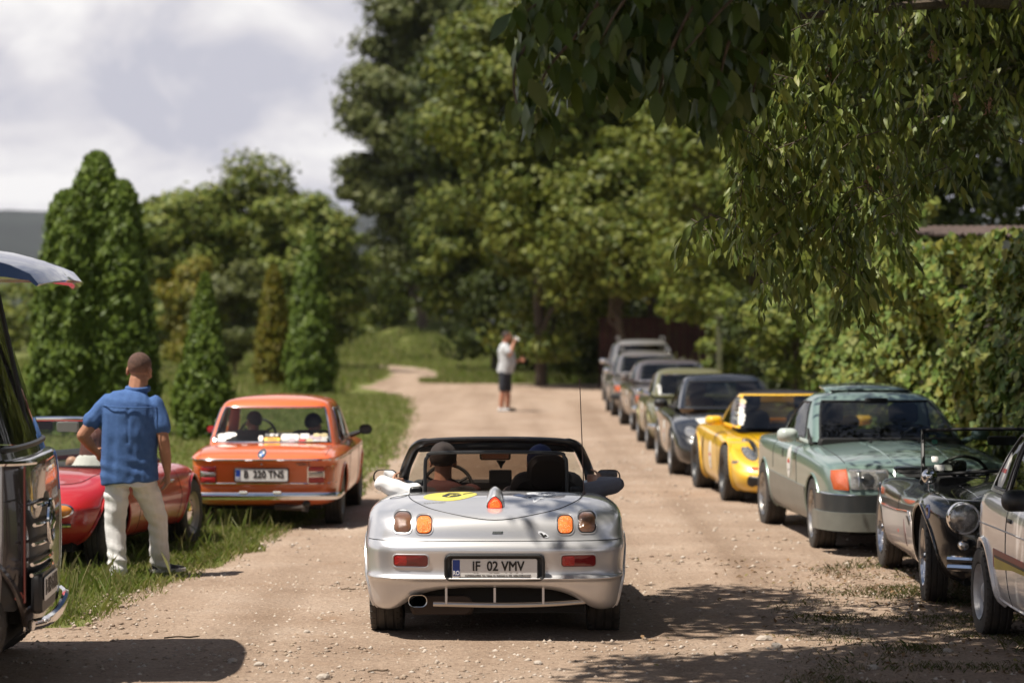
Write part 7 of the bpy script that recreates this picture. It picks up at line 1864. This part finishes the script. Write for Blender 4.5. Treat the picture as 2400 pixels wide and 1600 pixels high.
def far_man():
    # faces right (+x); local: x right of picture = forward
    root = empty('person', (-.15, 53.4, 0), 0, 'man in grey T-shirt and dark shorts drinking, far down the lot', 'person')
    Rh = np.array([[0, 1, 0], [-1, 0, 0], [0, 0, 1.]]) @ rotm(0, .10)
    hc = v3(.035, 0, 1.665)
    mb = MB(); head_shape(mb, hc, Rh, 1.05)
    limb(mb, (-.01, 0, 1.46), (.015, 0, 1.60), .065, .06)
    shR, elR, wrR = v3(.0, -.20, 1.42), v3(.10, -.30, 1.27), v3(.185, -.15, 1.52)
    shL, elL, wrL = v3(.0, .20, 1.42), v3(.06, .25, 1.14), v3(.29, .16, 1.13)
    for a, b, c in ((shR, elR, wrR), (shL, elL, wrL)): limb(mb, a, b, .06, .05); limb(mb, b, c, .05, .033, bulge=.006)
    hand(mb, wrR, (.35, .35, .8), (-.2, .9, 0), (-.2, .5, .2), 1.1, .9); hand(mb, wrL, (1, -.2, .1), (0, 0, 1), (0, -1, 0), 1.1, .8)
    mb.tube([(-.01, 0, .85), (.03, 0, 1.05), (.0, 0, 1.3), (-.01, 0, 1.48)], [.15, .17, .16, .07], 16, up=(1, 0, 0), flat=.9)
    legs = ((v3(-.03, -.10, .86), v3(-.055, -.11, .48), v3(-.095, -.12, .08)), (v3(.02, .10, .86), v3(.06, .10, .48), v3(.055, .11, .08)))
    for h_, k_, a_ in legs: limb(mb, h_, k_, .09, .06); limb(mb, k_, a_, .058, .040, bulge=.013)
    b = blob('body', mb, skinm('skin_red', (.46, .20, .12)), root, .009, 4)
    eyes(b, hc, Rh, 1.05); hair_cap(hc, Rh, 1.05, HAIR_D, root, thick=.003, back=-.03, front=.05)
    TEE = M('tee_grey', (.47, .48, .50), .85, bump=.2, bscale=60)
    mb = MB(); mb.tube([(-.005, 0, .86), (.0, 0, .92), (.05, 0, 1.08), (.03, 0, 1.25), (.0, 0, 1.38), (-.01, 0, 1.47), (0, 0, 1.52)], [.215, .215, .218, .215, .20, .13, .07], 22, up=(1, 0, 0), flat=.86)
    for a, e_ in ((shR, elR), (shL, elL)): limb(mb, a, a * .35 + e_ * .65, .088, .085)
    blob('t_shirt', mb, TEE, root, .011, 4, folds(.007, 5))
    SHO = M('shorts_navy', (.022, .024, .034), .85)
    mb = MB(); mb.tube([(-.005, 0, .92), (0, 0, .78)], [.185, .19], 18, up=(1, 0, 0), flat=.85)
    for h_, k_, a_ in legs: limb(mb, h_, h_ * .12 + k_ * .88, .115, .098)
    blob('shorts', mb, SHO, root, .011, 4, folds(.005, 9))
    for i, (h_, k_, a_) in enumerate(legs):
        q = v3(a_[0], a_[1], 0); mb = MB(); mb.ell(q + v3(.06, 0, .045), (.14, .05, .045), 14, 8); mb.ell(q + v3(-.01, 0, .07), (.055, .045, .05), 10, 7)
        blob('shoe', mb, M('shoe_white', (.62, .62, .62), .7) if i == 0 else M('shoe_black', (.03, .03, .03), .7), root, .01, 3)
    c = empty('cup', (-.15 + .245, 53.4 - .09, 1.615), 0, 'white paper cup held to the mouth of the man far down the lot', 'cup')
    mb = MB(); mb.lathe([(.001, -.06), (.030, -.06), (.042, .05), (.045, .052), (.040, .05), (.028, -.05)], 20, 'z')
    V = np.concatenate(mb.V) @ np.array(Matrix.Rotation(-1.1, 3, 'Y')).T; mb.V = [V]; mb.build('wall', M('paper_white', (.8, .8, .8), .6), c)
far_man()

def sitter(label, loc, cap=None, top=None, hair=None, skin=SKIN, h=.0, arm=None, dark=False, yaw=0., pitch=0., long_hair=None, capname='cap', scale=1.):
    """seated figure facing away along +y, from the hips up; loc = hip point on the seat"""
    root = empty('person', loc, 0, label, 'person', None, scale)
    hc = v3(0, .02, .64 + h); Rh = rotm(yaw, pitch)
    mb = MB(); head_shape(mb, hc, Rh, 1.0)
    limb(mb, (0, -.02, .46), (0, .0, .60 + h), .062, .058)
    mb.tube([(0, 0, .0), (0, -.03, .2), (0, -.03, .38), (0, -.02, .50)], [.15, .16, .16, .06], 16, up=(0, 1, 0), flat=.7)
    for sg in (-1, 1):
        limb(mb, (sg * .09, 0, .0), (sg * .12, .45, .06), .09, .06); limb(mb, (sg * .12, .45, .06), (sg * .12, .60, -.25), .055, .04)
        if arm and arm['side'] == sg: sh, el, wr = v3(sg * .19, -.03, .40), v3(*arm['el']), v3(*arm['wr'])
        else: sh, el, wr = v3(sg * .19, -.03, .40), v3(sg * .24, .06, .16), v3(sg * .16, .34, .26)
        limb(mb, sh, el, .056, .045); limb(mb, el, wr, .046, .030)
        hand(mb, wr, wr - el, (0, 0, 1), (-sg, 0, 0), 1.0, .9)
    b = blob('body', mb, skin, root, .0095, 4); eyes(b, hc, Rh)
    mb = MB(); mb.tube([(0, 0, .0), (0, -.03, .2), (0, -.03, .36), (0, -.02, .45), (0, -.01, .50)], [.18, .19, .20, .15, .07], 20, up=(0, 1, 0), flat=.72)
    for sg in (-1, 1):
        if arm and arm['side'] == sg: sh, el, wr = v3(sg * .19, -.03, .40), v3(*arm['el']), v3(*arm['wr'])
        else: sh, el, wr = v3(sg * .19, -.03, .40), v3(sg * .24, .06, .16), v3(sg * .16, .34, .26)
        if top.get('bare'): continue
        k = arm.get('k', .75) if arm and arm['side'] == sg else .75
        if arm and arm['side'] == sg and arm.get('long'): continue
        limb(mb, sh, sh * (1 - k) + el * k, .078, .070)
    blob('top', mb, top['mat'], root, .011, 4, folds(.006, 4))
    if arm and arm.get('long'):
        mb = MB(); sg = arm['side']; sh, el, wr = v3(sg * .19, -.03, .40), v3(*arm['el']), v3(*arm['wr'])
        limb(mb, sh, el, .068, .056, bulge=.004); limb(mb, el, wr * .9 + el * .1, .056, .040, bulge=.006)
        blob('sleeve', mb, arm['mat'], root, .009, 3, folds(.012, 6, 16, 16))
    if cap:
        o = hair_cap(hc, Rh, 1.0, cap, root, back=-.02, thick=.016, name=capname, front=.2)
        mb = MB(); V = []; n = 12
        for j, (yy, zz, k) in enumerate(((.075, .045, 1), (.12, .040, .96), (.165, .022, .7))):
            for i in range(n): a = i / (n - 1) * 2 - 1; V.append(hc + Rh @ v3(a * .078 * k, yy - .04 * a * a, zz - .012 * a * a))
        F = [[j * n + i, j * n + i + 1, (j + 1) * n + i + 1, (j + 1) * n + i] for j in range(2) for i in range(n - 1)]
        br = mk('brim', V, F, cap, o); sm = br.modifiers.new('t', 'SOLIDIFY'); sm.thickness = .004
        mb = MB(); mb.ell(hc + Rh @ v3(0, -.012, .132), (.008, .008, .005), 8, 5); mb.build('button', cap, o)
        if hair: hair_cap(hc, Rh, 1.0, hair, root, back=-.06, thick=.003, front=.05)
    elif hair: hair_cap(hc, Rh, 1.0, hair, root, back=-.065, thick=.006)
    if long_hair:
        mb = MB(); mb.ell(hc + v3(0, -.02, .02), (.098, .115, .11), 18, 12)
        for i in range(16):
            a = math.pi * (1.0 + i / 15.); x, y = .09 * math.cos(a), .085 * math.sin(a) - .02
            mb.tube(bez([hc + v3(x * .9, y, .03), hc + v3(x * 1.1, y * 1.1, -.08), hc + v3(x * 1.2 + .01 * math.sin(i * 3), y * 1.15, -.17), hc + v3(x * 1.45 + .02 * math.sin(i * 5), y * 1.3, -.23 - .02 * math.sin(i * 2))], 4), .026, 6)
        blob('hair', mb, long_hair, root, .009, 2, folds(.005, 2, 40, 6))
    return root
NAVY = M('cap_navy', (.010, .018, .075), .85); CAPB = M('cap_brown', (.030, .022, .020), .9)
sitter('driver of the silver roadster in a dark cap, white sleeve resting on the door', (-.107 - .36, 16.67 - .30, .42), CAPB, dict(mat=M('top_maroon', (.07, .022, .02), .85)), HAIR_D, SKIN, -.02, dict(side=-1, el=(-.42, .05, .46), wr=(-.36, .30, .45), long=True, mat=M('sleeve_white', (.72, .72, .73), .85)))
sitter('passenger of the silver roadster in a navy cap, grey sleeve over the door', (-.107 + .30, 16.67 - .22, .40), NAVY, dict(mat=M('top_grey', (.10, .10, .115), .85)), HAIR_D, SKIN, -.02, dict(side=1, el=(.51, .04, .47), wr=(.42, .28, .48), long=True, mat=M('sleeve_grey', (.16, .16, .19), .85)))
DK = M('top_dark', (.018, .018, .022), .9)
sitter('driver of the orange sedan seen dark through the rear window, turned to the left', (-2.36 - .31, 24.95 + .02, .36), None, dict(mat=DK), HAIR_D, SKIN, 0, scale=.93, yaw=.7)
sitter('passenger of the orange sedan seen dark through the rear window', (-2.36 + .31, 24.95 + .02, .33), M('cap_black', (.012, .012, .012), .9), dict(mat=DK), HAIR_D, SKIN, 0, scale=.93, yaw=-.5)
sitter('woman with auburn hair and bare shoulders sitting in the red roadster', (-3.60, 20.78, .40), None, dict(mat=M('strap_top', (.6, .58, .55), .8), bare=True), None, SKIN, -.05, long_hair=M('hair_auburn', (.14, .035, .018), .5, bump=.5, bscale=200), yaw=math.pi * .2, scale=.95)
# ================================================================== near foliage: boxelder maple and walnut
def px(x, y, D): return np.array([(x - 1176) * D / 5553, D, 1.98 - (y - 740) * D / 5553])   # surveyed bearing and height at distance D
def leaf_mesh(name, L, Wd, mat, curl=.18, fold=.22):
    t = np.array([0, .18, .42, .68, .87, 1.0]); w = np.array([.04, .62, 1.0, .72, .34, .0]) * Wd / 2
    V = []; 
    for ti, wi in zip(t, w):
        z = -curl * L * ti * ti
        V += [(-wi, L * ti, z + fold * wi), (0, L * ti, z), (wi, L * ti, z + fold * wi)]
    F = []
    for i in range(5): F += [[i * 3, i * 3 + 1, i * 3 + 4, i * 3 + 3], [i * 3 + 1, i * 3 + 2, i * 3 + 5, i * 3 + 4]]
    me = bpy.data.meshes.new(name); me.from_pydata(V, [], F); me.materials.append(mat)
    me.polygons.foreach_set('use_smooth', np.ones(len(me.polygons), dtype=bool)); me.update()
    return me
def frames(U, N):
    U = nrm(U); N = nrm(N - U * (N * U).sum(-1, keepdims=True)); X = np.cross(U, N); return np.stack([X, U, N], -1)   # columns x,y,z
def leaf_cloud(me, P, Rm, S):
    """many copies of a leaf mesh as one array"""
    n = len(me.vertices); V = np.zeros(n * 3); me.vertices.foreach_get('co', V); V = V.reshape(-1, 3)
    W = np.einsum('kij,nj->kni', Rm, V) * S[:, None, None] + P[:, None]
    F0 = np.array([list(p.vertices) for p in me.polygons]); F = (F0[None] + (np.arange(len(P)) * n)[:, None, None]).reshape(-1, 4)
    return W.reshape(-1, 3), F.astype(np.int32)
def put_leaves(me, parent, P, Rm, S, base):
    for p, R_, s in zip(P, Rm, S):
        o = bpy.data.objects.new('leaf', me); col.objects.link(o); o.parent = parent
        M4 = Matrix(R_.tolist()).to_4x4(); M4 = Matrix.Translation(Vector(p - base)) @ M4 @ Matrix.Scale(float(s), 4); o.matrix_local = M4

def inside(poly_, x, y):
    c = np.zeros(len(x), bool); n = len(poly_)
    for i in range(n):
        x1, y1 = poly_[i]; x2, y2 = poly_[(i + 1) % n]
        c ^= ((y1 > y) != (y2 > y)) & (x < (x2 - x1) * (y - y1) / (y2 - y1 + 1e-9) + x1)
    return c

r = np.random.default_rng(41)
LF_MAPLE = leafmat('maple_leaf', [(.052, .080, .016), (.098, .138, .026), (.160, .195, .044), (.118, .152, .030), (.23, .24, .06)], .2, .45, .25)
LF_WAL = leafmat('walnut_leaf', [(.026, .050, .010), (.042, .070, .013), (.065, .098, .018), (.034, .056, .011)], .10, .42, .3)
# ---- boxelder maple whose drooping twigs hang over the teal and the two-tone car
base = np.array([6.4, 20.5, 0.])
maple = empty('maple_tree', base, 0, 'boxelder maple at the right with drooping lance-shaped leaves and dry seed bunches over the cars', 'tree')
PG = [(1575, 535), (1620, 480), (1705, 400), (1665, 330), (1640, 190), (1620, 90), (1700, 40), (1800, -60), (2400, -60), (2400, 330), (2200, 380), (2090, 430), (2055, 545), (2025, 625), (1990, 705), (1935, 695), (1900, 610), (1850, 560), (1800, 690), (1765, 645), (1750, 565), (1690, 545), (1600, 550)]
n = 900; X = r.uniform(1570, 2400, n); Y = r.uniform(-60, 705, n); k = inside(PG, X, Y); X, Y = X[k], Y[k]
dens = np.where((X > 2080) | (Y < 230 - (X - 1650) * .25) & (X > 1720), .3, 1.); k = r.random(len(X)) < dens; X, Y = X[k], Y[k]
D = 15.3 + np.where(X < 1960, 1.35, 2.8) * r.random(len(X)) ** 1.2 + np.clip((X - 1900) / 450, 0, 1) * 1.5
C = np.stack([px(x, y, d) for x, y, d in zip(X, Y, D)])
lfm = leaf_mesh('leaf', .125, .044, LF_MAPLE)
Pl, Ul, Nl = [], [], []
mbt = []
for i, c in enumerate(C):
    a = r.uniform(0, 6.3); d = np.array([math.cos(a), math.sin(a), 0]); L = r.uniform(.22, .42)
    tw = bez([c - d * L * .5 + [0, 0, .06], c, c + d * L * .35 - [0, 0, .10], c + d * L * .5 - [0, 0, .22]], 4)
    mbt.append(tw)
    for j in range(15):
        q = tw[r.integers(2, len(tw))] + r.normal(size=3) * .022
        s = r.choice([-1, 1]); side = np.array([-d[1], d[0], 0]) * s
        Pl.append(q); Ul.append(side * r.uniform(.25, .9) + d * r.uniform(0, .5) + np.array([0, 0, -r.uniform(.55, 1.5)])); Nl.append(np.array([0, -.25, .5]) + side * .6 + r.normal(size=3) * .45)
Pl, Ul, Nl = np.array(Pl), np.array(Ul), np.array(Nl); S = r.uniform(.55, 1.15, len(Pl)); Rm = frames(Ul, Nl)
front = np.argsort(Pl[:, 1])[:300]
put_leaves(lfm, maple, Pl[front], Rm[front], S[front], base)
rest = np.setdiff1d(np.arange(len(Pl)), front)
V, F = leaf_cloud(lfm, Pl[rest] - base, Rm[rest], S[rest])
mk('foliage', V, F, LF_MAPLE, maple)['kind'] = 'stuff'
mb = MB()
for tw in mbt[::2]: mb.tube(np.array(tw) - base, np.linspace(.004, .0015, len(tw)), 4, caps=False)
mb.build('twigs', BARK, maple)['kind'] = 'stuff'
mb = MB(); trunk_tube(mb, (0, 0, -.1), (-.5, -.3, 4.2), .24, .15, r, .2, 10); mb.build('trunk', BARK, maple)
for q in ((1.5, 16.2, 3.9), (2.3, 16.8, 4.4), (3.4, 17.2, 4.2), (2.2, 18.5, 5.2), (4.4, 18.2, 4.6), (3.0, 21, 5.5)):
    mb = MB(); p1 = np.array(q) - base; mb.tube(bez([(-.4, -.25, 3.4), p1 * .45 + [0, 0, 2.6], p1 + [0, 0, .1]], 8), np.linspace(.085, .018, 17), 7); mb.build('limb', BARK, maple)
# inner crown behind the hanging twigs; darker leaf colour stands in for its shade
m = 460; C2 = np.stack([r.uniform(1.9, 8.5, m), r.uniform(18.6, 23.5, m), r.uniform(3.4, 9, m)], 1)
low = 1.98 + (740 - np.interp((C2[:, 0] / C2[:, 1]) * 5553 + 1176, [1700, 1900, 2100, 2400], [230, 420, 430, 300])) * C2[:, 1] / 5553
C2 = C2[C2[:, 2] > low]
m = 330; C2 = np.vstack([C2, np.stack([r.uniform(1.6, 9, m), r.uniform(17, 24.3, m), r.uniform(6.8, 11, m)], 1), np.stack([r.uniform(2.3, 6.5, 200), r.uniform(14.8, 18, 200), r.uniform(6.4, 9, 200)], 1)])
P, N, U, l, w = clump_leaves(C2 - base, np.full(len(C2), .55), 110, .12, r, np.array([-2, 0, 5.]), droop=.8, aspect=.4)
V, F = leaf_arrays(P, N, U, l, w); mk('crown', V, F, LF_DARK, maple, smooth=False)
SEED = leafmat('dry_seed', [(.22, .13, .09), (.32, .20, .14), (.26, .15, .10)], .2, .7, .2)
for (x, y, h_) in ((1768, 470, 55), (1795, 480, 35), (1990, 425, 50), (2012, 410, 60), (1850, 285, 35), (1905, 165, 40), (2195, 235, 40), (2272, 245, 45), (1722, 75, 40), (1880, 390, 35), (2140, 120, 45)):
    c = px(x, y, 16.2) - base; q = 34; L = h_ / 343.
    t = r.random(q); P = c + np.stack([r.normal(size=q) * .016 * (.5 + t), r.normal(size=q) * .016, -t * L + L / 2], 1)
    V, F = leaf_arrays(P, nrm(r.normal(size=(q, 3))), nrm(np.array([0, 0, -1.]) + r.normal(size=(q, 3)) * .35), np.full(q, .036), np.full(q, .011)); mk('seed_bunch', V, F, SEED, maple, smooth=False)

# ---- walnut: crown over the camera's right, one leafy bough hanging into the picture
wb = np.array([4.3, 8.2, 0.])
wal = empty('walnut_tree', wb, 0, 'walnut tree out of frame whose dark broad-leaved bough hangs into the top of the picture', 'tree')
wl_ = leaf_mesh('leaf', .168, .078, LF_WAL, .12, .15)
lobes = [((.30, 3.40), (.12, 3.10), (.01, 2.88), (.03, 2.70)), ((.48, 3.40), (.26, 3.05), (.11, 2.85), (.14, 2.66)), ((.52, 3.35), (.36, 3.02), (.31, 2.80)), ((.78, 3.35), (.58, 2.98), (.52, 2.76)),
         ((.92, 3.35), (.78, 2.98), (.72, 2.68)), ((.62, 3.40), (.20, 3.20), (.03, 3.08)), ((1.02, 3.35), (.92, 3.02), (.85, 2.72)), ((.70, 3.40), (.42, 3.15), (.30, 2.95)), ((1.1, 3.4), (.80, 3.15), (.62, 2.95))]
Pl, Ul, Nl = [], [], []
for lb in lobes:
    D0 = r.uniform(11.5, 12.6); cv = bez([(p[0] * D0 / 8.7, D0 + r.normal() * .08, (p[1] - 1.98) * D0 / 8.7 + 1.98) for p in lb], 10)
    mb = MB(); mb.tube(cv - wb, np.linspace(.012, .004, len(cv)), 6); mb.build('twig', BARK, wal)
    for j in range(33):
        f = r.random() ** .8; q = cv[int(f * (len(cv) - 1))] + r.normal(size=3) * .05
        a = r.uniform(0, 6.3); o_ = np.array([math.cos(a), math.sin(a), 0]) * r.uniform(.1, .8)
        Pl.append(q); Ul.append(o_ + np.array([0, 0, -r.uniform(.5, 1.3)])); Nl.append(np.array([0, -.5, .35]) + o_ * .8 + r.normal(size=3) * .5)
Pl, Ul, Nl = np.array(Pl), np.array(Ul), np.array(Nl); S = r.uniform(.65, 1.15, len(Pl)); Rm = frames(Ul, Nl)
put_leaves(wl_, wal, Pl[:297], Rm[:297], S[:297], wb)
# fuller leafage behind the bough and towards the right
m = 1250; X = r.uniform(1210, 1780, m); Y = r.uniform(-120, 260, m); k = (Y < np.interp(X, [1210, 1300, 1420, 1500, 1600, 1700, 1780], [60, 190, 210, 190, 290, 260, 100])); X, Y = X[k], Y[k]
P = np.stack([px(x, y, d) for x, y, d in zip(X, Y, r.uniform(12.0, 13.6, len(X)))])
m = len(P); U = nrm(r.normal(size=(m, 3)) * .5 + [0, 0, -1.]); N = nrm(r.normal(size=(m, 3)) + [0, -.5, .4])
V1, F1 = leaf_cloud(wl_, P - wb, frames(U, N), r.uniform(.7, 1.15, m))
mk('foliage', V1, F1, LF_WAL, wal)['kind'] = 'stuff'
# overhead crown: its sunlit gaps make the dappled shade on the gravel, the silver car and the cars at the right
sx, sy = SUN.x / SUN.z, SUN.y / SUN.z
T = []
def shade(x0, x1, y0, y1, n, z=0., f=None):
    X = r.uniform(x0, x1, n); Y = r.uniform(y0, y1, n)
    if f is not None: k = f(X, Y); X, Y = X[k], Y[k]
    h = r.uniform(4.9, 7.6, len(X)); T.append(np.stack([X + sx * (h - z), Y + sy * (h - z), h], 1))
edge = lambda Y: np.interp(Y, [12, 13.6, 14.2, 14.9, 15.4, 15.9, 17.0, 17.8, 18.3], [.35, .6, 1.1, 2.6, 1.6, .75, .95, 1.5, 2.4])
shade(.4, 6.2, 12.2, 18.0, 800, 0, lambda X, Y: (X > edge(Y) + .5 * (vnoise(X, Y, .5, 3) - .5)) & (vnoise(X, Y, .7, 21) > .30) & ~((X > 2.1) & (X < 3.6) & (Y > 15.9) & (Y < 18.3)) & ((X < 2.9) | (Y > 16) | (r.random(len(X)) < .75)))
shade(.25, .85, 14.9, 16.9, 13, .85); shade(-.15, .4, 15.5, 16.6, 4, .88)
shade(3.9, 5.2, 18.5, 22, 40, .8, lambda X, Y: vnoise(X, Y, .6, 9) > .42)
n_ = 130; X = r.uniform(.15, 2.0, n_); Y = r.uniform(11.2, 13.8, n_); h = r.uniform(1.2, 3.6, n_)      # leafage over the hanging bough
T.append(np.stack([X + sx * h, Y + sy * h, 3.1 + h], 1))
n_ = 700; X = r.uniform(.2, 9, n_); Y = r.uniform(1, 12.5, n_); h = r.uniform(4.6, 9.5, n_); k = ((X - 4.6) / 4.6) ** 2 + ((Y - 7.5) / 6.5) ** 2 < 1      # the rest of its crown
T.append(np.stack([X, Y, h], 1)[k]); C3 = np.concatenate(T)
C3 = C3[C3[:, 2] - .45 > 1.98 + .1345 * C3[:, 1] + .02]
P, N, U, l, w = clump_leaves(C3 - wb, np.full(len(C3), .36), 50, .14, r, np.array([-2., 5, 4]), droop=.5, aspect=.5, up=.8)
V, F = leaf_arrays(P, N, U, l, w); mk('crown', V, F, LF_WAL, wal, smooth=False)
mb = MB(); trunk_tube(mb, (0, 0, -.1), (-.3, .4, 4.2), .26, .18, r, .15, 10); mb.build('trunk', BARK, wal)
for q in ((.6, 8.8, 3.75), (1.0, 13.5, 5.6), (-.5, 14.5, 5.8), (2.5, 15.5, 6.2), (3.5, 13, 6.)):
    mb = MB(); p1 = np.array(q) - wb; mb.tube(bez([(-.25, .3, 3.6), p1 * .5 + [0, 0, 2.6], p1], 8), np.linspace(.10, .02, 17), 7); mb.build('limb', BARK, wal)
# woodland behind the camera, seen only in the paint and the mirrors
r = np.random.default_rng(6); m = 420
C = np.stack([r.uniform(-26, 26, m), r.uniform(-30, -22, m), r.uniform(.5, 9, m)], 1)
P, N, U, l, w = clump_leaves(C, np.full(m, 1.6), 26, .8, r, np.array([0, -30, 4.]))
V, F = leaf_arrays(P, N, U, l, w); tag(mk('woodland', V, F, LF_DARK, smooth=False), kind='stuff')

# ---- summer haze over the valley: one box of thin air round everything
hm = bpy.data.materials.new('haze'); hm.use_nodes = True; hm.node_tree.nodes.clear()
pv = hm.node_tree.nodes.new('ShaderNodeVolumePrincipled'); pv.inputs['Color'].default_value = (.72, .76, .90, 1); pv.inputs['Density'].default_value = .00007; pv.inputs['Anisotropy'].default_value = .2
ho = hm.node_tree.nodes.new('ShaderNodeOutputMaterial'); hm.node_tree.links.new(pv.outputs[0], ho.inputs['Volume'])
mb = MB(); mb.box((0, 1470, 64.5), (6100, 3120, 131)); tag(mb.build('haze', hm, None, smooth=False), kind='stuff')
